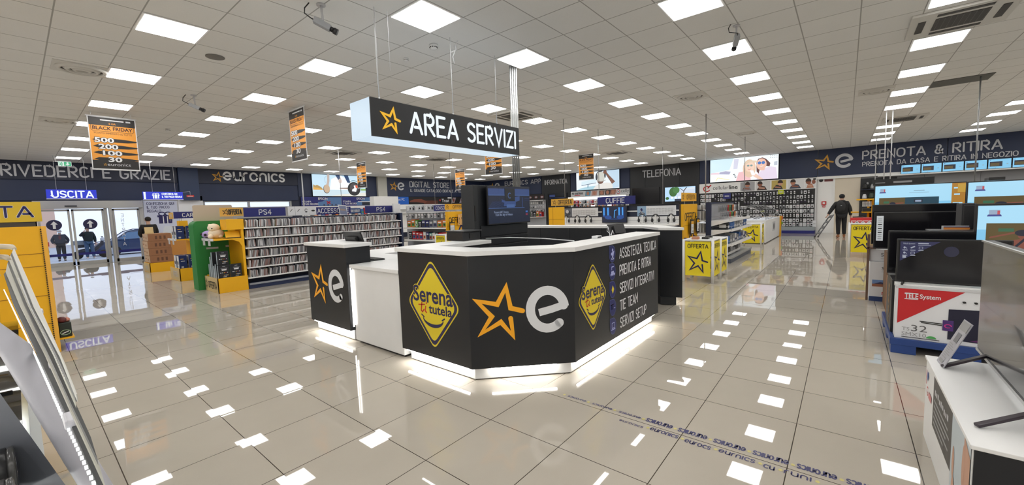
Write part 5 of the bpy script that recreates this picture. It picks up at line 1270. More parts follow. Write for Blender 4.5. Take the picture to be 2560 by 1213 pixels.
# yellow end panels with hanging earphones
def yellow_end(label, x0, x1, y, depth, items, signlab):
    t = thing('gondola_end', label, 'display stand', ((x0+x1)/2, y+depth/2, 0))
    MB().box(x0, x1, y, y+depth, 0, 1.52, yellow).build('panel', t, .004)
    F = neg_y(x0, y, 0); w = x1-x0; b = MB()
    F.text(b, 'OFFERTA', w*.10, 1.13, .17, ink, w=w*.80, t=.16); F.stroke(b, [(w*.08, .68), (w*.40, .63), (w*.62, 1.06), (w*.70, .70), (w*.98, .63)], .075, dkblue, .003); F.stroke(b, [(w*.40, .63), (w*.25, .30), (w*.6, .42), (w*.85, .2)], .075, dkblue, .003)
    b.build('print', t)
    b = MB(); F.rect(b, .02, 0, .012, 1.52, M('panel_groove', srgb(150, 100, 5), .5), .001); F.rect(b, .0, 1.0, w, .006, M('panel_groove', srgb(150, 100, 5), .5), .001); b.build('groove', t)
    for k, (fx, z, lab) in enumerate(items):
        q = thing('price_tablet', lab, 'price card', (x0+fx*w, y-.05, z))
        b = MB(); G = neg_y(x0+fx*w-.12, y-.06, z); G.poly(b, roundpoly([(0, 0), (.24, 0), (.24, .36), (0, .36)], .02, 3), blackp, 0, .015); b.build('frame', q)
        b = MB(); G.rect(b, .02, .03, .20, .29, letterw, .016); G.rect(b, .02, .25, .20, .07, ofy, .017); G.rect(b, .05, .14, .14, .03, lgrey, .017); G.rect(b, .12, .06, .07, .025, ink, .017); b.build('card', q)
        b = MB(); b.tube([(x0+fx*w, y, z+.40), (x0+fx*w, y-.05, z+.40), (x0+fx*w, y-.05, z+.36)], .006, blackp, 6); b.tube([(x0+fx*w, y-.05, z), (x0+fx*w, y-.05, z-.05)], .012, blackp, 6); b.build('hook', q)
    header(signlab, neg_y(x0-.02, y+.03, 1.59), w+.04, .205, ofy, 'OFFERTA', ink, .32*w, .60*w, .105, True, legs=.07)
    return t
yellow_end('yellow end panel with hanging earphones beside the console gondola', 9.76, 10.92, 11.0, .06, ((.17, .78, 'framed price card on the left of the console end panel'), (.86, .74, 'framed price card on the right of the console end panel')), 'yellow offer sign on the console end panel')
for k in range(6):
    b = MB(); F = neg_y(10.22+.115*k, 10.90, 1.02+.01*k); F.rect(b, 0, 0, .10, .38, M('pack_peach', srgb(226, 176, 110), .5), 0, .012); F.disc(b, .05, .24, .014, .05, ink, .014, 10); F.stroke(b, [(.05, .2), (.05, .04)], .008, ink, .014); F.disc(b, .05, .05, .012, .02, ink, .014, 8); b.tube([(10.27+.115*k, 10.86, 1.40+.01*k), (10.27+.115*k, 11.0, 1.40+.01*k)], .004, metal, 6)
    tag(b.build('earphone_pack'), 'peach earphone pack on the console end panel, %s from the left' % ORD[k], 'blister pack', 'peach earphone packs')
def offer_table(label, x0, x1, y0, y1, H=.82, sides=True, flip=False):
    t = thing('offer_table', label, 'table', ((x0+x1)/2, (y0+y1)/2, 0), 'yellow offer tables')
    b = MB()
    b.box(x0, x1, y0, y1, H-.02, H, lgrey); b.build('tabletop', t)
    for x in (x0, x1):
        for y in (y0, y1): MB().tube([(x, y, 0), (x, y, H+.015)], .026, white, 10).build('leg', t)
    b = MB()
    for a in ((x0, y0, x1, y0), (x0, y1, x1, y1), (x0, y0, x0, y1), (x1, y0, x1, y1)): b.tube([(a[0], a[1], H), (a[2], a[3], H)], .014, white, 8)
    b.build('rail', t)
    for F, w in ((neg_x(x0-.012, y1-.035, .13), y1-y0-.07), (neg_y(x0+.035, y0-.012, .13), x1-x0-.07)):
        b = MB(); h = H-.16; F.rect(b, 0, 0, w, h, yellowb, -.006, .006); p = b.build('board', t)
        b = MB(); F.text(b, 'OFFERTA', w*.10, h*.82, h*.11, ink, w=w*.80, t=.16); star(F, b, w*.12, h*.10, w*.76, h*.62, dkblue, .085); b.build('print', p)
    return t
offer_table('yellow star offer table nearest, beside the counter end', 8.33, 8.87, 1.93, 2.46)
offer_table('yellow star offer table just behind the nearest one', 8.93, 9.48, 1.93, 2.46, .80)
offer_table('yellow star offer table before the glass counter', 15.76, 16.3, 2.17, 2.75, .78)
offer_table('yellow star offer table at the right beside the TV boxes', 13.8, 14.4, -.62, -.09, .87)
offer_table('small yellow offer table left of the black printer box', 8.80, 9.36, 10.0, 10.5, .77)
offer_table('small yellow offer table behind the black printer box', 9.42, 10.0, 10.0, 10.5, .77)
for k, (x, y, m_, lab) in enumerate(((8.5, 2.3, printc('tan_pack', 190, 130, 100), 'small tan box on the nearest yellow offer table'), (8.65, 2.15, ink, 'small black device on the nearest yellow offer table'), (9.1, 2.2, ink, 'small dark box on the second yellow offer table'))):
    b = MB(); b.box(x, x+.12, y-.06, y+.06, (.82, .82, .80)[k], (.87, .86, .85)[k], m_); tag(b.build('product_box', bevel=.004), lab, 'box')
for k in range(4):
    t = thing('product_box', 'white and red box lying on the right offer table, %s from the left' % ORD[k], 'box', (14.0, -.18-.12*k, .87), 'white and red boxes on the right offer table')
    MB().box(13.85, 14.3, -.225-.12*k, -.115-.12*k, .87, .93, letterw).build('carton', t, .003)
    b = MB(); b.add([(13.849, -.225-.12*k, .93), (13.849, -.115-.12*k, .93), (13.849, -.17-.12*k, .885)], [(0, 1, 2)], red); b.build('print', t)
b = MB(); b.box(14.3, 14.6, -.6, -.1, .87, 1.0, red); tag(b.build('product_box'), 'red box at the back of the right offer table', 'box')

# headphone gondola
hg = thing('gondola', 'navy and white headphone wall behind the service island', 'shelving', (10.6, 4.7, 0))
MB().box(10.0, 10.06, 3.06, 6.45, .9, 1.53, navyd).build('back_panel', hg); MB().box(10.0, 11.25, 3.10, 6.45, 0, .9, white).build('cabinet', hg)
MB().box(9.72, 10.0, 3.06, 6.45, 1.03, 1.07, white).build('shelf', hg, .003)
b = MB()
for z in (1.07, 1.16): b.box(9.985, 10.0, 3.06, 6.45, z, z+.085, white)
b.box(9.985, 10.0, 3.06, 6.45, 1.37, 1.40, white); b.box(9.97, 10.0, 3.06, 6.45, 1.525, 1.54, blackp); b.build('slat', hg)
for nm, y1, y0 in (('left', 6.22, 5.16), ('right', 4.07, 3.12)):
    t = thing('info_board', 'white headphone information board at the %s of the headphone wall' % nm, 'board', (9.97, (y0+y1)/2, 1.27))
    F = neg_x(9.975, y1, 1.275); w = y1-y0; b = MB(); F.rect(b, 0, 0, w, .23, letterw, 0, .006); b.build('panel', t)
    b = MB(); F.rect(b, 0, -.02 if nm == 'right' else 0, w*.24, .25 if nm == 'right' else .23, printc('photo_ice', 140, 170, 200) if nm == 'right' else printc('photo_dim', 100, 104, 114), .008)
    if nm == 'right': F.poly(b, [(.02, .03), (.10, .10), (.20, .05), (.18, .0)], printc('snow', 80, 90, 110), .009); F.disc(b, .11, .14, .03, .04, dkblue, .010, 10); F.stroke(b, [(.08, .12), (.16, .03)], .03, grey, .0105)
    else: F.disc(b, .12, .10, .09, .08, printc('photo_dark', 60, 64, 74), .009, 12); F.disc(b, .10, .14, .05, .05, lgrey, .010, 10)
    F.text(b, 'CUFFIE AD ARCHETTO', w*.27, .185, .025, ink, w=w*.40, t=.18)
    for k in range(5): F.rect(b, w*.27, .155-.028*k, w*(.68, .70, .66, .70, .45)[k], .009, lgrey, .008); 
    for k in range(5):
        for q in range(9): F.rect(b, w*.27+q*w*.075, .155-.028*k, w*(.05+.015*((q+k) % 2)), .010, grey, .0085)
    b.build('print', t)
def headphones():
    t = thing('headphones', 'black headphones on a white stand', 'headphones', (0, 0, 0))
    b = MB(); pts = [(0, .092*math.cos(math.radians(a)), .13+.10*math.sin(math.radians(a))) for a in range(-15, 196, 12)]; b.tube(pts, .010, blackp, 8); b.build('headband', t)
    for s_ in (-1, 1): b = MB(); b.ball((0, .082*s_, .085), .038, .030, .052, blackp, 12, 8); b.build('ear_cup', t)
    b = MB(); b.box(-.02, .03, -.012, .012, .0, .215, offw); b.box(-.05, .06, -.05, .05, 0, .012, offw); b.build('stand', t)
    b = MB(); b.tube([(-.02, .06, .05), (-.05, .03, .01), (-.10, .02, .004)], .003, blackp, 5); b.build('cord', t)
    return t
hp = headphones(); hp['group'] = 'headphones on the headphone wall'
for k, (y, lab) in enumerate(((6.10, 'black headphones on the headphone wall, first from the yellow pillar'), (5.74, 'black headphones on the headphone wall, second from the yellow pillar'), (5.40, 'black headphones on the headphone wall, left of the blue television'),
        (3.90, 'black headphones on the headphone wall, right of the blue television'), (3.57, 'black headphones on the headphone wall, second from the yellow end panel'), (3.20, 'black headphones on the headphone wall, next to the yellow end panel'))):
    if k == 0: place(hp, (9.86, y, 1.071), .3); hp['label'] = lab
    else: dup(hp, (9.86, y, 1.071), (.3, -.25, .1, .35, 0, -.3)[k], lab)
glow = [E('movie_'+n, c) for n, c in (('dark', (.004, .010, .035)), ('mid', (.01, .06, .25)), ('cyan', (.06, .36, .85)))]
def movie(b, F, w, h):
    F.rect(b, 0, 0, w, h, glow[0], .001)
    for x, ww in ((.03, .10), (.20, .10), (.66, .10), (.80, .09)): F.rect(b, w*x, h*.35, w*ww, h*.62, glow[1], .002); F.rect(b, w*(x+.02), h*.45, w*ww*.5, h*.5, glow[2], .003)
    F.stroke(b, [(w*.50, h*.30), (w*.52, h*.75), (w*.60, h*.8)], .02, glow[2], .003); F.disc(b, w*.25, h*.32, .10, .05, glow[1], .0025); F.disc(b, w*.75, h*.33, .10, .05, glow[1], .0025); F.rect(b, w*.2, h*.18, w*.6, h*.05, glow[1], .002)
tv('television with a blue film picture in the middle of the headphone wall', .70, .43, (9.915, 4.67, 1.095), -PI/2, movie)
t = header('navy sign reading CUFFIE above the headphone wall', neg_x(10.6, 5.50, 1.575), 1.12, .22, signblue, 'CUFFIE', letterw, .27, .54, .13, legs=.04)
for k, y in enumerate((5.45, 4.95)):
    b = MB(); b.box(10.3, 10.36, y, y+.10, 1.535, 1.575, E('spot_glow', (1, 1, 1), 1.2)); tag(b.build('display_lamp'), 'tiny white display lamp under the headphone sign, %s' % ('left', 'right')[k], 'lamp')
yellow_end('yellow end panel of the headphone wall with star print and price tablets', 10.06, 11.24, 2.98, .06, ((.40, .78, 'framed price card on the left of the headphone end panel'), (.82, .80, 'framed price card on the right of the headphone end panel')), 'yellow offer sign on the headphone end panel')
pi = thing('gondola_end', 'yellow pillar at the left end of the headphone wall', 'display stand', (9.2, 5.8, 0)); MB().box(8.9, 8.96, 5.58, 6.04, 0, 1.55, yellow).build('panel', pi, .01)
b = MB(); b.box(8.896, 8.90, 5.90, 5.905, 0, 1.55, M('panel_groove', srgb(150, 100, 5), .5)); b.box(8.896, 8.90, 5.58, 6.04, 1.23, 1.235, M('panel_groove', srgb(150, 100, 5), .5)); b.build('groove', pi)
header('yellow offer sign on the yellow pillar left of the headphones', neg_x(8.93, 5.97, 1.585), .67, .175, M('offer_dull', srgb(214, 164, 60), .5), 'OFFERTA', ink, .22, .40, .10, True, legs=.04)
# rows of packs seen between the pillar and the TV cabinet
wr = thing('wall_shelving', 'white accessory shelving left of the INFORMATICA panel', 'shelving', (WX-.2, 16.7, 0)); MB().box(WX-.10, WX-.06, 15.9, 17.6, .2, 2.08, M('gondola_grey', (.42, .43, .46), .5)).build('back_panel', wr); MB().box(WX-.5, WX-.06, 15.9, 17.6, .92, .97, white).build('shelf', wr); MB().box(WX-.4, WX-.06, 15.9, 17.6, 2.05, 2.10, white).build('top', wr)
for r_, z in enumerate((2.0, 1.72, 1.46)):
    for c in range(9):
        k = pick(0, 1, 2, 4, 5); pack((WX-.2, 16.0+.17*c, z), k, '%s blister pack in the %s row left of the INFORMATICA panel' % (('white', 'black', 'white', 'dark', 'white', 'grey')[k], ('top', 'middle', 'bottom')[r_]), 'blister packs left of the INFORMATICA panel')
for c in range(6):
    k = (2, 6, 4, 4, 0, 7)[c]; prod(WX-.45, WX-.2, 16.0+.25*c, 16.2+.25*c, .97, 1.28+.05*(c % 2), k, '%s box on the shelf left of the INFORMATICA panel, %s from the right' % (pname[k], ORD[c]), 'boxes left of the INFORMATICA panel')
for c in range(14):
    y = 10.15+.26*c
    for r_ in range(2):
        k = pick(2, 3, 4, 7, 2, 3); prod(WX-.30, WX-.12, y, y+.12, 1.52+.24*r_, 1.70+.24*r_, k, '%s phone case pack in the %s row under the bright light strip' % (pname[k], ('lower', 'upper')[r_]), 'phone case packs under the light strip')
ws = thing('wall_shelving', 'white lit shelving under the bright light strip', 'shelving', (WX-.2, 12, 0)); MB().box(WX-.10, WX-.05, 9.95, 13.92, .2, 2.2, white).build('back_panel', ws)
for z in (1.51, 1.75): MB().box(WX-.34, WX-.1, 9.95, 13.92, z-.02, z, white).build('shelf', ws)
# packs on the far wall below the printer strip and the digital store strip
fw_ = thing('wall_shelving', 'white accessory shelving on the far wall below the brand strips', 'shelving', (14.5, WY-.2, 0)); MB().box(9.45, 13.86, WY-.12, WY-.06, .3, 2.03, offw).build('back_panel', fw_); MB().box(14.6, 21, WY-.12, WY-.06, .3, 2.05, offw).build('back_panel', fw_); MB().box(9.45, 21, WY-.4, WY-.12, 1.50, 1.53, white).build('shelf', fw_)
for c in range(22):
    x = 9.6+.19*c; k = (3, 4, 6, 3, 5, 2)[c % 6]
    b = MB(); b.box(x, x+.14, WY-.34, WY-.2, 1.53, 1.78+.06*(c % 3), pcol[k]); b.box(x+.02, x+.12, WY-.342, WY-.34, 1.60, 1.70, pcol[(k+4) % 9]); tag(b.build('product_box'), '%s box on the far wall under the printer strip, %s' % (pname[k], 'left half' if c < 11 else 'right half'), 'box', 'boxes under the printer strip')
for r_ in range(2):
    for c in range(16):
        x = 16.3+.22*c; k = (3, 8, 3, 5)[(c//3+r_) % 4]
        b = MB(); b.box(x, x+.15, WY-.34, WY-.2, 1.54+.25*r_, 1.72+.25*r_, pcol[k]); b.box(x+.02, x+.13, WY-.342, WY-.34, 1.57+.25*r_, 1.65+.25*r_, pcol[(k+1) % 9]); tag(b.build('product_box'), '%s pack in the %s row under the digital store strips' % (pname[k], ('lower', 'upper')[r_]), 'box', 'packs under the digital store strips')
MB().box(14.6, 21, WY-.4, WY-.12, 1.755, 1.775, white).build('shelf', fw_)

# right gondola with navy spine
rg = thing('gondola', 'white shelved gondola with a navy spine beside the aisle', 'shelving', (12.7, 2.6, 0))
MB().box(11.25, 11.33, 2.66, 2.78, 0, 1.54, navy).build('post', rg, .003); MB().box(11.33, 14.1, 2.70, 2.74, .1, 1.54, M('gondola_grey', (.42, .43, .46), .5)).build('back_panel', rg); MB().box(11.33, 14.1, 2.66, 2.78, 1.51, 1.54, navy).build('top_rail', rg)
MB().box(11.28, 14.1, 2.20, 2.70, 0, .11, M('plinth_grey_navy', (.06, .075, .11), .4)).build('base', rg, .004)
MB().box(11.28, 14.1, 2.18, 2.70, .11, .16, greym).build('base_shelf', rg, .003)
for z in (.47, .84, 1.08):
    y0 = 2.20 if z < 1 else 2.25
    b = MB(); b.box(11.30, 14.1, y0, 2.70, z-.035, z, white); b.box(11.30, 14.1, y0-.012, y0, z-.045, z+.025, white)
    b.add([(11.30, 2.70, z-.035), (11.30, y0, z-.035), (11.30, 2.45, z-.09), (11.30, 2.70, z-.16)], [(0, 1, 2, 3)], white); b.build('shelf', rg, .002)
    b = MB(); b.tube([(11.30, y0-.01, z+.09), (14.1, y0-.01, z+.09)], .004, metal, 6); b.tube([(11.30, y0-.01, z), (11.30, y0-.01, z+.09), (11.30, 2.68, z+.09)], .004, metal, 6)
    b.build('wire_guard', rg)
for z in (.42, .75, 1.08): MB().box(11.34, 14.1, 2.78, 3.2, z-.02, z, white).build('rear_shelf', rg)
b = MB()
for z in (.43, .76, 1.09, 1.36-.0):
    for k in range(14): b.box(11.40, 11.44+.02*k, 2.80+.028*k, 2.815+.028*k, z, z+.24 if z < 1.2 else z+.12, (lgrey, grey, letterw)[k % 3])
o = b.build('sleeves'); o['kind'] = 'stuff'; tag(o, 'grey plastic sleeves packed on the rear side of the navy-spined gondola', 'sleeves')
for c in range(13):
    for r_ in range(2):
        x = 11.45+.20*c; k = (7, 7, 7, 7, 7, 2, 0, 4, 6, 3, 7, 4, 3)[c]
        b = MB(); b.box(x, x+.11, 2.45+.05*r_, 2.49+.05*r_, 1.12+.17*r_, 1.27+.19*r_, pcol[k]); b.box(x+.02, x+.09, 2.449+.05*r_, 2.45+.05*r_, 1.15+.17*r_, 1.21+.19*r_, pcol[4])
        tag(b.build('cable_pack'), '%s accessory pack in the %s row on the navy-spined gondola, %s from the navy post' % (pname[k], ('lower', 'upper')[r_], ORD[c]), 'pack', 'packs on the navy-spined gondola')
for z, sq, nm in ((.16, (4, 7, 7, 4, 7), 'bottom'), (.48, (5, 7, 7, 3, 7, 5, 1, 3, 1), 'middle'), (.85, (4, 5, 5, 7, 7, 7, 3, 3, 5, 5), 'upper')):
    n = len(sq)
    for c, k in enumerate(sq):
        x = 11.42+c*(2.6/n)*(.6 if nm == 'bottom' else 1)
        b = MB()
        if k == 5 and nm != 'bottom' and c < 3: b.lathe([(.085, z), (.09, z+.06), (.09, z+.17), (.075, z+.19)], (x+.1, 2.36, 0), pcol[5], 18)
        else:
            d_ = 2.6/n*.7; b.box(x, x+d_, 2.30, 2.55, z, z+.17+.04*(c % 2), pcol[k]); b.box(x+.02, x+d_-.02, 2.298, 2.30, z+.03, z+.09, pcol[3 if k != 3 else 1]); b.box(x-.001, x, 2.34, 2.5, z+.04, z+.12, pcol[3 if k != 3 else 7])
        tag(b.build('spindle' if k == 5 and nm != 'bottom' and c < 3 else 'product_box'), '%s %s on the %s shelf of the navy-spined gondola, %s from the near end' % (pname[k], 'disc spindle' if k == 5 and nm != 'bottom' and c < 3 else 'box', nm, ORD[c]), 'box', 'goods on the %s shelf of the navy-spined gondola' % nm)
# glass phone counters
def glass_counter(label, x0, x1, y0, y1, H, hood):
    t = thing('glass_counter', label, 'counter', ((x0+x1)/2, (y0+y1)/2, 0))
    MB().box(x0, x1, y0, y1, .03, H, white).build('cabinet', t, .004); MB().box(x0+.03, x1-.03, y0+.03, y1, 0, .03, ink).build('plinth', t)
    b = MB(); b.box(x0, x1, y0, y1, H, H+.012, E('lit_top', (.95, .97, 1.0), .55)); b.build('lit_top', t)
    b = MB(); n = 10; vs = []
    for k in range(n+1):
        a = PI/2*k/n; vs += [(x0, y1-(y1-y0)*math.sin(a)*.98, H+.012+hood*math.cos(a)), (x1, y1-(y1-y0)*math.sin(a)*.98, H+.012+hood*math.cos(a))]
    b.add(vs, [(2*k, 2*k+2, 2*k+3, 2*k+1) for k in range(n)], acrylic, True); b.build('glass_hood', t)
    b = MB(); e = [(x0, y1-(y1-y0)*math.sin(PI/2*k/n)*.98, H+.012+hood*math.cos(PI/2*k/n)) for k in range(n+1)]; b.tube(e, .008, lgrey, 6); b.tube([(x1, q[1], q[2]) for q in e], .008, lgrey, 6); b.tube([e[0], (x1, e[0][1], e[0][2])], .010, lgrey, 6); b.build('edge_trim', t)
    for k in range(6):
        x = x0+.3+(x1-x0-.5)*k/6; b = MB(); b.obox((x, (y0+y1)/2, H+.07), (.04, 0, 0), (0, .075, .03), (0, -.003, .006), ink); b.box(x-.02, x+.02, (y0+y1)/2, (y0+y1)/2+.05, H+.012, H+.06, letterw); tag(b.build('phone'), 'phone on a stand, %s along the %s glass hood' % (ORD[k], 'near' if x0 > 16.8 else 'farther'), 'phone', 'phones in the glass counters')
    return t
gc = glass_counter('white glass-hooded counter behind the yellow table', 17.0, 20.9, 2.20, 3.0, .84, .50)
b = MB(); F = neg_y(18.7, 2.2, .35); F.rect(b, 0, 0, .75, .36, lgrey, 0, .01); F.disc(b, .22, .18, .09, .13, ink, .012, 14); F.disc(b, .5, .18, .09, .13, ink, .012, 14); b.build('picture_plate', gc)
MB().box(20.95, 21.05, 2.15, 2.9, 0, .86, yellow).build('end_board', gc)
glass_counter('farther white glass-hooded counter left of the near one', 14.6, 16.6, 3.3, 4.1, .84, .55)
b = MB(); F = neg_x(15.2, 3.25, .85); F.rect(b, 0, 0, .40, .36, M('acrylic_orange', srgb(206, 150, 100), .4), 0, .01); F.rect(b, .04, .02, .32, .16, letterw, .012); F.rect(b, .24, .10, .1, .08, red, .013); tag(b.build('price_card'), 'orange and white price card standing before the glass hood', 'card')
b = MB(); b.box(21.1, 21.3, 2.12, 2.22, .70, .86, M('orange_pack', srgb(220, 110, 40), .5)); b.box(21.1, 21.3, 2.12, 2.22, .50, .60, M('pk_lime', srgb(90, 160, 50), .5)); b.box(21.16, 21.24, 2.16, 2.18, 0, .70, lgrey); tag(b.build('product_rack'), 'small orange and green rack at the far end of the glass counter', 'rack')
# ================================================================== TELEVISION AREA ON THE RIGHT
pg = [E('promo_'+n, c) for n, c in (('sky', (.22, .56, .82)), ('white', (.40, .72, .92)), ('yellowroom', (.095, .065, .02)), ('teal', (.01, .05, .08)), ('dark', (.012, .014, .03)), ('skin', (.20, .06, .04)), ('blue', (.04, .12, .26)), ('pale', (.30, .38, .52)), ('navy', (.06, .07, .26)), ('red', (.50, .08, .10)), ('green', (.03, .12, .06)), ('orange', (.40, .19, .03)), ('greytext', (.25, .42, .55)))]
def promo(full=True, card=False):
    def f(b, F, w, h):
        F.rect(b, 0, 0, w, h, pg[0], .001); F.rect(b, 0, h*.62, w, h*.38, pg[1], .0012)
        x0, y0, ww, hh = w*.05, h*.22, (w*.68 if not full else w*.82), h*.50
        F.rect(b, x0, y0, ww, hh, pg[4], .002); F.rect(b, x0, y0, ww*.45, hh, pg[2], .0022); F.rect(b, x0+ww*.45, y0, ww*.55, hh, pg[3], .0022)
        F.stroke(b, [(x0+ww*.03, y0+hh*.55), (x0+ww*.2, y0+hh*.72), (x0+ww*.42, y0+hh*.75)], hh*.05, pg[5], .0024)
        F.rect(b, x0+ww*.08, y0+hh*.74, ww*.10, hh*.10, pg[10], .0025); F.disc(b, x0+ww*.28, y0+hh*.88, ww*.03, hh*.05, pg[2], .0025)
        F.poly(b, [(x0+ww*.12, y0), (x0+ww*.34, y0), (x0+ww*.36, y0+hh*.35), (x0+ww*.27, y0+hh*.55), (x0+ww*.18, y0+hh*.48)], pg[5], .003)
        F.disc(b, x0+ww*.25, y0+hh*.62, ww*.045, hh*.13, pg[5], .0032, 14); F.disc(b, x0+ww*.24, y0+hh*.70, ww*.055, hh*.10, pg[4], .0034, 14); F.stroke(b, [(x0+ww*.18, y0+hh*.2), (x0+ww*.26, y0+hh*.55)], hh*.06, pg[4], .0036)
        for q, c in ((.62, 6), (.74, 7), (.84, 6)):
            F.poly(b, [(x0+ww*(q-.05), y0+hh*.1), (x0+ww*(q+.05), y0+hh*.1), (x0+ww*(q+.03), y0+hh*.45), (x0+ww*(q-.03), y0+hh*.45)], pg[c], .003); F.disc(b, x0+ww*q, y0+hh*.52, ww*.025, hh*.09, pg[c], .0032, 12)
        F.rect(b, x0+ww*.60, y0+hh*.76, ww*.14, hh*.14, pg[4], .0028); F.rect(b, x0+ww*.62, y0+hh*.79, ww*.10, hh*.08, pg[7], .003)
        F.poly(b, [(x0, h*.83), (x0+w*.08, h*.83), (x0+w*.075, h*.86), (x0+w*.005, h*.86)], pg[8], .002); F.rect(b, x0+w*.01, h*.86, w*.06, h*.07, pg[7], .002); F.rect(b, x0+w*.055, h*.86, w*.014, h*.06, pg[9], .0022)
        F.rect(b, w*.45, h*.86, w*.12, h*.018, pg[12], .002); F.rect(b, w*.40, h*.82, w*.22, h*.010, pg[12], .002)
        F.rect(b, w*.06, h*.10, w*.10, h*.012, pg[12], .002)
        if not full:
            F.rect(b, w*.80, h*.28, w*.09, h*.07, pg[7], .002); F.disc(b, w*.88, h*.32, w*.012, h*.02, pg[9], .0025, 10)
            for k in range(5): F.rect(b, w*.90, h*(.12+.08*k), w*.05, h*.012, pg[12], .002)
        if card:
            F.rect(b, w*.86, h*.50, w*.14, h*.50, pg[11], .004); F.rect(b, w*.92, h*.80, w*.08, h*.18, E('promo_gold', (.52, .31, .05)), .005); F.rect(b, w*.885, h*.74, w*.06, h*.03, pg[1], .0055); F.rect(b, w*.875, h*.55, w*.10, h*.03, pg[1], .0055); F.rect(b, w*.88, h*.88, w*.04, h*.03, pg[1], .0055)
    return f
def promo_small(b, F, w, h):
    F.rect(b, 0, 0, w, h, pg[0], .001); F.rect(b, w*.06, h*.22, w*.56, h*.52, pg[4], .002); F.rect(b, w*.09, h*.28, w*.40, h*.30, pg[2] if b.v and len(b.v) % 3 else pg[3], .003)
    F.rect(b, w*.80, h*.40, w*.08, h*.10, pg[12], .002); F.rect(b, w*.05, h*.84, w*.06, h*.06, pg[8], .002); F.rect(b, w*.3, h*.08, w*.04, h*.05, pg[12], .002)
for k in range(8):
    y = -1.98-.585*k
    tv('small lit television in the row on the right fascia, %s from the left' % ORD[k], .57, .365, (WX-.16, y, 2.435), -PI/2, promo_small, group='small televisions in a row on the right fascia')
struct(MB().box(WX-.34, WX-.1, -8.9, -1.0, 2.385, 2.43, offw), 'trim_17', .003)

def carton_prop(label, x0, x1, y0, y1, z0, z1, m, cat='box'):
    b = MB(); b.box(x0, x1, y0, y1, z0, z1, m); return tag(b.build('tv_carton', bevel=.004), label, cat)
# blue plastic pallet
pal = M('pallet_blue', srgb(34, 64, 128), .45, noise=.05, scale=8)
t = thing('pallet', 'blue plastic pallet under the boxed televisions', 'pallet', (5.9, -.9, 0))
b = MB()
for k in range(7): b.box(5.40, 6.60, -.38-.175*k-.13, -.38-.175*k, .115, .145, pal)
b.build('deck', t, .003)
for x in (5.40, 5.93, 6.42):
    for y in (-.56, -.98, -1.53): MB().box(x, x+.17, y, y+.18, 0, .10, pal).build('block', t, .004)
b = MB()
for x in (5.40, 5.93, 6.42): b.box(x, x+.17, -1.53, -.375, .095, .118, pal)
b.box(5.395, 5.42, -1.53, -.375, .085, .15, pal); b.box(5.40, 6.6, -.40, -.372, .085, .15, pal); b.build('stringer', t, .003)
# big printed carton with a television on top
t = thing('tv_carton', 'white and red printed television carton on the blue pallet', 'carton', (5.5, -.8, .147))
MB().box(5.43, 5.60, -1.22, -.405, .147, .655, letterw).build('carton', t, .004)
b = MB(); b.box(5.425, 5.605, -1.22, -.40, .645, .668, lgrey); b.box(5.45, 5.6, -1.22, -.40, .668, .682, offw); b.build('flap', t, .003)
b = MB(); F = neg_x(5.428, -.405, .147); w, h = .815, .50
F.poly(b, [(.015, .50), (.46, .50), (.015, .15)], red, .001); F.body(b, 'TELE', .06, .405, .05, letterw, .003, w=.095, bold=.03); F.rect(b, .06, .395, .095, .006, letterw, .003); F.rect(b, .06, .452, .095, .006, letterw, .003); F.body(b, 'System', .165, .41, .042, letterw, .003, w=.14, bold=.02)
F.body(b, 'TS', .05, .085, .035, grey, .002, w=.055); F.body(b, '32', .115, .085, .065, M('print_grey', (.12, .12, .13), .5), .002, w=.11); F.body(b, 'SMX10', .05, .035, .038, grey, .002, w=.17)
F.rect(b, .05, .018, .26, .006, ink, .002); F.poly(b, arc(.255, .03, .035, .025, 0, 180, 10), M('print_green', srgb(80, 170, 90), .5), .002)
F.poly(b, [(.36, .33), (.815, .36), (.815, .03), (.36, .045)], printc('tv_navy', 20, 20, 46), .002); F.poly(b, [(.50, .05), (.815, .035), (.815, .10), (.58, .08)], printc('tv_magenta', 92, 34, 96), .0025)
F.stroke(b, arc(.72, .19, .13, .125, 60, 300, 22), .012, printc('ring_blue', 40, 70, 190), .003); F.stroke(b, arc(.725, .18, .145, .14, 80, 260, 20), .008, printc('ring_pink', 190, 50, 130), .003)
F.rect(b, .325, .125, .07, .10, printc('phone_purple', 70, 40, 110), .004); F.stroke(b, arc(.36, .17, .022, .016, 0, 300, 8), .008, printc('ring_pink', 190, 50, 130), .005)
F.stroke(b, [(.175, .19), (.32, .185)], .008, ink, .003); F.stroke(b, [(.185, .178), (.32, .170)], .008, ink, .003); F.stroke(b, [(.38, .01), (.44, .04)], .012, ink, .003)
for k in range(4): F.disc(b, .455+.072*k, .405, .012, .010, ink, .003, 10); F.rect(b, .44+.072*k, .385, .03, .003, lgrey, .003); F.stroke(b, [(.445+.072*k, .412), (.465+.072*k, .40)], .005, ink, .0035)
F.rect(b, .56, .01, .12, .006, ink, .003); b.build('print', t)
t = thing('tv_carton', 'black carton lettered along its side behind the white and red carton', 'carton', (5.9, -.7, .147))
MB().box(5.63, 6.22, -1.05, -.385, .147, .69, blackp).build('carton', t, .004)
b = MB(); F = Face((5.80, -.384, .27), (0, 0, 1), (1, 0, 0)); F.text(b, 'MAJESTIC', 0, .0, .16, M('majestic_gold', srgb(150, 120, 84), .5), w=.36, t=.14, d=.002); F.stroke(b, [(-.07, 0), (-.02, .08), (-.07, .16)], .02, M('majestic_gold', srgb(150, 120, 84), .5), .002, closed=True); b.build('lettering', t)
carton_prop('hidden carton behind the black lettered carton', 6.25, 6.58, -1.2, -.40, .147, .60, brown)
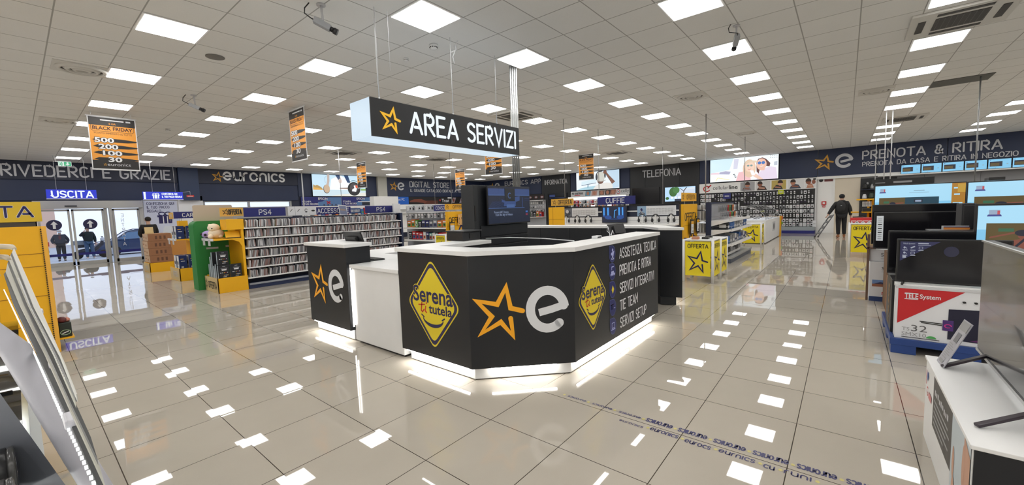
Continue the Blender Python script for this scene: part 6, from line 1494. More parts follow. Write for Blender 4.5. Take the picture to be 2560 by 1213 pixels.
def tele_sticker(b, F, w, h):
    m = sk('sticker_white', (.30, .32, .38)); n_ = sk('sticker_navy', (.014, .016, .075), .8)  # sticker inks are given a glow of their own, as a screen has
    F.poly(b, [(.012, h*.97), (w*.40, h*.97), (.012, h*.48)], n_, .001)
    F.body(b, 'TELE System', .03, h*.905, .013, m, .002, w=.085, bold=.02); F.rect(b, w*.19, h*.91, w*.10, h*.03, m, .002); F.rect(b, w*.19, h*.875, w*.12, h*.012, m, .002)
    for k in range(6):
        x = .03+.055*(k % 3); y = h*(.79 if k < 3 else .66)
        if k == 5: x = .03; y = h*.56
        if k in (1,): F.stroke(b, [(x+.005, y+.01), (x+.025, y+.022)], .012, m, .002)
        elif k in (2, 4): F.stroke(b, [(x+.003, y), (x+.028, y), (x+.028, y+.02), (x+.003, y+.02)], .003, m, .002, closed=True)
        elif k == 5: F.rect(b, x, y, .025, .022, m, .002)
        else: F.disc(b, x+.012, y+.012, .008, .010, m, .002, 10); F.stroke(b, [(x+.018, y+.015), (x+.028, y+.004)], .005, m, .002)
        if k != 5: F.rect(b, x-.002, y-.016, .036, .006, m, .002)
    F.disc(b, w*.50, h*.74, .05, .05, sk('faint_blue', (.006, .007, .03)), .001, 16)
tv('television with setup sticker standing on the white and red carton', .74, .42, (5.49, -.77, .682), -PI/2, tele_sticker, feet=.42, tall=.02)
t = tv('larger unlit television right behind the one on the white and red carton', .98, .46, (6.0, -.855, .69), -PI/2, None, feet=.40, tall=.02)
# smart tv cartons with a stack of black televisions
for k, (z0, z1, x) in enumerate(((0.0, .585, 8.0), (.588, .77, 8.06))):
    t = thing('tv_carton', ('lower white smart television carton with navy foot', 'upper white smart television carton of the stack')[k], 'carton', (x+.2, -.8, z0))
    MB().box(x, x+.5, -1.35, -.30+.01*k, z0, z1, letterw).build('carton', t, .004)
    b = MB(); F = neg_x(x, -.30+.01*k, z0); F.body(b, 'Smart TV', .13, (z1-z0)*(.80 if k == 0 else .42), .05, M('print_grey', (.12, .12, .13), .5), .002, w=.27, bold=.02); F.rect(b, .13, (z1-z0)*(.745 if k == 0 else .2), .11, .012, lgrey, .002)
    if k == 0:
        F.rect(b, .03, .22, .60, .10, printc('desert_sky', 110, 140, 190), .002); F.poly(b, [(.03, .22), (.63, .22), (.63, .27), (.4, .25), (.2, .29), (.1, .26), (.03, .26)], printc('desert', 150, 96, 72), .003); F.poly(b, [(.05, .26), (.12, .29), (.2, .275), (.2, .26)], printc('rock_dark', 60, 60, 90), .0035)
        F.body(b, 'NETFLIX', .14, .10, .045, red, .002, w=.22, bold=.03); F.rect(b, 0, 0, 1.05, .07, printc('foot_navy', 40, 62, 110), .002); F.rect(b, .20, .03, .06, .015, letterw, .003)
    b.build('print', t)
b = MB(); b.box(8.02, 8.06, -.29, -.262, 0, .99, M('brown_board', srgb(110, 84, 70), .6)); b.box(8.02, 8.3, -.36, -.262, .775, .80, M('brown_board', srgb(110, 84, 70), .6)); tag(b.build('wooden_frame', bevel=.003), 'brown wooden board at the left of the smart television cartons', 'board')
b = MB(); b.box(8.3, 8.52, -.40, -.30, .80, .99, cream); tag(b.build('sample_box'), 'small cream box beside the brown board', 'box')
def energy(b, F, w, h):
    F.rect(b, .015, h*.20, .07, h*.72, sk('label_pale', (.50, .52, .52), .9), .001)  # paper label given a glow though nothing lights it from behind
    for k in range(11): F.rect(b, .03, h*(.25+.058*k), .04, h*(.012+.02*(k in (3, 5, 7))), ink, .002)
tv('unlit television with a long energy label, behind the front television', .86, .50, (7.5, -.735, .83), -PI/2, energy, feet=.0, depth=.06)
b = MB(); b.box(7.38, 7.62, -1.0, -.5, .772, .83, blackp); b.box(7.5, 7.9, -.9, -.6, .772, .79, blackp); b.box(7.42, 7.98, -1.1, -.45, .0, .772, M('plain_carton', srgb(120, 90, 66), .7)); tag(b.build('tv_stand', bevel=.003), 'black stand and carton below the television with the energy label', 'stand')
tv('unlit black television directly behind the one with the energy label', .84, .56, (7.75, -.71, .87), -PI/2, None)
tv('large lit promotion television with an orange price card in its corner', 1.0, .70, (8.75, -.845, 1.02), -PI/2, promo(False, True))
b = MB(); b.box(8.80, 9.3, -1.4, -.5, 0, .985, black); tag(b.build('tv_stand', bevel=.003), 'black plinth under the large promotion television', 'stand')
tv('lit promotion television at the right, behind the larger near one', 1.2, .70, (8.0, -1.83, 1.00), -PI/2, promo(True))
tv('nearest lit promotion television with the woman picture at the right edge', 1.23, .66, (6.0, -1.60, .78), -PI/2, promo(True), bez=.02)
b = MB(); b.box(6.05, 6.5, -2.2, -1.25, 0, .775, black); b.box(8.05, 8.5, -2.4, -1.5, 0, .995, black); tag(b.build('tv_stand', bevel=.003), 'black plinths under the two right promotion televisions', 'stand')
tv('thin strip of a lit television far behind the orange price card', .9, .52, (11.0, -1.33, 1.24), -PI/2, promo(True))
tv('lit television far behind at the right of the thin strip', 1.0, .58, (11.3, -1.95, 1.18), -PI/2, promo(True))
b = MB(); b.box(11.1, 11.6, -2.5, -.9, 0, 1.15, black); tag(b.build('tv_stand', bevel=.003), 'black plinth under the far lit televisions', 'stand')
b = MB(); b.box(10.9, 11.2, -2.12, -1.93, 1.765, 1.82, blackp); tag(b.build('soundbar', bevel=.004), 'small black sound bar on top of a far television', 'speaker')
b = MB(); b.box(6.45, 6.75, -1.07, -.965, .775, 1.44, M('speaker_cloth', (.03, .03, .034), .8)); b.box(6.44, 6.45, -1.06, -.975, .80, 1.42, blackp); b.box(6.44, 6.8, -1.1, -.95, 0.60, .775, blackp); tag(b.build('loudspeaker', bevel=.006), 'tall dark grey loudspeaker left of the nearest lit television', 'speaker')
header('navy sign fragment ending in ER behind the lit televisions', neg_x(10.4, -1.42, 1.56), .25, .16, signblue, 'ER', letterw, .09, .13, .085)
t = thing('price_card', 'orange price strip in a clear holder above the front television', 'price card', (6.5, -.85, 1.155)); F = neg_x(6.3, -.80, 1.165); b = MB(); F.rect(b, 0, 0, .20, .045, lgrey, 0, .006); b.build('holder', t); b = MB(); F.rect(b, .015, .004, .19, .022, M('card_orange', srgb(220, 140, 60), .5), .008); F.rect(b, .015, .026, .19, .010, dkblue, .008); b.build('card', t)
b = MB(); b.box(6.2, 6.5, -1.15, -.70, 1.15, 1.163, blackp); b.box(6.3, 6.4, -.95, -.85, .60, 1.15, blackp); tag(b.build('card_stand'), 'thin black stand carrying the orange price strip', 'stand')
b = MB(); F = neg_x(9.2, -.34, 1.73); F.rect(b, 0, 0, .72, .10, blackp, 0, .04); F.rect(b, .03, .035, .12, .012, grey, .042); F.rect(b, .25, .03, .22, .03, grey, .042); F.rect(b, .6, .02, .09, .05, ink, .042); b.box(9.2, 9.5, -1.05, -.36, 1.70, 1.73, blackp); tag(b.build('sound_system'), 'black box with grey lettering on top of the promotion television', 'device')
# dark appliance shelves and the yellow till desk by the beige door
t = thing('wall_shelving', 'dark shelves with small appliances right of the beige door', 'shelving', (WX-.3, -.9, 0)); MB().box(WX-.05, WX-.01, -1.6, -.46, 0, 2.35, black).build('back_panel', t)
for z in (1.45, 1.85): MB().box(WX-.45, WX-.05, -1.6, -.46, z, z+.03, navyd).build('shelf', t)
for k, (y, z, m_, s_) in enumerate(((-.62, 1.88, ink, .16), (-.85, 1.88, greym, .14), (-.60, 1.48, letterw, .13), (-.82, 1.48, M('appl_green', (.03, .05, .03), .4), .17), (-.68, 2.08, grey, .08))):
    b = MB(); b.lathe([(s_*.55, z), (s_*.6, z+s_*.5), (s_*.45, z+s_*1.3), (s_*.3, z+s_*1.6)] if k != 4 else [(s_*.5, z-.0), (s_*.6, z+.05), (s_*.3, z+.1)], (WX-.25, y, 0), m_, 16); tag(b.build('appliance'), 'small %s appliance on the dark shelves by the beige door' % ('black', 'steel', 'white', 'dark green', 'grey round')[k], 'appliance')
yd = thing('till_desk', 'yellow till desk with shelves in front of the beige door', 'desk', (16, -.5, 0))
b = MB(); b.box(15.9, 16.5, -.75, -.12, .90, .93, yellow); b.box(15.9, 16.5, -.75, -.12, 1.09, 1.12, yellow); b.box(16.4, 16.45, -.75, -.55, .0, 1.50, yellow); b.box(16.0, 16.5, -.75, -.24, 1.46, 1.50, yellow); b.box(16.4, 16.45, -.60, -.50, .9, 1.5, yellow); b.build('shelf', yd, .003); MB().box(15.95, 16.5, -.75, -.13, 0, .90, M('desk_pale', srgb(180, 150, 110), .6)).build('cabinet', yd)
t = thing('monitor', 'black till monitor seen edge-on on the yellow till desk', 'monitor', (15.9, -.30, 1.12)); MB().box(15.70, 15.895, -.335, -.30, 1.14, 1.45, blackp).build('casing', t, .004); MB().box(15.83, 15.88, -.36, -.30, .96, 1.2, blackp).build('stand', t); MB().box(15.82, 15.895, -.55, -.20, .94, .96, blackp).build('base', t, .004)
for k in range(6): b = MB(); b.box(16.1, 16.3, -.38-.035*k-.028, -.38-.035*k, 1.27, 1.42, (letterw, lgrey)[k % 2]); b.box(16.099, 16.1, -.40-.035*k, -.385-.035*k, 1.30, 1.38, grey); tag(b.build('folder'), 'pale folder standing in a row on the yellow till desk, %s from the left' % ORD[k], 'folder', 'pale folders on the till desk')
b = MB(); b.box(16.0, 16.25, -.58, -.38, 1.12, 1.22, blackp); tag(b.build('printer', bevel=.01), 'small black printer on the middle yellow shelf', 'printer')
b = MB(); b.box(15.6, 15.85, -.40, -.16, .90, .99, blackp); b.box(15.58, 15.87, -.42, -.14, 0, .90, browns); tag(b.build('card_reader', bevel=.006), 'dark keypad box in front of the yellow till desk', 'device')

# near white television counter at the lower right
nc = thing('display_counter', 'low white display counter with printed side and black end at the right', 'counter', (3.0, -.8, 0))
MB().box(2.395, 3.61, -1.30, -.425, .0, .503, white).build('cabinet', nc, .003); MB().box(2.385, 3.62, -1.31, -.418, .503, .522, white).build('top', nc, .003)
b = MB(); F = neg_x(2.393, -.425, 0); F.rect(b, .005, .01, .87, .49, black, 0, .002); F.disc(b, .345, .36, .05, .075, dkblue if False else M('logo_blue', srgb(28, 70, 150), .5), .004, 18); F.stroke(b, [(.16, .43), (.19, .39), (.20, .34)], .03, M('logo_orange', srgb(240, 140, 40), .5), .004); F.stroke(b, [(.20, .42), (.215, .36)], .02, red, .005); b.build('end_panel', nc)
b = MB(); F = Face((3.61, -.424, 0), (-1, 0, 0), (0, 0, 1))   # the side that looks toward +y
F.rect(b, .31, .20, .53, .30, M('poster_charcoal', (.045, .04, .035), .5), .001)
F.rect(b, .84, .05, .37, .45, printc('tablet_grey', 190, 200, 206), .001)
for k in range(9): F.rect(b, .36+.045*k, .40+.004*(k % 3), .030, .032-.006*(k % 2), lgrey, .002)
for k in range(5): F.rect(b, .35, .36-.032*k, (.40, .44, .36, .42, .30)[k], .012, grey, .002)
hs = printc('finger', 196, 150, 124)
F.disc(b, .90, .28, .022, .08, hs, .002, 14); F.disc(b, .92, .15, .03, .07, hs, .003, 14); F.poly(b, [(1.10, .5), (1.21, .45), (1.21, .02), (1.12, .05), (1.09, .25)], hs, .002); F.disc(b, 1.10, .36, .025, .10, hs, .0025, 14)
F.disc(b, .10, .42, .02, .028, M('logo_blue', srgb(28, 70, 150), .5), .002, 14); F.stroke(b, [(.05, .44), (.05, .36)], .014, red, .002); F.body(b, 'G', .08, .30, .06, red, .002, w=.05); F.rect(b, .15, .30, .10, .04, M('logo_pale_red', srgb(200, 120, 120), .5), .002); b.build('print', nc)
nt = thing('television', 'near television on the white counter seen edge-on with a grey reflecting screen', 'television', (3.1, -.64, .522))
MB().box(2.55, 3.72, -.70, -.655, .575, 1.255, blackp).build('casing', nt, .004)
scr = M('screen_glare', (.010, .010, .011), .17, spec=1.0, coat=.4)
MB().box(2.56, 3.71, -.655, -.6525, .60, 1.247, scr).build('screen', nt)
MB().box(2.55, 3.72, -.656, -.645, 1.247, 1.257, metal).build('top_edge', nt)
MB().box(2.55, 3.72, -.656, -.6475, .575, .592, metal).build('bottom_edge', nt)
for x in (3.47, 2.66):
    for (p0, p1) in (((x+.04, -.66, .60), (x-.08, -.465, .532)), ((x+.04, -.68, .60), (x+.08, -.88, .532))):
        p0, p1 = Vector(p0), Vector(p1); d = (p1-p0); sd = d.cross(Vector((0, 0, 1))).normalized()*.013
        b = MB(); b.obox((p0+p1)/2, d/2, sd, d.cross(sd).normalized()*.007, M('foot_plum', (.03, .02, .03), .35)); b.build('foot', nt, .003)
t = thing('price_card', 'tilted grey price card in a clear holder on the near white counter', 'price card', (3.42, -.48, .522))
F = Face((3.50, -.468, .524), (.97, .03, .0), (-.27, -.27, .93)); F = Face((3.53, -.462, .524), (-.93, -.05, .02), (-.12, -.33, .93)); b = MB(); F.rect(b, 0, 0, .165, .30, M('card_grey', (.42, .42, .47), .4), 0, .004); b.build('holder', t)
b = MB(); F.rect(b, .01, .24, .145, .055, grey, .006); F.rect(b, .05, .16, .07, .06, M('card_dark', (.20, .20, .22), .5), .006)
for k in range(8): F.rect(b, .03, .14-.013*k, .06+.03*(k % 3), .004, grey, .006)
F.rect(b, .03, .012, .08, .022, grey, .006); b.build('print', t)

# ================================================================== LEFT FOREGROUND
ys = thing('gondola', 'tall yellow end panel of a gondola at the left edge with slotted upright', 'shelving', (-.4, 7.5, 0))
MB().box(-1.1, .195, 7.31, 7.36, 0, 1.52, yellow).build('panel', ys, .003)
b = MB(); b.box(.195, .235, 7.30, 7.36, 0, 1.52, M('upright_yellow', srgb(236, 176, 60), .45)); b.build('upright', ys, .002)
b = MB()
for k in range(58): b.box(.186, .197, 7.298, 7.312, .05+.025*k, .0635+.025*k, M('slot_dark', (.03, .02, .01), .6))
for z in (1.20, 1.05, .70, .36): b.box(-1.1, .19, 7.306, 7.311, z-.003, z+.003, M('panel_groove', srgb(150, 100, 5), .5))
b.build('slots', ys)
MB().box(-1.1, .20, 7.36, 9.0, 0, 1.50, M('gondola_grey', (.42, .43, .46), .5)).build('back_panel', ys)
MB().box(.20, .36, 7.36, 7.75, .13, .15, yellow).build('shelf', ys, .002)
t = thing('header_sign', 'yellow offer sign cut off as TA at the left edge', 'sign', (-.4, 7.33, 1.57)); MB().box(-1.05, .215, 7.31, 7.34, 1.575, 1.805, M('offer_mustard', srgb(214, 178, 38), .5)).build('panel', t, .003)
b = MB(); F = neg_y(0, 7.31, 0); F.text(b, 'OFFERTA', -.72, 1.635, .115, letterw, w=.865, t=.24, d=.002); F.text(b, 'OFFERTA', -.72, 1.635, .115, dkblue, w=.865, t=.17, d=.004); b.build('lettering', t)
b = MB(); b.box(-1.05, .17, 7.32, 7.335, 1.52, 1.575, M('rail_brown', (.05, .04, .03), .5)); b.box(.16, .175, 7.32, 7.335, 1.52, 1.575, lgrey); b.build('support', t)
t = thing('product_basket', 'dark green pack with an oval emblem and red packets beside the yellow panel', 'pack', (.29, 7.5, .15)); b = MB(); b.box(.235, .345, 7.38, 7.55, .15, .33, M('pack_green_black', (.012, .02, .014), .4)); b.build('carton', t, .01)
b = MB(); F = neg_y(.235, 7.38, .15); F.stroke(b, arc(.055, .06, .042, .030, 0, 360, 20), .006, printc('pale_green', 170, 200, 160), .002); F.stroke(b, [(.03, .05), (.08, .07)], .010, letterw, .002); b.build('emblem', t)
b = MB(); b.ball((.27, 7.44, .36), .045, .06, .04, printc('maroon', 96, 34, 36), 10, 6); b.ball((.31, 7.48, .35), .035, .05, .03, printc('peach', 190, 120, 100), 10, 6); b.build('packet', t)

# glass showcase right beside the viewer: rails with strip lights run away from us at the top
sw = thing('showcase', 'glass showcase with grey tube rail, sliding tracks and strip lights at lower left', 'showcase', (-.3, 2.2, 0))
Z = 1.25
tubem = M('tube_grey', (.42, .42, .47), .45); trk = M('track_dark', (.018, .021, .024), .5); trl = M('track_pale', (.36, .355, .31), .5)
def up_to(pts, z): s = (1.538-z)/.288; return [(x*s, y*s, z) for x, y in pts]
def band(name, L, R, z, m, th=.006):
    A_, B_ = up_to(L, z), up_to(R, z); n = len(A_); b = MB()
    vs = A_+B_+[(x, y, q-th) for x, y, q in A_]+[(x, y, q-th) for x, y, q in B_]; fs = []
    for i in range(n-1): fs += [(i, i+1, n+i+1, n+i), (2*n+i, 3*n+i, 3*n+i+1, 2*n+i+1), (i, 2*n+i, 2*n+i+1, i+1), (n+i, n+i+1, 3*n+i+1, 3*n+i)]
    fs += [(0, n, 3*n, 2*n), (n-1, 3*n-1, 4*n-1, 2*n-1)]
    b.add(vs, fs, m); return b.build(name, sw)
d1L = [(-.064, 3.9), (-.026, 2.3678), (.0076, 1.4167), (.0259, .9117), (.0341, .6302), (.0375, .48)]; d1R = [(-.0584, 4.068), (-.0122, 2.3453), (.0187, 1.4002), (.0305, .95), (.0394, .6231), (.042, .48)]
d2L = [(-.0569, 5.063), (-.0013, 2.3274), (.0233, 1.3934), (.034, .95), (.0405, .70)]; d2R = [(-.0522, 5.4626), (.007, 2.3137), (.0313, 1.3816), (.0385, .95), (.0415, .78)]
d3L = [(-.0458, 6.505), (.0144, 2.3015), (.0342, 1.3774), (.041, 1.0)]; d3R = [(-.0392, 6.973), (.02, 2.2924), (.0404, 1.3681), (.0425, 1.0)]; eL = [(-.0257, 8.305), (.0326, 2.2717), (.0427, 1.2503), (.0435, 1.0)]
band('track', d1L, d1R, 1.25, trk); band('frame_rail', d1R[:5], d2L, 1.275, trl); band('track', d2L, d2R, 1.33, trk); band('frame_rail', d2R[:4], d3L, 1.34, trl); band('track', d3L, d3R, 1.40, trk); band('frame_rail', d3R, eL, 1.41, M('rail_white', (.48, .48, .46), .5))
b = MB(); q_ = [(-.105, 4.1), (-.0567, 3.03), (.0044, 1.4214), (.022, .9069), (.0325, .6325), (.037, .48)]
def along(q_, y):
    for (x0, y0), (x1, y1) in zip(q_, q_[1:]):
        if y1 <= y <= y0: return x0+(x1-x0)*(y-y0)/(y1-y0)
for k in range(150):
    y = .49+.0165*k
    if y < 3.0: x = along(q_, y); b.box(x-.0018, x+.0012, y, y+.006, 1.247, 1.25, E('showcase_led', (.95, 1.0, .95), 1.3))
b.build('led_strip', sw)
b = MB(); lb = [((p[0]+q[0])/2, (p[1]+q[1])/2) for p, q in zip(d2R[:4], d3L)]
for k in range(100):
    y = 1.12+.024*k
    x = along(lb, y)
    if x is not None:
        (X_, Y_, Z_) = up_to([(x, y)], 1.341)[0]; b.box(X_-.0014, X_+.0014, Y_, Y_+.006, Z_, Z_+.0008, letterw)
b.build('led_dots', sw)  # white dashes painted along the rail in place of LED dots
b = MB(); b.tube([(-.1005, 1.505, 1.367), (-.0215, 1.4425, 1.257), (.049, 1.378, .995), (.085, 1.34, .87), (.12, 1.30, .70)], .0235, tubem, 16); b.build('tube_rail', sw)
b = MB(); b.add([(-.16, 1.56, 1.36), (-.118, 1.53, 1.36), (.105, 1.34, .68), (.03, 1.40, .66), (-.16, 1.60, 1.34), (-.118, 1.57, 1.34), (.105, 1.38, .66), (.03, 1.44, .64)], [(0, 3, 2, 1), (4, 5, 6, 7), (0, 1, 5, 4), (1, 2, 6, 5), (2, 3, 7, 6), (3, 0, 4, 7)], M('rail_shade_side', (.12, .13, .155), .5)); b.build('shaded_inner_face', sw)  # shadow side of the frame, its shade put into the dark colour
for y, x in ((.866, .027), (1.249, .0262), (1.619, .029), (2.046, .0305)):
    b = MB(); b.box(x-.006, x+.0065, y-.022, y+.022, Z-.004, Z+.010, M('clip_white', (.62, .62, .68), .4)); b.build('clip', sw, .003)
capm = M('cap_translucent', (.50, .43, .32), .3)
for k, (x, y, z) in enumerate(((-.012, 3.85, 1.40), (-.038, 3.88, 1.34), (-.085, 3.92, 1.25))):
    b = MB(); b.tube([(x-.16, y+.03, z+.012), (x-.05, y+.03, z+.016), (x-.01, y, z+.012), (x+.002, y-.12, z+.002)], [.012, .016, .016, .009], capm, 10); b.build('corner_cap', sw)
b = MB(); b.box(-.75, -.06, 3.88, 3.92, 1.40, 1.425, letterw); b.box(-.75, -.09, 3.86, 3.90, 1.33, 1.35, trk); b.build('far_rail', sw)
MB().box(-.75, -.70, .2, 4.1, 0, Z, M('showcase_back', (.30, .31, .33), .5)).build('back_panel', sw); MB().box(-.75, .0, .2, 4.1, 0, .55, M('showcase_base', (.45, .46, .48), .4)).build('base', sw)
MB().box(-.70, -.035, .25, 4.05, .93, .936, glass('shelf_glass', (.90, .96, .94))).build('glass_shelf', sw); MB().box(-.70, -.035, .25, 4.05, .55, .556, M('mirror_shelf', (.55, .60, .60), .12, metal=.6)).build('lower_shelf', sw)
b = MB(); b.box(-.70, -.10, 3.98, 4.0, .6, Z, acrylic); b.build('glass_end', sw)
b = MB(); b.box(-.69, -.675, .3, 4.0, .94, .955, ledw); b.box(-.69, -.675, .3, 4.0, .57, .58, ledw); b.build('shelf_light', sw)
for k, y in enumerate((1.26, 1.44, 1.62)):
    t = thing('camera_lens', 'black camera lens lying on the showcase glass shelf, %s from the viewer' % ORD[k], 'lens', (-.25, y, .94), 'camera lenses in the showcase')
    b = MB(); c = (.03, y, .94+.052); b.lathe([(.040, -.46), (.044, -.44), (.044, -.30), (.048, -.29), (.048, -.20), (.045, -.19), (.045, -.13), (.050, -.12), (.050, -.085)], c, M('lens_black', (.02, .02, .021), .3), 24, 'x'); b.build('barrel', t)
    b = MB(); b.lathe([(.0505, -.128), (.0505, -.118)], c, M('lens_ring', (.10, .10, .10), .3), 24, 'x'); b.lathe([(.048, -.085), (.050, -.075), (.042, -.072)], c, M('lens_rim', (.06, .06, .06), .2), 24, 'x'); b.build('ring', t)
    b = MB(); b.lathe([(.040, -.074), (.030, -.070), (.001, -.067)], c, M('lens_glass', (.01, .01, .015), .05, coat=1.0), 24, 'x'); b.build('front_glass', t)
for k, y in enumerate((1.35, 1.72)):
    b = MB(); b.obox((-.10, y, .985), (.003, 0, .002), (.0, .028, 0), (-.02, 0, .05), letterw); b.box(-.12, -.07, y-.028, y+.028, .937, .942, letterw); tag(b.build('price_card'), 'small white price card in front of the lenses, %s one' % ('nearer', 'farther')[k], 'card')

# worn lettering tape on the floor
navy_t = M('tape_navy', srgb(44, 44, 96), .4); star_t = M('tape_yellow', srgb(190, 180, 110), .4)
t = thing('floor_tape', 'worn floor tape with repeated navy shop words along the tile joint', 'floor tape', (2.7, .5, .001))
b = MB(); F = Face((2.735, 0, .0012), (0, 1, 0), (-1, 0, 0))
F = Face((2.79, 0, .0012), (0, 1, 0), (-1, 0, 0))
y = -.22; k = 0
while y < 1.62:
    worn = y > .95
    if not worn: F.text(b, 'euronics', y, 0.012, .062, navy_t, w=.175, t=.16, d=.0)
    else: F.text(b, 'euronics', y, .03, .030, navy_t, w=.16, t=.2, d=.0)
    F.disc(b, y+.198, .04, .012, .014, star_t, 0, 5); y += .222
b.build('lettering', t)
b = MB(); F = Face((2.62, 0, .0012), (0, -1, 0), (1, 0, 0)); y = 1.22
for k, (s_, w_) in enumerate((('euronics', .17), ('euronics', .18), ('eurocs', .15), ('eurnics', .19), ('cu', .05), ('runi', .12))):
    F.text(b, s_, -y, .008+.01*(k % 2), .05 if k != 0 else .03, navy_t, w=w_, t=.16, d=0); F.disc(b, -y+w_+.03, .035, .012, .014, star_t, 0, 5); y -= w_+.05
b.build('worn_lettering', t)

# ================================================================== OUTSIDE THE DOORS
pv = M('pavement', (.42, .45, .50), .8, noise=.05, scale=2)
b = MB(); b.add([(-30, 22.05, -.03), (40, 22.05, -.03), (40, 31, -.36), (-30, 31, -.36), (40, 70, -.9), (-30, 70, -.9)], [(0, 1, 2, 3), (3, 2, 4, 5)], pv)
o = b.build('ground'); o['kind'] = 'structure'
t = thing('building', 'pale orange building seen through the left door leaf', 'building', (-3, 60, -.9)); MB().box(-9.5, 2.6, 60, 66, -.9, 9, M('facade_orange', srgb(225, 190, 170), .8)).build('wall', t)
b = MB()
for i in range(5):
    for j in range(3): b.box(-8.6+2.2*i, -7.6+2.2*i, 59.95, 60.0, 1.2+2.4*j, 2.6+2.4*j, M('facade_window', (.15, .12, .12), .4))
b.build('window', t)
aw_ = M('awning_pink', srgb(215, 90, 170), .6)
b = MB(); b.box(10.6, 14.2, 34, 36, 1.55, 2.28, aw_)
for k in range(4): b.box(10.6+1.2*k, 10.66+1.2*k, 33.98, 34, 1.55, 2.28, letterw)
b.box(10.7, 10.8, 35, 35.1, -.6, 1.6, greym); b.box(14.0, 14.1, 35, 35.1, -.6, 1.6, greym); tag(b.build('awning'), 'pink awning seen through the high window strip', 'awning')
# parked car
car = thing('car', 'dark blue parked car outside the sliding doors', 'car', (5, 33.5, -.43))
cb = M('car_blue', (.018, .045, .12), .25, coat=1.0); cg_ = M('car_glass', (.10, .20, .34), .08); tyre = M('tyre', (.012, .012, .013), .7)
def carmesh(x0, y0, y1, z, m):
    prof = [(0, .35), (.02, .62), (.25, .82), (.85, .92), (1.45, 1.40), (1.9, 1.52), (3.0, 1.50), (3.6, 1.30), (4.1, 1.0), (4.25, .85), (4.28, .40), (4.2, .22), (.12, .22)]
    return prof
prof = carmesh(0, 0, 0, 0, 0); b = MB(); X0, Y0, Y1, ZC = 2.75, 33.0, 34.7, -.45; n = len(prof)
vs = []
for yy, ins in ((Y0, 0), (Y0+.0, 0), (Y1, 0)):
    pass
lay = [(Y0+.06, .985), (Y0, 1.0), (Y1, 1.0), (Y1-.06, .985)]
for (yy, s_) in lay:
    for x, z in prof:
        tilt = .14 if z > .95 else 0
        yq = yy+(tilt if yy < (Y0+Y1)/2 else -tilt)
        vs.append((X0+x, yq, ZC+z))
fs = []
for l in range(3):
    for i in range(n): fs.append((l*n+i, l*n+(i+1) % n, (l+1)*n+(i+1) % n, (l+1)*n+i))
fs.append(tuple(range(n))); fs.append(tuple(range(3*n, 4*n))[::-1])
b.add(vs, fs, cb); b.build('body', car, .03)
b = MB(); b.add([(X0+1.02, Y0+.06, ZC+.97), (X0+1.5, Y0+.135, ZC+1.36), (X0+2.35, Y0+.145, ZC+1.42), (X0+2.35, Y0+.06, ZC+.97)], [(0, 1, 2, 3)], cg_); b.add([(X0+2.45, Y0+.06, ZC+.97), (X0+2.45, Y0+.145, ZC+1.42), (X0+3.05, Y0+.14, ZC+1.40), (X0+3.7, Y0+.06, ZC+1.02)], [(0, 1, 2, 3)], cg_); b.build('window', car)
for x in (.80, 3.45):
    b = MB(); b.lathe([(.30, -.02), (.32, .0), (.32, .18), (.30, .20)], (X0+x, Y0-.04, ZC+.32), tyre, 22, 'y'); w_ = b.build('wheel', car)
    b = MB(); b.lathe([(.20, -.03), (.21, -.02), (.21, .02)], (X0+x, Y0-.04, ZC+.32), lgrey, 18, 'y'); b.build('hubcap', w_)
b = MB(); b.box(X0-.02, X0+.06, Y0+.15, Y0+.45, ZC+.62, ZC+.75, letterw); b.build('headlight', car)
b = MB(); b.ball((X0+1.1, Y0-.07, ZC+.98), .10, .06, .07, cb, 10, 6); b.build('mirror', car)
rc = thing('car', 'red car tail seen left of the elderly man', 'car', (-1.5, 36, -.5))
b = MB(); prof2 = [(0, .3), (.05, .8), (.5, 1.0), (.95, 1.42), (2.2, 1.45), (2.6, 1.25), (2.75, .85), (2.78, .4), (2.6, .25), (.1, .25)]; n = len(prof2)
vs = [(-1.6+x, 36, -.52+z) for x, z in prof2]+[(-1.6+x, 37.6, -.52+z) for x, z in prof2]
b.add(vs, [tuple(range(n)), tuple(range(2*n-1, n-1, -1))]+[(i, i+n, (i+1) % n+n, (i+1) % n) for i in range(n)], M('car_dark', (.03, .035, .05), .3)); b.build('body', rc, .04)
b = MB(); b.box(.7, 1.2, 35.97, 36, .25, .50, red); b.build('tail_light', rc); b = MB(); b.box(.2, 1.1, 35.97, 36, .62, .85, cg_); b.build('window', rc)
for x in (-1.0, .6): b = MB(); b.lathe([(.28, -.02), (.30, 0), (.30, .2)], (x, 35.98, -.20), tyre, 18, 'y'); b.build('wheel', rc)
sc_ = thing('scooter', 'dark motor scooter beside the standing man outside', 'scooter', (2.7, 31.5, -.36))
b = MB(); b.lathe([(.18, -.03), (.21, 0), (.21, .08), (.18, .11)], (3.0, 31.4, -.15), tyre, 18, 'y'); b.lathe([(.18, -.03), (.21, 0), (.21, .08), (.18, .11)], (2.0, 31.4, -.15), tyre, 18, 'y'); b.build('wheel', sc_)
b = MB(); b.tube([(2.0, 31.45, .0), (2.35, 31.45, .05), (2.6, 31.45, .05), (2.95, 31.45, .40), (3.0, 31.45, .75)], [.12, .16, .10, .09, .04], M('scooter_dark', (.03, .035, .05), .3), 10); b.tube([(1.95, 31.45, .35), (2.5, 31.45, .38)], .13, M('scooter_dark', (.03, .035, .05), .3), 10); b.box(1.85, 2.35, 31.3, 31.6, .40, .62, M('topbox', (.30, .34, .38), .4)); b.build('body', sc_)
b = MB(); b.tube([(2.98, 31.2, .78), (2.98, 31.7, .78)], .02, blackp, 8); b.lathe([(.08, 0), (.10, .03)], (2.98, 31.25, .65), letterw, 12, 'y'); b.build('handlebar', sc_)
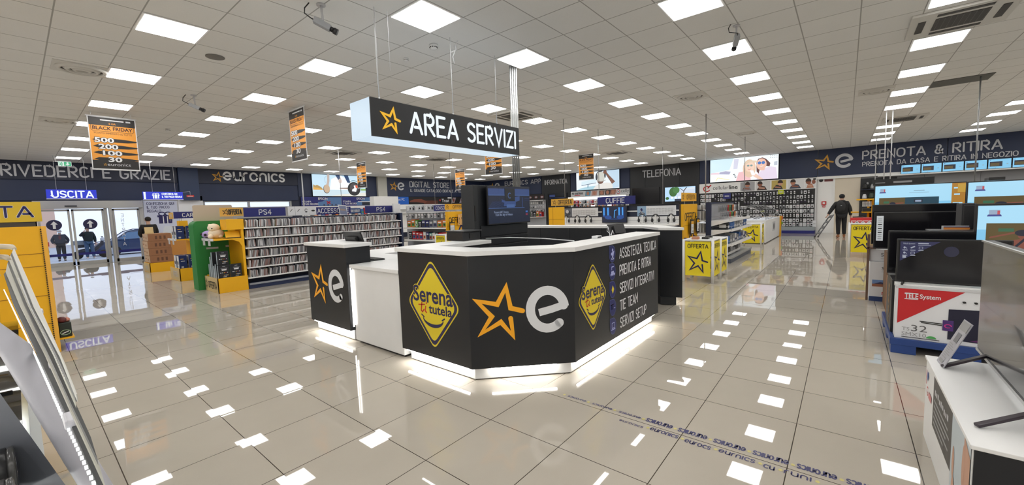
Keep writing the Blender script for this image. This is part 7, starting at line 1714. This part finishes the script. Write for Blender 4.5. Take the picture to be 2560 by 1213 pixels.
# ================================================================== PEOPLE
def skin_mesh(verts, edges, radii, sub=2, root=0):
    me = bpy.data.meshes.new('skin'); me.from_pydata(verts, edges, [])
    o = bpy.data.objects.new('skin', me); COL.objects.link(o)
    mod = o.modifiers.new('skin', 'SKIN'); mod.use_smooth_shade = True
    for i, r in enumerate(radii):
        me.skin_vertices[0].data[i].radius = r if isinstance(r, tuple) else (r, r)
        me.skin_vertices[0].data[i].use_root = (i == root)
    if sub: s = o.modifiers.new('sub', 'SUBSURF'); s.levels = sub; s.render_levels = sub
    dg = bpy.context.evaluated_depsgraph_get(); dg.update()
    m2 = bpy.data.meshes.new_from_object(o.evaluated_get(dg))
    out = ([tuple(v.co) for v in m2.vertices], [tuple(p.vertices) for p in m2.polygons])
    bpy.data.objects.remove(o); bpy.data.meshes.remove(me); bpy.data.meshes.remove(m2)
    return out
J0 = dict(pel=(0, 0, .95), waist=(0, 0, 1.08), chest=(0, 0, 1.28), nb=(0, -.01, 1.44), neck=(0, .0, 1.50), jaw=(0, .02, 1.565), head=(0, .012, 1.64), top=(0, .005, 1.70),
    sl=(-.18, 0, 1.39), el=(-.245, -.02, 1.12), wl=(-.25, .05, .88), pl=(-.25, .075, .81), sr=(.18, 0, 1.39), er=(.245, -.02, 1.12), wr=(.25, .05, .88), pr=(.25, .075, .81),
    hl=(-.09, 0, .90), kl=(-.095, .03, .49), al=(-.10, -.02, .10), tl=(-.115, .13, .045), hr=(.09, 0, .90), kr=(.095, .03, .49), ar=(.10, -.02, .10), tr=(.115, .13, .045))
RAD = dict(pel=(.15, .11), waist=(.135, .10), chest=(.165, .115), nb=(.075, .07), neck=.056, jaw=(.066, .078), head=(.078, .095), top=(.055, .066), sl=.062, el=.045, wl=.030, pl=(.038, .020), sr=.062, er=.045, wr=.030, pr=(.038, .020),
    hl=.085, kl=.058, al=.042, tl=(.040, .030), hr=.085, kr=.058, ar=.042, tr=(.040, .030))
EDG = [('pel', 'waist'), ('waist', 'chest'), ('chest', 'nb'), ('nb', 'neck'), ('neck', 'jaw'), ('jaw', 'head'), ('head', 'top'), ('chest', 'sl'), ('sl', 'el'), ('el', 'wl'), ('wl', 'pl'), ('chest', 'sr'), ('sr', 'er'), ('er', 'wr'), ('wr', 'pr'),
    ('pel', 'hl'), ('hl', 'kl'), ('kl', 'al'), ('al', 'tl'), ('pel', 'hr'), ('hr', 'kr'), ('kr', 'ar'), ('ar', 'tr')]
def person(label, loc, rz, H, pose, jacket, trousers, shoes, hairc, grip=(), skinc=(.50, .30, .21), wide=1.0, hood=False, mask=False, cap=False, open_front=None):
    t = thing('person', label, 'person', (0, 0, 0))
    J = dict(J0); J.update(pose); s = H/1.745
    skinm = M('skin_%d' % int(skinc[0]*100), skinc, .55)
    def sk_(keys, grow, mat, name, sub=2):
        ks = [k for k in J if k in keys]; ix = {k: i for i, k in enumerate(ks)}
        ed = [(ix[a], ix[b]) for a, b in EDG if a in ix and b in ix]
        rd = []
        for k in ks:
            r = RAD[k]; g = grow.get(k, grow.get('*', 0)); rd.append(tuple(((q+g)*s*(wide if k in ('pel', 'waist', 'chest') else 1)) for q in (r if isinstance(r, tuple) else (r, r))))
        v, f = skin_mesh([tuple(c*s for c in J[k]) for k in ks], ed, rd, sub, ix.get('pel', ix.get(ks[0], 0)))
        b = MB(); b.add(v, f, mat, True); return b
    b = sk_(set(J), {'*': 0}, skinm, 'body')
    # hands: four unequal bent fingers and a thumb each
    for side, p, w in ((-1, 'pl', 'wl'), (1, 'pr', 'wr')):
        P = Vector(J[p])*s; d = (Vector(J[p])-Vector(J[w])).normalized(); lat = Vector((0, 1, 0))-d*d.y
        lat = lat.normalized() if lat.length > .2 else Vector((1, 0, 0)); inw = d.cross(lat)*side
        curl = .9 if p in grip else .35
        for q in range(4):
            L = (.078, .086, .080, .064)[q]*s; o = P+lat*(.028-.0185*q)*s+d*.018*s
            a1 = o+d*L*.42; a2 = a1+(d*math.cos(curl)+inw*math.sin(curl))*L*.33; a3 = a2+(d*math.cos(curl*2)+inw*math.sin(curl*2))*L*.25
            b.tube([o, a1, a2, a3], [.0095*s, .009*s, .0085*s, .007*s], skinm, 7)
        o = P+lat*.03*s-d*.02*s; a1 = o+(lat*.6+d*.5+inw*.3)*.035*s; a2 = a1+(d*.8+inw*.4)*.03*s
        b.tube([o, a1, a2], [.012*s, .011*s, .009*s], skinm, 7)
    hd = Vector(J['head'])*s; jw = Vector(J['jaw'])*s
    b.tube([hd+Vector((0, .075*s, -.005*s)), hd+Vector((0, .112*s, -.038*s)), hd+Vector((0, .085*s, -.048*s))], [.010*s, .015*s, .010*s], skinm, 7)
    for sd in (-1, 1): b.ball(hd+Vector((sd*.083*s, -.005*s, -.02*s)), .012*s, .020*s, .032*s, skinm, 8, 6)
    b.build('body', t)
    e = MB()
    for sd in (-1, 1): e.ball(hd+Vector((sd*.032*s, .083*s, -.008*s)), .014*s, .010*s, .009*s, ink, 8, 5)
    e.tube([jw+Vector((-.024*s, .088*s, .012*s)), jw+Vector((0, .096*s, .010*s)), jw+Vector((.024*s, .088*s, .012*s))], .006*s, M('lips', (.30, .10, .09), .5), 6); e.build('face', t)
    up_ = {'nb', 'chest', 'waist', 'pel', 'sl', 'el', 'wl', 'sr', 'er', 'wr'}
    pz = J['pel']; J['pel'] = (pz[0], pz[1], pz[2]-.06); j = sk_(up_, {'*': .032, 'nb': .014, 'wl': .024, 'wr': .024, 'pel': .042, 'waist': .045, 'el': .030, 'er': .030}, jacket, 'jacket'); j.build('jacket', t); J['pel'] = pz
    if hood:
        h = MB(); h.lathe([(.07*s, 0), (.115*s, .02*s), (.12*s, .06*s), (.095*s, .09*s)], (J['nb'][0]*s, (J['nb'][1]-.01)*s, (J['nb'][2]-.03)*s), jacket, 16); h.build('hood', t)
    if open_front:
        h = MB(); c = Vector(J['chest'])*s; h.ball(c+Vector((0, .115*s, -.10*s)), .07*s, .045*s, .24*s, open_front, 12, 8); h.build('sweater', t)
    sk_({'pel', 'hl', 'kl', 'al', 'hr', 'kr', 'ar'}, {'*': .026, 'pel': -.012, 'al': .024, 'ar': .024}, trousers, 't').build('trousers', t)
    for a, q in (('al', 'tl'), ('ar', 'tr')):
        A_, T_ = Vector(J[a])*s, Vector(J[q])*s; f = MB(); d = T_-A_; d.z = 0; d = d.normalized()
        f.tube([Vector((A_.x, A_.y, .045*s))-d*.06*s, Vector((A_.x, A_.y, .05*s)), Vector((T_.x, T_.y, .04*s)), Vector((T_.x, T_.y, .03*s))+d*.05*s], [.038*s, .045*s, .042*s, .022*s], shoes, 12); f.tube([A_+Vector((0, 0, .02*s)), Vector((A_.x, A_.y, .04*s))], .044*s, shoes, 12); f.build('shoe', t)
    hm = MB()
    if cap: hm.ball(hd+Vector((0, -.012*s, .022*s)), .094*s, .112*s, .095*s, hairc, 16, 10)
    else: hm.ball(hd+Vector((0, -.026*s, .014*s)), .089*s, .102*s, .090*s, hairc, 16, 10)
    hm.build('cap' if cap else 'hair', t)
    if mask: m_ = MB(); m_.ball(jw+Vector((0, .055*s, .012*s)), .060*s, .050*s, .052*s, M('mask_pale', (.62, .68, .74), .7), 12, 8); m_.build('face_mask', t)
    return place(t, loc, rz)
cloth = lambda n, c: M('cloth_'+n, c, .85, noise=.12, scale=14)
person('man in dark cap and jacket seen from behind, pulling a folded step ladder', (20.62, .13, 0), -PI/2+.10, 1.70,
    dict(sl=(-.19, -.02, 1.37), el=(-.33, -.10, 1.13), wl=(-.44, -.19, .93), pl=(-.47, -.22, .87), er=(.27, -.02, 1.11), wr=(.29, .03, .87), pr=(.29, .05, .80), kr=(.10, .05, .49), ar=(.11, .08, .10), tr=(.13, .22, .045), kl=(-.09, 0, .49), al=(-.09, -.07, .10), tl=(-.11, .07, .045)),
    cloth('black', (.014, .014, .015)), cloth('dark', (.012, .012, .014)), M('shoe_tan', srgb(150, 96, 60), .6), cloth('knit', (.012, .012, .013)), grip=('pl',), wide=1.28, hood=True, cap=True)
b = MB(); b.ball((20.45, .15, 1.22), .09, .15, .22, M('bag_black', (.022, .022, .024), .8), 14, 10); b.box(20.35, 20.37, .12, .16, 1.25, 1.27, lgrey); tag(b.build('backpack'), 'dark backpack on the back of the man with the ladder', 'backpack')
t = thing('step_ladder', 'grey folded step ladder trailing from the left hand of the man in the cap', 'ladder', (20.2, .6, 0))
Bm, Tm = Vector((20.15, .88, .05)), Vector((20.42, .42, .90)); ax = (Tm-Bm).normalized(); pr = Vector((-.93, -.30, .0)); pr = (pr-ax*pr.dot(ax)).normalized()*.17; nn = ax.cross(pr).normalized()
lad = M('ladder_grey', (.10, .105, .11), .4, metal=.5)
for sd in (-1, 1):
    b = MB(); c = (Bm+Tm)/2+pr*sd; b.obox(c, ax*(Tm-Bm).length/2, pr.normalized()*.022, nn*.014, lad); b.build('side_rail', t, .003)
    b = MB(); b.obox(Bm+pr*sd, ax*.025, pr.normalized()*.028, nn*.02, blackp); b.build('foot', t)
for k in range(4):
    b = MB(); c = Bm+ax*(.18+.25*k); b.obox(c, ax*.05, pr, nn*.016, M('ladder_step', (.26, .265, .27), .45, metal=.4)); b.build('step', t, .003)
person('man in black sweater with his back turned behind the stacked cartons', (2.99, 19.0, 0), .15, 1.70, dict(el=(-.24, .06, 1.12), wl=(-.14, .24, 1.02), pl=(-.10, .30, 1.02), er=(.24, .06, 1.12), wr=(.14, .24, 1.02), pr=(.10, .30, 1.02)),
    cloth('black2', (.010, .010, .011)), cloth('dark', (.012, .012, .014)), M('shoe_black', (.015, .015, .015), .5), M('hair_black', (.012, .009, .008), .8))
person('elderly man in a dark open coat and maroon sweater standing outside', (1.42, 31.0, -.365), PI-.05, 1.64, dict(el=(-.30, -.03, 1.14), wl=(-.24, .08, .96), pl=(-.20, .11, .92), er=(.30, -.03, 1.14), wr=(.24, .08, .96), pr=(.20, .11, .92)),
    cloth('navy_coat', (.020, .026, .042)), cloth('charcoal', (.012, .012, .014)), M('shoe_black', (.015, .015, .015), .5), M('hair_white', (.55, .55, .56), .8), wide=1.35, mask=True, open_front=cloth('maroon', (.10, .022, .03)))
person('man outside in a dark jacket and jeans with one arm raised to his head', (2.42, 31.0, -.365), PI+.2, 1.72, dict(er=(.32, .10, 1.26), wr=(.20, .20, 1.48), pr=(.16, .20, 1.55), el=(-.26, -.02, 1.12), kl=(-.10, .08, .50), al=(-.12, .12, .10), tl=(-.13, .27, .045)),
    cloth('black3', (.013, .014, .018)), cloth('jeans', (.05, .09, .17)), M('shoe_white', (.6, .6, .6), .6), M('hair_black', (.012, .009, .008), .8), wide=1.1)
